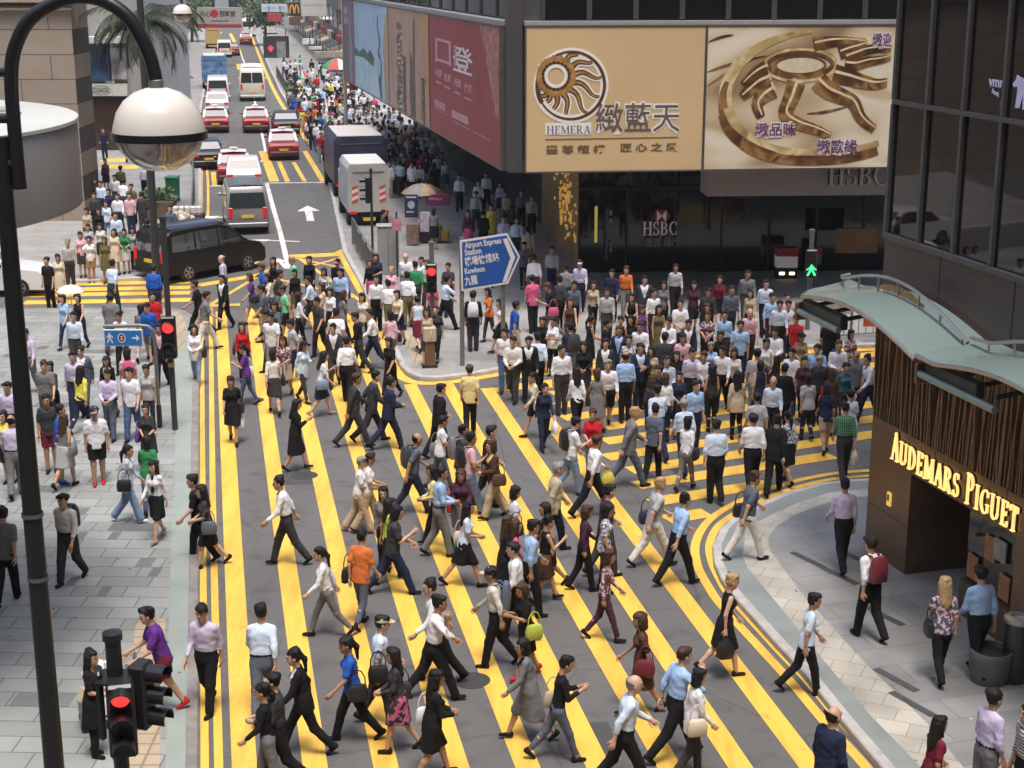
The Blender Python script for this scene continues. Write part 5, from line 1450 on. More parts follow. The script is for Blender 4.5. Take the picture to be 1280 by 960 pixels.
# railings
def railing(label, pts, h=1.05, step=1.6, z=PVZ):
    P = [G(x, y, z) for x, y in pts]
    o = empty('railing', P[0], 0, label, 'railing', 'kerbside railings')
    Q = [p - P[0] for p in P]
    L = [0]
    for i in range(1, len(Q)): L.append(L[-1] + (Q[i] - Q[i - 1]).length)
    def at(s):
        for i in range(1, len(Q)):
            if s <= L[i] + 1e-6: return Q[i - 1].lerp(Q[i], (s - L[i - 1]) / max(1e-6, L[i] - L[i - 1]))
        return Q[-1]
    k = MB()
    for zz in (h, h - 0.16, 0.14): k.tube([q + Vector((0, 0, zz)) for q in Q], 0.032 if zz == h else 0.02, 6)
    k.build('rail', GREYPOLE, o)
    n = min(40, max(2, int(L[-1] / step)))
    for i in range(n + 1):
        q = at(L[-1] * i / n); k = MB(); k.tube([q, q + Vector((0, 0, h))], 0.04, 6); k.build('post', GREYPOLE, o)
    k = MB(); m_ = int(L[-1] / 0.22)
    for i in range(m_): q = at(L[-1] * i / m_); k.tube([q + Vector((0, 0, .14)), q + Vector((0, 0, h - .16))], 0.012, 4, False)
    k.build('bars', GREYPOLE, o)
    return o
railing('long grey railing beside the crowd up the far kerb', [(346, 96), (358, 117), (378, 146), (401, 178), (413, 203)])
railing('short grey railing by the utility cabinet', [(441, 305), (456, 333), (474, 362)])
railing('railing along the kerb behind the flower stall', [(242, 214), (243, 250), (240, 290), (233, 314)])
# utility cabinet with a notice
g = G(486, 342, PVZ)
uc = empty('utility_cabinet', g, 0, 'tall grey utility cabinet with a pink notice pole', 'cabinet')
k = MB(); k.box((0, 0, 0.85), (0.75, 0.5, 1.7), 0.1, 0.02); k.build('body', mat('cabinet grey', (0.26, 0.265, 0.26), 0.5), uc)
k = MB(); k.box((0, 0, 1.74), (0.82, 0.56, 0.07), 0.1, 0.02); k.build('lid', mat('cabinet lid grey', (0.33, 0.33, 0.32), 0.5), uc)
k = MB(); k.box((0.02, -0.255, 0.85), (0.012, 0.01, 1.5), 0.1); k.build('door_gap', BLACKP, uc)
g = G(497, 346, PVZ)
np_ = empty('notice_post', g, 0, 'thin post holding a pink and white notice by the cabinet', 'sign')
k = MB(); k.tube([(0, 0, 0), (0, 0, 2.3)], 0.035, 8); k.build('post', POLE, np_)
k = MB(); k.box((0, -0.05, 1.85), (0.34, 0.03, 0.42), 0, 0.005); k.build('notice', mat('pink notice', (0.5, 0.20, 0.28), 0.6, 0, 0.4, 6), np_)
# news stand, its boards and umbrella
g = G(530, 303, PVZ)
nk = empty('news_stand', g, 0, 'news stand in the shade with navy and magenta boards', 'stall')
def kbox(par, nm, px0, px1, py0, py1, Y, d, m):
    a_, b_ = AY(px0, py1, Y) - g, AY(px1, py0, Y) - g
    k = MB(); k.box(((a_.x + b_.x) / 2, Y - g.y + d / 2, (a_.z + b_.z) / 2), (b_.x - a_.x, d, b_.z - a_.z), 0, 0.015); return k.build(nm, m, par)
nb = kbox(nk, 'board', 506, 522, 243, 272, g.y - .1, 0.08, mat('navy board', (0.025, 0.03, 0.075), 0.5))
k = MB(); q = AY(514, 256, g.y - .115) - g; flat(k, frame(q, (1, 0, 0), (0, 0, 1)), ell(0, 0, .14, .16, 0, 345, 23)); ribbon(k, frame(q, (1, 0, 0), (0, 0, 1)), [(-.2, .3), (.2, .3)], .08); ribbon(k, frame(q, (1, 0, 0), (0, 0, 1)), [(-.2, -.28), (.1, -.28)], .07); k.build('print', mat('board pale print', (0.4, 0.42, 0.5)), nb)
nb = kbox(nk, 'board', 532, 562, 243, 257, g.y + .1, 0.08, mat('magenta board', (0.20, 0.03, 0.11), 0.5))
k = MB(); q = AY(545, 249, g.y + .085) - g; ribbon(k, frame(q, (1, 0, 0), (0, 0, 1)), [(-.3, .02), (.25, .0)], .1); k.build('print', mat('board pink print', (0.45, 0.2, 0.3)), nb)
kbox(nk, 'poster', 525, 538, 265, 290, g.y - .5, 0.06, mat('pale poster', (0.48, 0.44, 0.50), 0.6, 0, 0.4, 8))
kbox(nk, 'counter', 522, 552, 285, 301, g.y - .3, 0.7, mat('dim counter', (0.06, 0.055, 0.055), 0.6))
kbox(nk, 'crate', 551, 561, 288, 301, g.y - .3, 0.4, mat('mustard crate', (0.32, 0.2, 0.04), 0.6))
kbox(nk, 'rack', 508, 523, 280, 304, g.y - .8, 0.3, mat('copper rack', (0.25, 0.16, 0.12), 0.5, 0.2, 0.5, 9))
rnd = random.Random(31)
for i in range(12):
    kbox(nk, 'magazine_pile', 522 + i * 2.4, 524 + i * 2.4, 280 + rnd.uniform(-3, 2), 285, g.y - .32, 0.4, mat('magazines %d' % (i % 4), [(.4, .38, .36), (.25, .05, .05), (.06, .1, .2), (.4, .3, .08)][i % 4], 0.6))
def umbrella(label, px, py, Y, r, cols_, hgt=0.35, panels=8, pole=2.0):
    c = AY(px, py, Y); o = empty('umbrella', (c.x, Y, c.z - pole), 0, label, 'umbrella')
    k = MB()
    for i in range(panels):
        k.cur = i % len(cols_)
        a_, b_ = 2 * math.pi * i / panels, 2 * math.pi * (i + 1) / panels
        rows = [(0, hgt), (r * .5, hgt * .8), (r * .85, hgt * .35), (r, 0)]
        for (r0, z0), (r1, z1) in zip(rows, rows[1:]):
            k.quad((r1 * math.cos(a_), r1 * math.sin(a_), pole + z1 - .05), (r1 * math.cos(b_), r1 * math.sin(b_), pole + z1 - .05), (r0 * math.cos(b_), r0 * math.sin(b_), pole + z0 - .05), (r0 * math.cos(a_), r0 * math.sin(a_), pole + z0 - .05))
    k.build('canopy', cols_, o)
    k = MB(); k.tube([(0, 0, 0), (0, 0, pole + hgt + .02)], 0.014, 6); k.build('shaft', STEEL, o)
    return o
umbrella('tan and grey stall umbrella over the news stand', 528, 240, 61.5, 0.85, [mat('tan umbrella cloth', (0.40, 0.30, 0.17)), mat('copper umbrella cloth', (0.30, 0.20, 0.12)), mat('grey umbrella cloth', (0.25, 0.24, 0.22))], 0.4)
umbrella('pale pink umbrella held over two people on the pavement', 88, 362, G(88, 415).y, 0.42, [mat('pale pink umbrella cloth', (0.70, 0.60, 0.60))], 0.2, 10, 0.75)
umbrella('red white and green parasol by the far shops', 422, 85, 140, 1.5, [mat('parasol red', (0.45, 0.05, 0.05)), mat('parasol white', (0.65, 0.65, 0.6)), mat('parasol green', (0.05, 0.25, 0.1))], 0.9, 9, 2.6)
umbrella('red umbrella above the distant pavement crowd', 377, 93, 150, 0.6, [mat('umbrella red', (0.5, 0.03, 0.05))], 0.3, 8, 0.9)
umbrella('magenta umbrella beside the parked lorries on the near kerb row', 233, 97, 120, 0.6, [mat('umbrella plum', (0.20, 0.04, 0.14))], 0.3, 8, 1.6)
# left pavement: bin, planter, flower stall
g = G(217, 252, PVZ)
bn = empty('wheeled_bin', g, 0, 'green wheeled bin behind the flower planter', 'bin')
k = MB(); k.box((0, 0, 0.6), (0.5, 0.6, 1.0), 0, 0.04, (1.12, 1.12)); GB = mat('bin green', (0.03, 0.20, 0.075), 0.5); k.build('body', GB, bn)
k = MB(); k.box((0, 0, 1.14), (0.62, 0.74, 0.09), 0, 0.03); k.build('lid', mat('bin lid green', (0.035, 0.26, 0.10), 0.5), bn)
for sx_ in (-.2, .2):
    k = MB(); k.tube([(sx_ - .04, .26, .1), (sx_ + .04, .26, .1)], 0.1, 12); k.build('wheel', BLACKP, bn)
g = G(198, 272, PVZ)
pl_ = empty('planter', g, 0, 'timber planter of leafy plants at the foot of the palm', 'planter')
k = MB(); k.box((0, 0, 0.38), (1.5, 0.8, 0.76), 0, 0.03); k.build('box', mat('planter timber', (0.11, 0.065, 0.035), 0.7, 0, 0.3, 5), pl_)
LEAFM = [mat('leaf green %d' % i, c_, 0.6, 0, 0.3, 12) for i, c_ in enumerate([(0.05, 0.10, 0.03), (0.075, 0.13, 0.035), (0.035, 0.065, 0.025)])]
def leaves(parent, c, rad, n, size, seed, nm='foliage'):
    rnd = random.Random(seed); k = MB()
    for i in range(n):
        d = Vector((rnd.gauss(0, 1), rnd.gauss(0, 1), rnd.gauss(0, 1))).normalized() * (rnd.random() ** 0.4)
        p = Vector(c) + Vector((d.x * rad[0], d.y * rad[1], d.z * rad[2]))
        a_ = Vector((rnd.gauss(0, 1), rnd.gauss(0, 1), rnd.gauss(0, .6))).normalized(); b_ = a_.orthogonal().normalized()
        s_ = size * rnd.uniform(.6, 1.3); k.cur = rnd.randrange(3)
        k.add([p, p + a_ * s_ * .5 + b_ * s_ * .25, p + a_ * s_, p + a_ * s_ * .5 - b_ * s_ * .25], [(0, 1, 2, 3)])
    return k.build(nm, LEAFM, parent)
leaves(pl_, (0, 0, 0.95), (0.75, 0.4, 0.4), 420, 0.24, 5)
g = G(226, 306, PVZ)
fs = empty('flower_stall', g, 0, 'kerbside stall heaped with red and white bundles', 'stall')
k = MB(); k.box((0, 0.3, 0.7), (1.3, 0.8, 0.06), 0, 0.01); k.build('table_top', mat('stall board', (0.35, 0.3, 0.24)), fs)
for sx_ in (-.58, .58):
    for sy_ in (0.0, .6):
        k = MB(); k.box((sx_, sy_, 0.34), (0.05, 0.05, 0.66)); k.build('leg', POLE, fs)
rnd = random.Random(3)
for i in range(16):
    k = MB(); s_ = rnd.uniform(.10, .17); k.lathe([(0, s_), (s_ * .7, s_ * .75), (s_, 0), (s_ * .8, -s_ * .7), (0, -s_ * .8)], (rnd.uniform(-.5, .5), rnd.uniform(.02, .6), .86 + (i % 3) * .13), 9)
    k.build('bundle', mat('bundle %d' % (i % 3), [(.5, .04, .03), (.62, .6, .56), (.55, .45, .32)][i % 3], 0.7), fs, smooth=True)
for i in range(5):
    k = MB(); k.box((-.45 + i * .23, 1.5, 1.15), (0.2, 0.3, 0.3), 0.2 * i, 0.04); k.build('parcel', mat('parcel white', (0.6, 0.58, 0.55), 0.7), fs)
k = MB(); k.box((0, 1.5, 0.52), (1.3, 0.7, 1.0), 0, 0.02); k.build('cabinet', mat('dim stall cabinet', (0.06, 0.05, 0.06), 0.6), fs)
# palm
g = G(191, 268, PVZ); g.z = 0.8
pt = empty('palm_tree', g, 0, 'tall palm with drooping dark fronds over the left kerb', 'palm tree')
k = MB(); zt = AY(186, 26, g.y).z - 0.8
k.tube([(0, 0, 0), (0.03, 0, zt * .4), (-.02, 0, zt * .75), (-0.1, 0, zt)], [0.2, 0.16, 0.14, 0.17], 12); k.build('trunk', mat('palm trunk', (0.19, 0.16, 0.13), 0.9, 0, 0.3, 9), pt, smooth=True)
rnd = random.Random(12); k = MB()
for i in range(34):
    a_ = 2 * math.pi * i / 34 * 2.6 + rnd.uniform(-.2, .2); up_ = rnd.uniform(-.25, .95); L_ = rnd.uniform(2.3, 3.3)
    k.cur = i % 3; prev = None
    for s_ in range(13):
        t = s_ / 12; el = up_ - t * 1.7 * (0.6 + 0.4 * t)
        p = Vector((-0.1, 0, zt)) if s_ == 0 else prev + Vector((math.cos(a_) * math.cos(el), math.sin(a_) * math.cos(el), math.sin(el))) * (L_ / 12)
        if prev is not None:
            dirn = (p - prev).normalized(); sd_ = Vector((-math.sin(a_), math.cos(a_), 0))
            for q in range(3):
                pp = prev.lerp(p, q / 3)
                for sg in (-1, 1):
                    tip = pp + sd_ * sg * 0.55 * (1 - t * .6) + dirn * 0.28 + Vector((0, 0, -0.22 - rnd.uniform(0, .15)))
                    k.add([pp, pp + dirn * .07, tip], [(0, 1, 2)])
            k.tube([prev, p], 0.02, 3, False)
        prev = p
k.build('fronds', [mat('palm frond %d' % i, c_, 0.6, 0, 0.3, 6) for i, c_ in enumerate([(0.03, 0.042, 0.022), (0.042, 0.055, 0.028), (0.02, 0.03, 0.017)])], pt)
# distant street trees
for i, (px, py, r_, lab) in enumerate(((330, 12, 3.2, 'distant leafy tree behind the white pharmacy sign'), (238, 14, 3.4, 'distant leafy tree behind the grey banner'), (150, 22, 3.0, 'dull green tree behind the fashion shop'))):
    Yt = (215, 225, 120)[i]; c = AY(px, py, Yt)
    t_ = empty('street_tree', (c.x, Yt, 0), 0, lab, 'tree')
    k = MB(); k.tube([(0, 0, 0), (0.1, 0, c.z * .5), (0, 0, c.z)], [.22, .18, .1], 8); k.build('trunk', mat('tree bark', (0.10, 0.08, 0.06), 0.9, 0, 0.3, 6), t_)
    leaves(t_, (0, 0, c.z), (r_, r_, r_ * .8), 1500, 0.55, 40 + i, 'crown')
# hanging signs and banners up the street
def hsign(nm, label, px0, px1, py0, py1, Y, m, d=0.25, cat='sign'):
    a_, b_ = AY(px0, py1, Y), AY(px1, py0, Y)
    o = empty(nm, ((a_.x + b_.x) / 2, Y, (a_.z + b_.z) / 2), 0, label, cat)
    k = MB(); k.box((0, 0, 0), (b_.x - a_.x, d, b_.z - a_.z), 0, 0.02); k.build('panel', m, o)
    w, h = b_.x - a_.x, b_.z - a_.z
    k = MB()
    for s_ in (-1, 1): k.tube([(s_ * w * .4, 0, h / 2), (s_ * w * .4, 0, h / 2 + .9)], 0.05, 6)
    k.build('hanger', POLE, o)
    return o, w, h, frame((0, -d / 2 - 0.006, 0), (1, 0, 0), (0, 0, 1))
o, w, h, Mh = hsign('banner', 'grey banner with a red disc and dark lettering high across the street', 247, 302, 9, 30, 172, mat('banner grey', (0.33, 0.32, 0.30), 0.6))
k = MB(); flat(k, Mh, ell(-w * .11, h * .12, h * .24, h * .24, 0, 345, 23), 0); k.build('disc', mat('banner red', (0.35, 0.02, 0.04)), o)
k = MB()
for x_, t_ in ((-.38, '天'), (-.25, '心'), (.06, '百'), (.17, '草'), (.30, '堂')): add_text(k, Mh @ Matrix.Translation((x_ * w, h * .08, 0)), t_, h * .36, None, 0.02, 0.002)
ribbon(k, Mh, [(-w * .2, -h * .32), (w * .2, -h * .32)], h * .06)
k.build('lettering', mat('banner ink', (0.06, 0.05, 0.05)), o)
k = MB(); k.box((0, 0, -h / 2 - 0.22), (w * .98, 0.2, 0.36)); k.build('lower_strip', mat('banner crimson', (0.30, 0.03, 0.05), 0.6, 0, 0.3, 3), o)
o, w, h, Mh = hsign('restaurant_sign', 'black hanging sign with a golden arched letter', 361, 375, 3, 20, 180, mat('sign black', (0.02, 0.02, 0.02), 0.5))
k = MB()
for s_ in (-1, 1): ribbon(k, Mh, [(s_ * w * .2 + w * .17 * math.cos(R(t)), -h * .3 + h * .62 * math.sin(R(t))) for t in range(0, 181, 12)], w * .11, 0)
k.build('emblem', mat('sign golden yellow', (0.75, 0.38, 0.03), 0.5), o)
k = MB(); k.box((0, 0, -h / 2 - .55), (w * .98, 0.2, 0.9)); k.build('lower_panel', mat('sign brown', (0.14, 0.07, 0.05), 0.6, 0, 0.3, 3), o)
o, w, h, Mh = hsign('shop_board', 'large plain pale board with faint grey script beside the arched letter sign', 377, 408, -6, 20, 165, mat('board pale', (0.52, 0.51, 0.49), 0.6))
k = MB(); ribbon(k, Mh, [(-w * .4 + w * .8 * i / 40, h * .02 + h * .07 * math.sin(i * 1.9) * (0.4 + 0.6 * (i % 7 > 2))) for i in range(41)], 0.06); k.build('script', mat('script grey', (0.3, 0.3, 0.3)), o)
o, w, h, Mh = hsign('pharmacy_sign', 'white and pale blue sign with faint lettering over the far road', 327, 359, 5, 15, 190, mat('sign pale blue', (0.52, 0.58, 0.66), 0.6))
k = MB(); ribbon(k, Mh, [(-w * .35, 0), (w * .05, 0)], h * .2); ribbon(k, Mh, [(w * .15, 0), (w * .4, 0)], h * .35); k.build('lettering', mat('sign faint blue', (0.36, 0.44, 0.55)), o)
o, w, h, Mh = hsign('tram_shelter', 'dark kerb shelter with a glowing red mark up the street', 331, 360, 45, 77, 186, mat('shelter dark', (0.03, 0.032, 0.036), 0.5), 1.2, 'shelter')
k = MB(); ribbon(k, Mh, [(-w * .2, h * .14), (-w * .2, -h * .1)], w * .12); ribbon(k, Mh, [(-w * .32, h * .04), (-w * .08, h * .04)], h * .1, 0.001); k.build('mark', mat('mark red', (0.7, 0.05, 0.08), 0.5, emit=0.3), o)
k = MB(); flat(k, Mh, [(w * .05, -h * .4), (w * .42, -h * .4), (w * .42, h * .3), (w * .05, h * .3)], 0.002); k.build('notice', mat('notice grey', (0.22, 0.23, 0.25), 0.6, 0, 0.3, 2), o)
o, w, h, Mh = hsign('flag', 'bright orange flag hanging off the street side billboards', 437, 447, 98, 113, 86.5, mat('flag orange', (0.75, 0.13, 0.05), 0.6, 0, 0.2, 6), 0.05, 'flag')
for i, (px0, px1, py0, py1, Y, c_, lab) in enumerate([(196, 219, 66, 74, 118, (.55, .42, .05), 'yellow shop sign beside the palm trunk'), (210, 219, 75, 89, 117.5, (.5, .03, .03), 'red sign panel under the yellow shop sign'), (198, 209, 76, 90, 117, (.55, .53, .45), 'cream sign with a dark disc under the yellow shop sign'),
        (378, 392, 48, 55, 128, (.6, .62, .6), 'pair of white lightbox signs above the far crowd'), (393, 428, 64, 72, 126, (.30, .26, .2), 'tan shop canopy sign under the black awning'), (335, 352, 17, 27, 185, (.42, .05, .06), 'red neon sign over the far traffic'), (386, 402, 58, 62, 125, (.5, .5, .5), 'thin white lettering strip on the black shop awning')]):
    hsign('shop_sign', lab, px0, px1, py0, py1, Y, mat('small sign %d' % i, c_, 0.6, 0, 0.25, 3))
# thin cream pole at the end of the posters
e = AY(430, 60, 88.6); pz = empty('cream_pole', (e.x, 88.6, 0), 0, 'slim cream pole at the far end of the street side posters', 'pole')
k = MB(); k.tube([(0, 0, 0), (0, 0, 12)], 0.11, 10); k.build('shaft', mat('cream paint', (0.46, 0.40, 0.31), 0.6), pz)
k = MB(); k.lathe([(.2, 0), (.2, .3), (.11, .4)], (0, 0, 0), 10); k.build('base', mat('cream paint dark', (0.3, 0.27, 0.21), 0.6), pz)
# barrier rail under the canopy
o = railing('dark railing with an orange panel under the glass canopy', [(1026, 427), (1062, 424), (1100, 421)], 1.1, 0.8)
e = G(1085, 424, PVZ) - o.location; k = MB(); k.box((e.x, -0.06, 0.72), (0.5, 0.03, 0.5)); k.build('orange_panel', mat('barrier orange', (0.45, 0.08, 0.03), 0.6), o)
e = G(1040, 424, PVZ) - o.location; k = MB(); k.box((e.x, -0.06, 1.0), (0.9, 0.03, 0.32)); k.build('notice', mat('barrier notice', (0.4, 0.4, 0.38), 0.6, 0, 0.3, 9), o)
# litter bin and ash post by the shop
g = G(1262, 850, PVZ); g.x += 0.05
lb = empty('litter_bin', g, 0, 'dark metal litter bin with a white rimmed lid by the shop front', 'bin')
k = MB(); k.lathe([(0.0, 0), (0.19, 0), (0.2, 0.9), (0.19, 0.98)], n=24); k.build('body', mat('bin dark metal', (0.06, 0.06, 0.062), 0.35, 0.6), lb, smooth=True)
k = MB(); k.lathe([(0.2, 0.97), (0.215, 1.0), (0.215, 1.05), (0.12, 1.07), (0.11, 1.03), (0, 1.03)], n=24); k.build('lid', mat('bin pale rim', (0.5, 0.5, 0.49), 0.3, 0.5), lb, smooth=True)
g = G(1236, 850, PVZ)
mc = empty('planter_tub', g, R(20), 'dark grey rounded stone tub by the shop front beside the bin', 'tub')
k = MB(); k.lathe([(.0, 0), (.26, 0), (.30, .08), (.33, .42), (.345, .50), (.33, .53), (.29, .52), (.27, .44), (0, .43)], n=28); k.build('body', mat('tub grey stone', (.12, .12, .125), .45, 0, .15, 5), mc, smooth=True)
k = MB(); k.lathe([(.28, .441), (.1, .46), (0, .47)], n=20); k.build('soil', mat('tub soil', (.03, .025, .02), .9, 0, .3, 20), mc, smooth=True)

# ================================================================== VEHICLES
TYRE = mat('tyre rubber', (0.018, 0.018, 0.018), 0.85)
RIM = mat('wheel rim', (0.42, 0.41, 0.39), 0.35, 0.8)
VGL = mat('vehicle glass', (0.03, 0.036, 0.036), 0.03, 0.0, 0.1, 0.4, 0, 1.0, coat=1.0)
VGL.node_tree.nodes['Principled BSDF'].inputs['Coat IOR'].default_value = 2.1
PLY = mat('yellow number plate', (0.70, 0.46, 0.05), 0.5)
PLW = mat('white number plate', (0.65, 0.65, 0.62), 0.5)
def paint(nm, c, metal=0.0): return mat('car paint ' + nm, c, 0.3, metal, 0.04, 1.0, coat=0.3 if max(c) > .03 else 0.06)
PROF = {
 'sedan': dict(L=4.7, W=1.70, H=1.5, belt=.95, prof=[(-2.25, .24), (-2.34, .5), (-2.33, .84), (-2.2, .96), (-1.45, .99), (-.95, 1.42), (-.65, 1.48), (.35, 1.5), (.6, 1.45), (1.18, 1.0), (2.1, .86), (2.32, .7), (2.34, .32), (2.25, .22)],
   side=[[(-1.28, 1.0), (-.88, 1.37), (-.2, 1.42), (-.2, 1.0)], [(-.14, 1.0), (-.14, 1.42), (.42, 1.42), (1.0, 1.0)]], rear=((-1.38, 1.04), (-1.0, 1.385)), front=((1.1, 1.05), (.66, 1.41)), wheels=(-1.42, 1.42), wr=.31, roof=(-.9, .55)),
 'mpv': dict(L=4.85, W=1.85, H=1.88, belt=1.08, prof=[(-2.36, .28), (-2.42, .55), (-2.42, 1.0), (-2.3, 1.7), (-2.05, 1.86), (.1, 1.88), (.7, 1.76), (1.5, 1.14), (2.15, .98), (2.4, .72), (2.42, .34), (2.3, .24)],
   side=[[(-2.1, 1.12), (-2.05, 1.66), (-1.05, 1.72), (-1.05, 1.10)], [(-.98, 1.10), (-.98, 1.72), (.05, 1.72), (.05, 1.10)], [(.12, 1.10), (.12, 1.72), (.62, 1.64), (1.3, 1.12)]], rear=((-2.4, 1.1), (-2.29, 1.64)), front=((1.44, 1.18), (.76, 1.71)), wheels=(-1.4, 1.45), wr=.33, roof=(-2.0, .5)),
 'van': dict(L=4.7, W=1.72, H=1.98, belt=1.05, prof=[(-2.28, .3), (-2.34, .6), (-2.33, 1.05), (-2.22, 1.8), (-2.08, 1.96), (.9, 1.98), (1.25, 1.86), (1.95, 1.08), (2.28, .92), (2.34, .4), (2.25, .28)],
   side=[[(-2.0, 1.1), (-1.96, 1.7), (-.7, 1.74), (-.7, 1.1)], [(-.62, 1.1), (-.62, 1.74), (.5, 1.74), (.5, 1.1)], [(.58, 1.1), (.58, 1.74), (1.1, 1.7), (1.7, 1.1)]], rear=((-2.325, 1.12), (-2.235, 1.74)), front=((1.92, 1.12), (1.3, 1.82)), wheels=(-1.3, 1.5), wr=.31, roof=(-1.9, .8)),
 'minibus': dict(L=6.6, W=2.05, H=2.7, belt=1.3, prof=[(-3.2, .35), (-3.28, .7), (-3.28, 1.4), (-3.2, 2.4), (-3.0, 2.66), (2.5, 2.7), (2.95, 2.45), (3.2, 1.4), (3.28, 1.0), (3.28, .45), (3.2, .35)],
   side=[[(-3.0 + i * .98, 1.45), (-3.0 + i * .98, 2.25), (-2.1 + i * .98, 2.25), (-2.1 + i * .98, 1.45)] for i in range(6)], rear=((-3.275, 1.5), (-3.215, 2.3)), front=((3.2, 1.4), (2.98, 2.36)), wheels=(-1.9, 2.1), wr=.36, roof=(-2.9, 2.3)),
}
VEH = {}
def vehicle(style, col, colname, roofcol=None, taxi=False, plate=PLY, twopane=False):
    key = (style, colname, taxi)
    if key in VEH: return copy_tree(VEH[key])
    s = PROF[style]; W, H, belt = s['W'], s['H'], s['belt']
    root = empty({'sedan': 'taxi' if taxi else 'car', 'mpv': 'people_carrier', 'van': 'van', 'minibus': 'minibus'}[style])
    P = s['prof']; cy = sum(p[0] for p in P) / len(P); cz = sum(p[1] for p in P) / len(P)
    def hw(z): return W / 2 * (1 - (0.14 if style == 'sedan' else 0.09) * max(0, z - belt) / (H - belt))
    rings = []
    for fx, ins in ((-1, .05), (-.93, .012), (-.8, 0), (.8, 0), (.93, .012), (1, .05)):
        rings.append([(fx * hw(z), y + (cy - y) / max(.5, abs(cy - y)) * ins, z + (cz - z) / max(.3, abs(cz - z)) * ins * .5) for y, z in P])
    k = MB(); k.loft(rings); k.build('body', paint(colname, col), root, smooth=True)
    if roofcol:
        y0, y1 = s['roof']; k = MB(); zt = H + .028
        k.loft([[(x * hw(H) * .97, y, zt - d_ - .03 * abs(x) ** 3) for x, d_ in ((-1, .06), (-.9, 0), (0, -.02), (.9, 0), (1, .06))] for y in (y0, (y0 + y1) / 2, y1)], closed=False, cap=False)
        k.build('roof', roofcol, root, smooth=True)
        if style == 'sedan':
            k = MB()
            for sg in (-1, 1):
                q = [(sg * hw(.98) * .99, -1.55, .985), (sg * hw(.98) * .80, -1.55, .995), (sg * hw(1.44) * .80, -.86, 1.47), (sg * hw(1.44) * 1.0, -.86, 1.44)]
                q = [Vector(p) + Vector((0, -.012, .018)) for p in q]; k.poly(q if sg < 0 else q[::-1])
            k.build('rear_pillars', roofcol, root)
    for sg in (-1, 1):
        for poly_ in s['side']:
            k = MB(); q = [(sg * (hw(z) + .006), y, z) for y, z in poly_]
            k.poly(q if sg > 0 else q[::-1]); k.build('side_window', VGL, root)
        for wy in s['wheels']:
            wh = MB(); wh.tube([(sg * (W / 2 - .2), wy, s['wr']), (sg * (W / 2 + .012), wy, s['wr'])], s['wr'], 24); wo_ = wh.build('wheel', TYRE, root)
            k = MB(); c = sg * (W / 2 + .016); k.add([(c, wy + s['wr'] * .62 * math.cos(t), s['wr'] + s['wr'] * .62 * math.sin(t)) for t in [2 * math.pi * a_ / 20 for a_ in range(20)]], [tuple(range(20)) if sg > 0 else tuple(range(19, -1, -1))]); ro_ = k.build('rim', RIM, wo_)
            k = MB()
            for a_ in range(5):
                t = 2 * math.pi * a_ / 5; c2 = sg * (W / 2 + .02); d_ = Vector((0, math.cos(t + .6), math.sin(t + .6))); e_ = Vector((0, -d_.z, d_.y)); o_ = Vector((c2, wy, s['wr']))
                q = [o_ + d_ * s['wr'] * .2 - e_ * .03, o_ + d_ * s['wr'] * .55 - e_ * .06, o_ + d_ * s['wr'] * .55 + e_ * .06, o_ + d_ * s['wr'] * .2 + e_ * .03]
                k.poly(q if sg > 0 else q[::-1])
            k.build('spoke_gap', TYRE, wo_)
        k = MB(); fy = s['front'][0][0] - .15; k.box((sg * (W / 2 + .1), fy, belt + .1), (.18, .1, .13), 0, .03); k.build('mirror', paint(colname, col), root)
        ry = P[2][0]; k = MB(); k.box((sg * (W / 2 - .17), ry + .02, belt - .16 if style == 'sedan' else belt - .12), (.30 if style == 'sedan' else .17, .1, .17 if style == 'sedan' else .42), 0, .02); k.build('tail_lamp', REDS, root)
        k = MB(); k.box((sg * (W / 2 - .22), P[-3][0] - .02, P[-3][1] - .06), (.32, .12, .16), 0, .03); k.build('headlight', mat('headlight glass', (.6, .62, .62), .1, .3), root)
    for nm, (a_, b_), sg in (('rear_window', s['rear'], -1), ('windscreen', s['front'], 1)):
        w0, w1_ = hw(a_[1]) * .88, hw(b_[1]) * .84; n_ = Vector((0, sg * (b_[1] - a_[1]), abs(b_[0] - a_[0]))).normalized() * .012
        halves = [(-1, -.03), (.03, 1)] if (twopane and sg < 0) else [(-1, 1)]
        for h0, h1 in halves:
            q = [Vector((h0 * w0, a_[0], a_[1])) + n_, Vector((h1 * w0, a_[0], a_[1])) + n_, Vector((h1 * w1_, b_[0], b_[1])) + n_, Vector((h0 * w1_, b_[0], b_[1])) + n_]
            k = MB(); k.poly(q if sg < 0 else q[::-1]); k.build(nm, VGL, root)
    ry = P[1][0]
    k = MB(); k.box((0, ry - .015, .62 if style == 'sedan' else .78), (.5, .03, .13)); k.build('number_plate', plate, root)
    k = MB(); k.box((0, ry + .02, .42), (W * .96, .12, .2), 0, .04); k.build('bumper', paint(colname + ' bumper', tuple(c * .7 for c in col)) if not taxi else mat('bumper grey', (.06, .03, .03), .5), root)
    if taxi:
        k = MB(); k.box((0, -.1, H + .11), (.42, .16, .17), 0, .03); k.build('roof_sign', mat('taxi sign white', (.7, .7, .65), .4), root)
        k = MB(); add_text(k, frame((0, -.185, H + .11), (1, 0, 0), (0, 0, 1)), 'TAXI', .13, .3, .004, .001); k.build('roof_lettering', HRED, root)
    VEH[key] = root
    return root
def put(o, px, py, d, label, cat, length, group=None, z=0.0, name=None):
    """stand a vehicle with the middle of its rear end over a pixel, heading d"""
    d = Vector((d[0], d[1], 0)).normalized(); g = G(px, py, z) + d * length / 2
    o.location = g; o.rotation_euler = (0, 0, math.atan2(-d.x, d.y))
    tag(o, label, cat, group)
    if name: o.name = name
    return o
SD = sd
RED = (0.22, 0.010, 0.012); SIL = mat('taxi silver roof', (0.66, 0.67, 0.68), 0.3, 0.0, 0.03, 1)
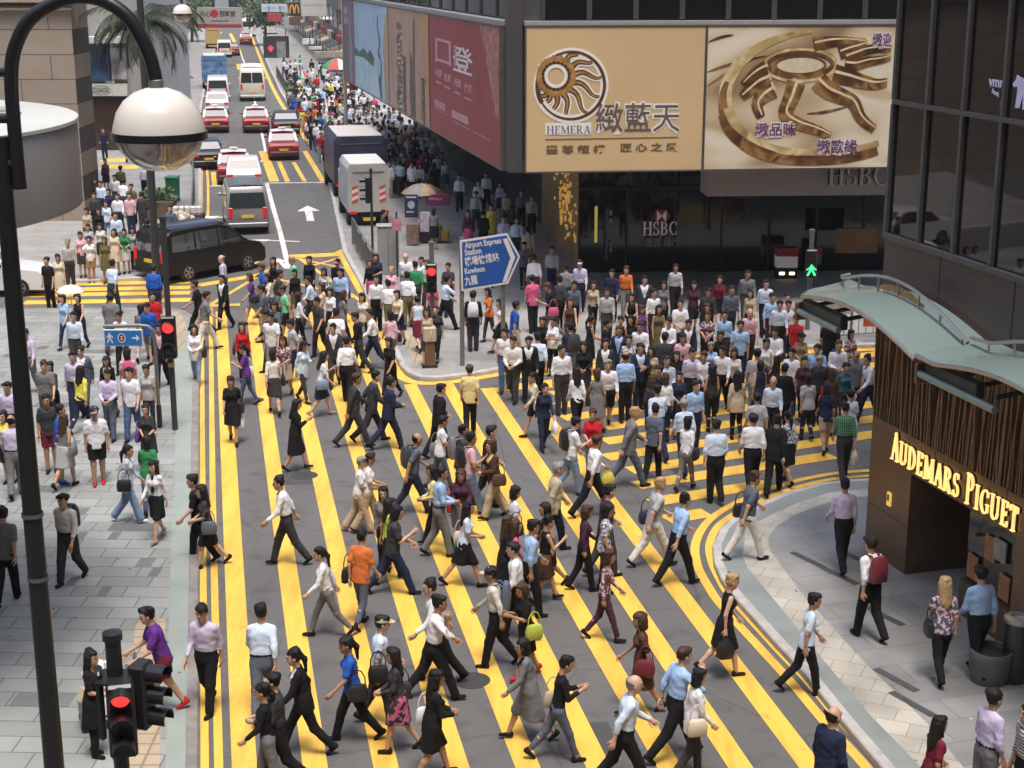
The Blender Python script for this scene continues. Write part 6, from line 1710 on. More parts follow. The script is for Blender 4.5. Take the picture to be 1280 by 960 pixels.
TX = 'red taxis in the street'
for px, py, lab in ((294, 232, 'red taxi with silver roof nearest behind the grey van on the zebra bars'), (355.5, 201, 'red taxi with silver roof driving over the far yellow zebra bars'), (321, 167, 'red taxi with silver roof in mid lane behind the cream minibus'),
                    (270, 167, 'red taxi with silver roof pulled in by the near kerb row'), (308, 56, 'tiny red taxi with silver roof far up the street')):
    put(vehicle('sedan', RED, 'taxi red', SIL, True), px, py, SD + Vector((.0, 0, 0)), lab, 'taxi', 4.7, TX)
put(vehicle('sedan', (0.015, 0.015, 0.017), 'black'), 262, 213, SD + Vector((-.1, 0, 0)), 'black saloon car beside the nearest taxi at the kerb', 'car', 4.7)
put(vehicle('sedan', (0.015, 0.015, 0.017), 'black'), 359, 171, SD, 'black saloon car ahead of the taxi on the zebra bars', 'car', 4.7)
put(vehicle('sedan', (0.62, 0.63, 0.63), 'white'), 306, 240, SD, 'white saloon car hidden mostly behind the grey van', 'car', 4.7)
put(vehicle('van', (0.20, 0.195, 0.20), 'grey', mat('grey van roof', (.11, .11, .115), .35, .2)), 311, 294, SD + Vector((-.04, 0, 0)), 'grey van waiting behind the turning black people carrier', 'van', 4.7)
put(vehicle('minibus', (0.60, 0.56, 0.47), 'cream', mat('cream roof', (.66, .63, .55), .4), twopane=True), 316, 127, SD + Vector((.02, 0, 0)), 'cream minibus crossing the lane line up the street', 'minibus', 6.6)
put(vehicle('van', (0.62, 0.62, 0.60), 'white van'), 273, 128, SD, 'white van ahead of the kerbside taxi', 'van', 4.7)
put(vehicle('van', (0.62, 0.62, 0.60), 'white van'), 281, 72, SD, 'tiny white van far up the street beside a dark red car', 'van', 4.7)
put(vehicle('sedan', (0.62, 0.63, 0.63), 'white'), 272, 143, SD, 'white car between the kerbside taxi and the white van', 'car', 4.7)
put(vehicle('sedan', (0.10, 0.012, 0.015), 'dark red'), 291, 70, SD, 'dark red car far up the street by the white van', 'car', 4.7)
put(vehicle('minibus', (0.62, 0.62, 0.6), 'white bus'), 311, 46, SD, 'tiny white bus near the end of the street', 'minibus', 6.6)
put(vehicle('minibus', (0.62, 0.62, 0.6), 'white bus'), 338, 44, SD, 'white bus at the far kerb under the red neon sign', 'minibus', 6.6)
mv = vehicle('mpv', (0.006, 0.005, 0.0045), 'black brown', mat('people carrier roof', (.02, .02, .02), .15, .2))
a_, b_ = G(243, 351), G(311, 338); d = (b_ - a_); d.z = 0; dn = d.normalized(); nr = Vector((dn.y, -dn.x, 0))
c = (a_ + b_) / 2 - nr * 0.93 - dn * 0.15
mv.location = c; mv.rotation_euler = (0, 0, math.atan2(-dn.x, dn.y)); mv.scale = (1, .95, 1)
tag(mv, 'black people carrier turning across the junction', 'people carrier')
wc = vehicle('sedan', (0.62, 0.63, 0.63), 'white')
c = G(56, 372) + Vector((-2.3, 0.8, 0)); wc.location = c; wc.rotation_euler = (0, 0, R(-86)); tag(wc, 'white car nosing out from under the round canopy', 'car')
# lorries
def lorry(name, label, px, py, L_, W, H, body, cab, roof, d, hazard=False, zb=0.75):
    o = empty(name); k = MB()
    k.loft([[(x * W / 2, y, zb + (H - zb) * z) for x, z in ((-1, 0), (1, 0), (1, .9), (.86, 1), (-.86, 1), (-1, .9))] for y in (-L_ / 2, L_ / 2 - 1.5)]); k.build('cargo_box', body, o)
    k = MB(); k.box((0, L_ / 2 - .72, zb + .6), (W * .94, 1.38, 1.5), 0, .12); k.build('cab', cab, o)
    k = MB(); k.box((0, -.2, zb - .12), (W * .8, L_ - .6, .2)); k.build('chassis', TYRE, o)
    k = MB(); k.box((0, -.75, H + .012), (W * .84, L_ - 1.6, .02)); k.build('roof', roof, o)
    for sg in (-1, 1):
        for wy in (-L_ / 2 + .9, L_ / 2 - .8):
            k = MB(); k.tube([(sg * (W / 2 - .3), wy, .4), (sg * (W / 2 - .02), wy, .4)], .4, 20); k.build('wheel', TYRE, o)
        k = MB(); k.box((sg * (W / 2 - .2), -L_ / 2 - .02, zb - .02), (.3, .06, .12)); k.build('tail_lamp', REDS, o)
        if hazard:
            k = MB(); x0 = sg * W * .33
            for i in range(5):
                k.cur = i % 2; z0 = zb + .35 + i * .14
                k.add([(x0 - .13, -L_ / 2 - .012, z0), (x0 + .13, -L_ / 2 - .012, z0 + .1), (x0 + .13, -L_ / 2 - .012, z0 + .24), (x0 - .13, -L_ / 2 - .012, z0 + .14)], [(0, 1, 2, 3)])
            k.build('hazard_board', [mat('hazard orange', (.65, .08, .03), .5), PLW], o)
    k = MB(); k.box((0, -L_ / 2 - .02, zb - .3), (.52, .04, .14)); k.build('number_plate', PLY, o)
    k = MB(); k.box((0, -L_ / 2 - .012, zb + (H - zb) * .84), (W * .74, .03, .03)); k.build('door_bar', GREYPOLE, o)
    return put(o, px, py, d, label, 'lorry', L_)
LW = mat('lorry off white', (.42, .41, .39), .5, 0, .14, 1)
lorry('lorry', 'off white box lorry with orange hazard boards at the kerb', 462, 287, 5.0, 1.75, 2.75, LW, LW, mat('lorry white roof', (.72, .72, .70), .5), SD + Vector((-.02, 0, 0)), True)
NV = mat('lorry navy', (.04, .042, .075), .4, 0, .3, 1)
lorry('lorry', 'navy box lorry with a cream roof ahead of the white one', 452, 250, 6.6, 2.5, 3.0, NV, NV, mat('lorry cream roof', (.66, .62, .56), .5), SD + Vector((-.02, 0, 0)))
lorry('lorry', 'pale green lorry with blue printed rear by the kerb up the street', 269, 113, 6.0, 2.2, 3.0, mat('lorry blue print', (.10, .20, .38), .5, 0, .8, 2), LW, mat('lorry pale green roof', (.5, .55, .42), .5), SD)
lorry('lorry', 'small tan lorry far up the street', 267, 62, 5.5, 2.0, 2.8, mat('lorry tan', (.5, .36, .14), .5), LW, mat('lorry tan roof', (.55, .45, .25), .5), SD)
# ================================================================== PEOPLE
# Bodies and clothes are smooth blends of tapered limbs, meshed once per pose and garment.
def surface_nets(val, org, h):
    """closed quad mesh of the zero level of a sampled distance field"""
    s = val < 0
    nx, ny, nz = val.shape
    c = np.zeros((nx - 1, ny - 1, nz - 1), np.int8)
    for i in (0, 1):
        for j in (0, 1):
            for k in (0, 1):
                c += s[i:nx - 1 + i, j:ny - 1 + j, k:nz - 1 + k]
    act = (c > 0) & (c < 8)
    idx = -np.ones(act.shape, np.int64)
    n = int(act.sum())
    idx[act] = np.arange(n)
    I = np.argwhere(act)
    acc = np.zeros((n, 3)); cnt = np.zeros(n)
    cor = [(i, j, k) for i in (0, 1) for j in (0, 1) for k in (0, 1)]
    for a in range(8):
        for b in range(a + 1, 8):
            d = np.array(cor[b]) - np.array(cor[a])
            if np.abs(d).sum() != 1: continue
            va = val[I[:, 0] + cor[a][0], I[:, 1] + cor[a][1], I[:, 2] + cor[a][2]]
            vb = val[I[:, 0] + cor[b][0], I[:, 1] + cor[b][1], I[:, 2] + cor[b][2]]
            m = (va < 0) != (vb < 0)
            t = va / np.where(np.abs(va - vb) < 1e-9, 1e-9, va - vb)
            p = np.array(cor[a])[None, :] + t[:, None] * d[None, :]
            acc[m] += p[m]; cnt[m] += 1
    V = org + (I + acc / cnt[:, None]) * h
    F = []
    for ax in range(3):
        sl0 = [slice(0, None)] * 3; sl1 = [slice(0, None)] * 3
        sl0[ax] = slice(0, -1); sl1[ax] = slice(1, None)
        a, b = s[tuple(sl0)], s[tuple(sl1)]
        e = np.argwhere(a != b)
        o1, o2 = [(1, 2), (2, 0), (0, 1)][ax]
        ok = (e[:, o1] > 0) & (e[:, o2] > 0)
        ok &= (e[:, o1] < val.shape[o1] - 1) & (e[:, o2] < val.shape[o2] - 1)
        e = e[ok]
        if len(e) == 0: continue
        def at(d1, d2):
            q = e.copy(); q[:, o1] += d1; q[:, o2] += d2
            return idx[q[:, 0], q[:, 1], q[:, 2]]
        quad = np.stack([at(-1, -1), at(0, -1), at(0, 0), at(-1, 0)], 1)
        inside = a[e[:, 0], e[:, 1], e[:, 2]]
        quad[~inside] = quad[~inside][:, ::-1]
        F.append(quad)
    return V, (np.concatenate(F) if F else np.zeros((0, 4), int))

def smin(a, b, k):
    h = np.clip(0.5 + 0.5 * (b - a) / k, 0, 1)
    return b + (a - b) * h - k * h * (1 - h)

def cap(P, a, b, r1, r2):
    a = np.asarray(a, float); b = np.asarray(b, float)
    ba = b - a; l2 = max(1e-9, ba @ ba)
    pa = P - a
    h = np.clip((pa @ ba) / l2, 0, 1)
    return np.sqrt(((pa - h[..., None] * ba) ** 2).sum(-1)) - (r1 + (r2 - r1) * h)

def ellip(P, c, r):
    q = (P - np.asarray(c, float)) / np.asarray(r, float)
    return (np.sqrt((q ** 2).sum(-1)) - 1) * min(r)

class Field:
    def __init__(s, lo, hi, h):
        s.h = h; s.lo = np.asarray(lo, float)
        n = np.ceil((np.asarray(hi) - s.lo) / h).astype(int) + 1
        g = [s.lo[i] + h * np.arange(n[i]) for i in range(3)]
        s.P = np.stack(np.meshgrid(*g, indexing='ij'), -1)
    def mesh(s, d):
        d = d.copy()
        d[0], d[-1], d[:, 0], d[:, -1], d[:, :, 0], d[:, :, -1] = 1, 1, 1, 1, 1, 1
        return surface_nets(d, s.lo, s.h)

def Rx(a): c, s = math.cos(a), math.sin(a); return np.array([[1, 0, 0], [0, c, -s], [0, s, c]])
# --- poses: facing +Y, right hand at +X
def make_pose(code, sex, var):
    rnd = random.Random('%s%s%d' % (code, sex, var))
    j = lambda a: rnd.uniform(-a, a)
    lg, ar = code[0], code[1:]
    f = sex == 'f'
    if lg == 's': hipR, kneeR, hipL, kneeL = 3 + j(3), 4, -3 + j(3), 5
    elif lg == 'w': hipR, kneeR, hipL, kneeL = 17 + j(4), 6 + j(3), -13 + j(4), 22 + j(8)
    elif lg == 'v': hipL, kneeL, hipR, kneeR = 17 + j(4), 6 + j(3), -13 + j(4), 22 + j(8)
    elif lg == 'W': hipR, kneeR, hipL, kneeL = 25 + j(3), 8, -22 + j(3), 20 + j(6)
    elif lg == 'V': hipL, kneeL, hipR, kneeR = 25 + j(3), 8, -22 + j(3), 20 + j(6)
    elif lg == 'm': hipR, kneeR, hipL, kneeL = 6 + j(4), 4, 10 + j(5), 52 + j(8)
    elif lg == 'n': hipL, kneeL, hipR, kneeR = 6 + j(4), 4, 10 + j(5), 52 + j(8)
    lean = {'s': 1, 'w': 4, 'v': 4, 'W': 7, 'V': 7, 'm': 4, 'n': 4}[lg] + j(2)
    if ar == 'u': lean = 14
    sw = {'s': 0, 'w': 15, 'v': -15, 'W': 24, 'V': -24, 'm': 8, 'n': -8}[lg]
    arm = {}                                  # flexion, abduction, elbow, inward
    arm['R'] = [-sw + j(5), 9 + j(3), 14 + abs(j(10)) + (14 if sw < 0 else 0), 0.05]
    arm['L'] = [sw + j(5), 9 + j(3), 14 + abs(j(10)) + (14 if sw > 0 else 0), 0.05]
    if ar == 'f': arm['R'] = [14, 8, 62 + j(10), .62]; arm['L'] = [14, 8, 62 + j(10), .62]
    if ar == 'x': arm['R'] = [22, 12, 88, .95]; arm['L'] = [20, 12, 80, .95]
    if ar == 'p': arm['R'] = [24, 6, 98 + j(8), .38]
    if ar == 'q': arm['L'] = [24, 6, 98 + j(8), .38]
    if ar == 'P': arm['R'] = [24, 8, 96, .45]; arm['L'] = [24, 8, 92, .45]
    if ar == 'e': arm['R'] = [52, 34, 138, .30]
    if ar == 'b': arm['R'] = [8, 16, 112, .35]
    if ar == 'u': arm['R'] = [34, 8, 40, .1]; arm['L'] = [34, 8, 40, .1]
    if ar == 'h': arm['R'] = [10, 14, 75, .15]
    S = 1.0
    J = {}
    hw, sh = (0.086, 0.140) if f else (0.086, 0.166)
    T, Sk, ft = 0.43, 0.41, 0.075
    pel = np.array([0, 0, 0.0])
    for sd_, x, ha, ka in (('R', 1, hipR, kneeR), ('L', -1, hipL, kneeL)):
        h = pel + np.array([x * hw, 0, -0.03])
        a1 = R(ha); k = h + T * np.array([x * 0.006, math.sin(a1), -math.cos(a1)])
        a2 = R(ha - ka); an = k + Sk * np.array([0, math.sin(a2), -math.cos(a2)])
        pitch = R(max(-10, min(55, -(ha - ka) * (1.0 if ha < 5 else 0.35))))
        J['hip' + sd_], J['knee' + sd_], J['ank' + sd_] = h, k, an
        J['pit' + sd_] = pitch
        fd_ = np.array([x * .12, math.cos(pitch), -math.sin(pitch)])
        up_ = np.array([0, math.sin(pitch), math.cos(pitch)])
        J['toe' + sd_] = an + fd_ * 0.15 - up_ * 0.055
        J['heel' + sd_] = an - fd_ * 0.05 - up_ * 0.06
    low = min(min(J['toe' + q][2], J['heel' + q][2]) for q in 'RL') - 0.022
    for kx in list(J):
        if isinstance(J[kx], np.ndarray): J[kx] = J[kx] + np.array([0, 0, -low])
    pz = -low
    J['pelvis'] = np.array([0, 0, pz]); J['lean'] = R(lean)
    rot = Rx(-J['lean'])
    J['rot'] = rot
    tw = R(sw * 0.22)
    for sd_, x in (('R', 1), ('L', -1)):
        fl, ab, el, inn = arm[sd_]
        s0 = J['pelvis'] + rot @ np.array([x * sh * math.cos(tw), -x * sh * math.sin(tw), 0.478])
        a, b = R(fl), R(ab)
        ud = rot @ np.array([x * math.sin(b), math.sin(a) * math.cos(b), -math.cos(a) * math.cos(b)])
        e = s0 + 0.285 * ud
        fa = R(fl + el)
        fdv = np.array([x * (math.sin(b) * .6 - inn), math.sin(fa) * math.cos(b), -math.cos(fa) * math.cos(b)])
        fdv /= np.linalg.norm(fdv); fdv = rot @ fdv
        w = e + 0.245 * fdv
        J['sh' + sd_], J['el' + sd_], J['wr' + sd_], J['fd' + sd_] = s0, e, w, fdv
    J['neck'] = J['pelvis'] + rot @ np.array([0, -0.005, 0.565])
    nod = R(12 if ar in ('p', 'q', 'P') else 3)
    J['hrot'] = Rx(-(J['lean'] * 0.5 + nod))
    J['head'] = J['neck'] + rot @ np.array([0, 0.018, 0.05]) + J['hrot'] @ np.array([0, 0.012, 0.105])
    J['top'] = J['head'] + J['hrot'] @ np.array([0, 0, 0.125])
    return J

def torso_d(P, J, f, o=0.0, k=0.05):
    Q = (P - J['pelvis']) @ J['rot']          # into the torso's frame
    Q = Q * np.array([1, 1.5, 1])
    if f:
        d = cap(Q, (0, -.005, -.02), (0, 0, .16), .165 + o, .120 + o)
        d = smin(d, cap(Q, (0, 0, .16), (0, .0, .38), .118 + o, .142 + o), k)
        d = smin(d, cap(Q, (-.095, -.01, .475), (.095, -.01, .475), .055 + o, .055 + o), k)
        for x in (-.062, .062): d = smin(d, ellip(Q, (x, .11, .365), (.062 + o, .085 + o, .062 + o)), .04)
        d = smin(d, cap(Q, (0, -.02, .5), (0, -.01, .58), .05 + o * .4, .046), k)
    else:
        d = cap(Q, (0, 0, -.02), (0, 0, .16), .160 + o, .152 + o)
        d = smin(d, cap(Q, (0, 0, .16), (0, .0, .38), .152 + o, .174 + o), k)
        d = smin(d, cap(Q, (-.118, -.01, .47), (.118, -.01, .47), .062 + o, .062 + o), k)
        d = smin(d, cap(Q, (0, -.02, .5), (0, -.01, .59), .060 + o * .4, .052), k)
    return d / 1.25
def arms_d(P, J, f, o, full=True, upto=1.0):
    d = None; k = .88 if f else 1.0
    for s in 'RL':
        u = cap(P, J['sh' + s], J['el' + s], .055 * k + o, .044 * k + o)
        if full:
            e = J['el' + s] + (J['wr' + s] - J['el' + s]) * upto
            u = smin(u, cap(P, J['el' + s], e, .044 * k + o, (.044 - .014 * upto) * k + o), .02)
        d = u if d is None else np.minimum(d, u)
    return d
def legs_d(P, J, f, o_t, o_k, o_a):
    d = None
    t, kn, a = (.090, .056, .039) if f else (.096, .063, .044)
    for s in 'RL':
        u = cap(P, J['hip' + s], J['knee' + s], t + o_t, kn + o_k)
        mid = J['knee' + s] * .65 + J['ank' + s] * .35 + np.array([0, -.012, 0])
        u = smin(u, cap(P, J['knee' + s], J['ank' + s], kn + o_k, a + o_a), .03)
        if o_a < .012: u = smin(u, cap(P, mid, mid, .050, .050), .03)
        d = u if d is None else smin(d, u, .025)
    return d
def bounds(J, pad=.22):
    pts = np.array([v for k, v in J.items() if isinstance(v, np.ndarray) and v.shape == (3,)])
    return pts.min(0) - pad, pts.max(0) + pad
# canonical head, hand and shoe, meshed finely once
def canon_head(f):
    F = Field((-.12, -.14, -.17), (.12, .15, .16), .0105)
    P = F.P
    d = ellip(P, (0, -.008, .02), (.076, .096, .104))
    d = smin(d, ellip(P, (0, .028, -.055), (.054, .058, .066)), .04)
    d = smin(d, cap(P, (0, .05, -.098), (0, .058, -.098), .024, .022), .03)
    d = smin(d, cap(P, (0, .086, .015), (0, .104, -.022), .010, .015), .014)      # nose
    for x in (-1, 1):
        d = smin(d, ellip(P, (x * .077, -.005, -.008), (.012, .022, .034)), .01)   # ears
        d = np.maximum(d, -ellip(P, (x * .032, .098, .018), (.019, .018, .013)) + .0)
        d = smin(d, cap(P, (x * .016, .093, .036), (x * .046, .082, .036), .008, .006), .012)   # brow
    d = smin(d, cap(P, (-.02, .083, -.066), (.02, .083, -.066), .010, .010), .01)
    d = smin(d, cap(P, (0, -.03, -.07), (0, -.02, -.16), .05, .05), .03)
    return F.mesh(d)
def canon_hand():
    F = Field((-.07, -.06, -.21), (.07, .07, .04), .0078)
    P = F.P
    d = cap(P * np.array([1, 1.7, 1]), (0, 0, .02), (0, 0, -.075), .030, .040) / 1.4
    for x, l, cv in ((-.032, .062, .03), (-.011, .078, .034), (.011, .072, .036), (.031, .055, .036)):
        a = np.array([x, 0, -.085]); b = a + np.array([x * .12, .010, -l * .55]); c = b + np.array([0, cv * .7, -l * .42])
        d = smin(d, cap(P, a, b, .0105, .0095), .008); d = np.minimum(d, cap(P, b, c, .0095, .0075))
    a = np.array([-.034, .012, -.025]); b = np.array([-.058, .03, -.065]); c = np.array([-.052, .045, -.095])
    d = smin(d, cap(P, a, b, .014, .0115), .012); d = np.minimum(d, cap(P, b, c, .0115, .009))
    return F.mesh(d)
def canon_shoe(f):
    F = Field((-.09, -.14, -.11), (.09, .24, .09), .0125)
    P = F.P
    d = cap(P, (0, -.035, -.045), (.004, .135, -.062), .044, .034)
    d = smin(d, cap(P, (0, -.02, -.03), (0, -.02, .02 if not f else -.005), .042, .042), .03)
    d = np.maximum(d, -(P[..., 2] + .078))
    if f: d = np.maximum(d, -ellip(P, (0, .02, .02), (.032, .06, .04)))
    return F.mesh(d)
HEADM = {s: canon_head(s == 'f') for s in 'mf'}
HANDM = canon_hand()
SHOEM = {s: canon_shoe(s == 'f') for s in 'mf'}
SKINS = [mat('skin tone %d' % i, c, 0.5, 0, 0.06, 9) for i, c in enumerate([(.52, .31, .205), (.47, .27, .17), (.57, .35, .25), (.40, .22, .135)])]
EYE = mat('dark eyes and brows', (.02, .014, .012), .3)
LIP = mat('lips', (.36, .12, .10), .4)

def to_mesh(name, parts, slots=1):
    """parts: [(verts, faces, slot)] -> one mesh datablock"""
    V, F, S = [], [], []
    k = 0
    for v, f, s in parts:
        V.append(np.asarray(v)); f = [tuple(int(i) + k for i in q) for q in f]; F += f; S += [s] * len(f); k += len(v)
    me = bpy.data.meshes.new(name)
    me.from_pydata(np.concatenate(V).tolist(), [], F)
    for i in range(slots): me.materials.append(None)
    me.polygons.foreach_set('material_index', S)
    me.polygons.foreach_set('use_smooth', [True] * len(F))
    me.update()
    return me
def hand_frame(z, x):
    z = z / np.linalg.norm(z); x = x - z * (x @ z); x /= np.linalg.norm(x)
    return np.stack([x, np.cross(z, x), z], 1)
MESHC, POSEC = {}, {}
HB, HP = .021, .0225
def pose(code, sex, var):
    key = (code, sex, var)
    if key not in POSEC: POSEC[key] = make_pose(*key)
    return POSEC[key]
def head_bits(J, sex):
    v, f = HEADM[sex]
    M = J['hrot'] * 1.06; c = J['head']
    out = [(v @ M.T + c, f, 0)]
    def ball(p, r, s, n=6, m=4):
        p = M @ np.array(p) + c; vv, ff = [], []
        for i in range(m + 1):
            for q in range(n):
                t, u = math.pi * i / m, 2 * math.pi * q / n
                vv.append(p + M @ np.array([r[0] * math.sin(t) * math.cos(u), r[1] * math.sin(t) * math.sin(u), r[2] * math.cos(t)]))
        for i in range(m):
            for q in range(n): ff.append((i * n + q, i * n + (q + 1) % n, (i + 1) * n + (q + 1) % n, (i + 1) * n + q))
        out.append((vv, ff, s))
    for x in (-1, 1):
        ball((x * .032, .080, .018), (.015, .009, .007), 1)
        ball((x * .033, .090, .041), (.019, .005, .004), 1)
    ball((0, .092, -.066), (.021, .006, .007), 2)
    return out
def body_mesh(code, sex, var, lod):
    key = ('body', code, sex, var, lod)
    if key in MESHC: return MESHC[key]
    J = pose(code, sex, var); f = sex == 'f'
    lo, hi = bounds(J, .12)
    F = Field(lo, hi, HB)
    d = torso_d(F.P, J, f, -.012)
    d = smin(d, arms_d(F.P, J, f, -.002), .03)
    d = smin(d, legs_d(F.P, J, f, -.004, 0, 0), .03)
    d = smin(d, cap(F.P, J['neck'] - J['rot'] @ np.array([0, 0, .03]), J['head'] + J['hrot'] @ np.array([0, -.02, -.06]), .05, .05), .03)
    v, q = F.mesh(d)
    parts = [(v, q, 0)] + head_bits(J, sex)
    if lod < 2:
        for s in 'RL':
            hv, hf = HANDM
            hv = hv * (.95 if f else 1.05)
            if s == 'R': hv = hv * np.array([1, 1, 1])
            else: hv = hv * np.array([-1, 1, 1]); hf = hf[:, ::-1]
            M = hand_frame(-J['fd' + s], np.array([1.0, 0, 0]) if abs(J['fd' + s][0]) < .8 else np.array([0, 1.0, 0.0]))
            if s == 'R': RZ = np.array([[0, -1, 0], [1, 0, 0], [0, 0, 1]])
            else: RZ = np.array([[0, 1, 0], [-1, 0, 0], [0, 0, 1]])
            parts.append((hv @ (M @ RZ).T + J['wr' + s] + J['fd' + s] * .01, hf, 0))
        for s in 'RL':
            pass
    MESHC[key] = to_mesh('body', parts, 3)
    return MESHC[key]
def top_mesh(code, sex, var, typ):
    key = ('top', code, sex, var, typ)
    if key in MESHC: return MESHC[key]
    J = pose(code, sex, var); f = sex == 'f'
    lo, hi = bounds(J, .14)
    pz = J['pelvis'][2]
    lo[2] = max(lo[2], pz - (.62 if typ in 'DEC' else .34)); hi[2] = J['neck'][2] + .06
    F = Field(lo, hi, HP); P = F.P
    Q = (P - J['pelvis']) @ J['rot']
    o = {'S': .014, 'T': .016, 'N': .012, 'J': .030, 'D': .014, 'E': .016, 'C': .032, 'j': .016, 'L': .022}[typ]
    if not f: o += .004
    d = torso_d(P, J, f, o)
    if typ in 'SJCL':
        d = smin(d, arms_d(P, J, f, .009 if typ in 'SL' else .017, True, .97), .022)
    elif typ in 'TE':
        for s in 'RL':
            e = J['sh' + s] + (J['el' + s] - J['sh' + s]) * .72
            d = smin(d, cap(P, J['sh' + s], e, .061 if f else .068, .061 if f else .067), .025)
    if typ in 'STJ':
        d = smin(d, np.sqrt((np.sqrt(Q[..., 0] ** 2 + (Q[..., 1] * 1.1) ** 2) - .062) ** 2 + (Q[..., 2] - .562 + Q[..., 1] * .5) ** 2) - .013, .012)
    if typ != 'j':
        ph = var * 1.7 + len(code)
        d = d + .0045 * np.sin(26 * P[..., 2] + 15 * P[..., 0] + 3 * np.sin(13 * P[..., 1] + 9 * P[..., 2] + ph)) * np.sin(19 * P[..., 0] - 21 * P[..., 2] + 2 * np.sin(17 * P[..., 0] + ph)) + .0025 * np.sin(47 * P[..., 2] + 30 * P[..., 0] * np.sign(P[..., 0]) + ph)
    hem = {'S': -.05 if f else .075, 'T': -.10, 'N': -.06, 'J': -.16, 'D': 0, 'E': 0, 'C': 0, 'j': -.05, 'L': -.20}[typ]
    if typ in 'JLT' or hem < -.08:
        d = smin(d, cap(Q * np.array([1, 1.35, 1]), (0, 0, .05), (0, .0, hem - .05), .155 + o, .175 + o) / 1.15, .04)
    if typ in 'DEC':
        hz = {'D': -.42, 'E': -.42, 'C': -.52}[typ]
        dd = cap(Q * np.array([1, 1.2, 1]), (0, 0, .06), (0, 0, hz), .145 + o, .205 + o) / 1.1
        for s in 'RL': dd = smin(dd, cap(P, J['hip' + s], J['knee' + s], .115, .105), .05)
        d = smin(d, dd, .05)
        d = np.maximum(d, -(P[..., 2] - (pz + hz)))
    else:
        d = np.maximum(d, -(Q[..., 2] - hem))
    # neckline
    d = np.maximum(d, Q[..., 2] - .575 + (Q[..., 1] > 0) * Q[..., 1] * .9)
    if typ in 'NDE': d = np.maximum(d, -ellip(Q, (0, .06, .58), (.075, .09, .10)))
    if typ in 'JC':        # open front showing the shirt
        w = np.clip((Q[..., 2] - .16) * .30, 0, .10) + .006
        d = np.maximum(d, -np.maximum.reduce([np.abs(Q[..., 0]) - w, -(Q[..., 1] - .02), .10 - Q[..., 2]]))
    v, q = F.mesh(d)
    MESHC[key] = to_mesh('top', [(v, q, 0)])
    return MESHC[key]
def bottom_mesh(code, sex, var, typ):
    key = ('bottom', code, sex, var, typ)
    if key in MESHC: return MESHC[key]
    J = pose(code, sex, var); f = sex == 'f'
    lo, hi = bounds(J, .14); pz = J['pelvis'][2]
    lo[2] = -.04; hi[2] = pz + .18
    lo[0], hi[0] = -.34, .34
    F = Field(lo, hi, HP); P = F.P
    Q = (P - J['pelvis']) @ J['rot']
    d = torso_d(P, J, f, .012 if f else .024)
    if typ == 'P': l = legs_d(P, J, f, .014, .018, .024)
    elif typ == 'Q': l = legs_d(P, J, f, .006, .008, .012)
    elif typ == 'B': l = legs_d(P, J, f, .020, .030, .050)
    elif typ == 'H': l = legs_d(P, J, f, .022, .030, .034)
    elif typ == 'K':
        l = cap(Q * np.array([1, 1.2, 1]), (0, 0, .05), (0, 0, -.42), .150, .185) / 1.1
        for s in 'RL': l = smin(l, cap(P, J['hip' + s], J['knee' + s], .112, .10), .05)
    d = smin(d, l, .03)
    if typ != 'K': d = d + .004 * np.sin(38 * P[..., 2] + 3 * np.sin(16 * P[..., 0] + 11 * P[..., 1] + var)) * np.sin(22 * P[..., 1] + 14 * P[..., 2])
    else: d = d + .006 * np.sin(9 * np.arctan2(P[..., 0], P[..., 1]) + var)
    d = np.maximum(d, Q[..., 2] - .10)
    if typ == 'K': d = np.maximum(d, -(P[..., 2] - (pz - .42)))
    if typ == 'H':
        for s in 'RL':
            ax = (J['ank' + s] - J['knee' + s]); ax = ax / np.linalg.norm(ax)
            near = np.linalg.norm(P - J['knee' + s], axis=-1)
            d = np.where((P[..., 0] > 0) == (s == 'R'), np.maximum(d, (P - (J['knee' + s] - ax * .10)) @ ax), d)
    else:
        for s in 'RL':
            ax = (J['ank' + s] - J['knee' + s]); ax = ax / np.linalg.norm(ax)
            d = np.where((P[..., 0] > 0) == (s == 'R'), np.maximum(d, (P - (J['ank' + s] + ax * (.035 if typ in 'PB' else -.03))) @ ax), d)
    v, q = F.mesh(d)
    MESHC[key] = to_mesh('bottom', [(v, q, 0)])
    return MESHC[key]
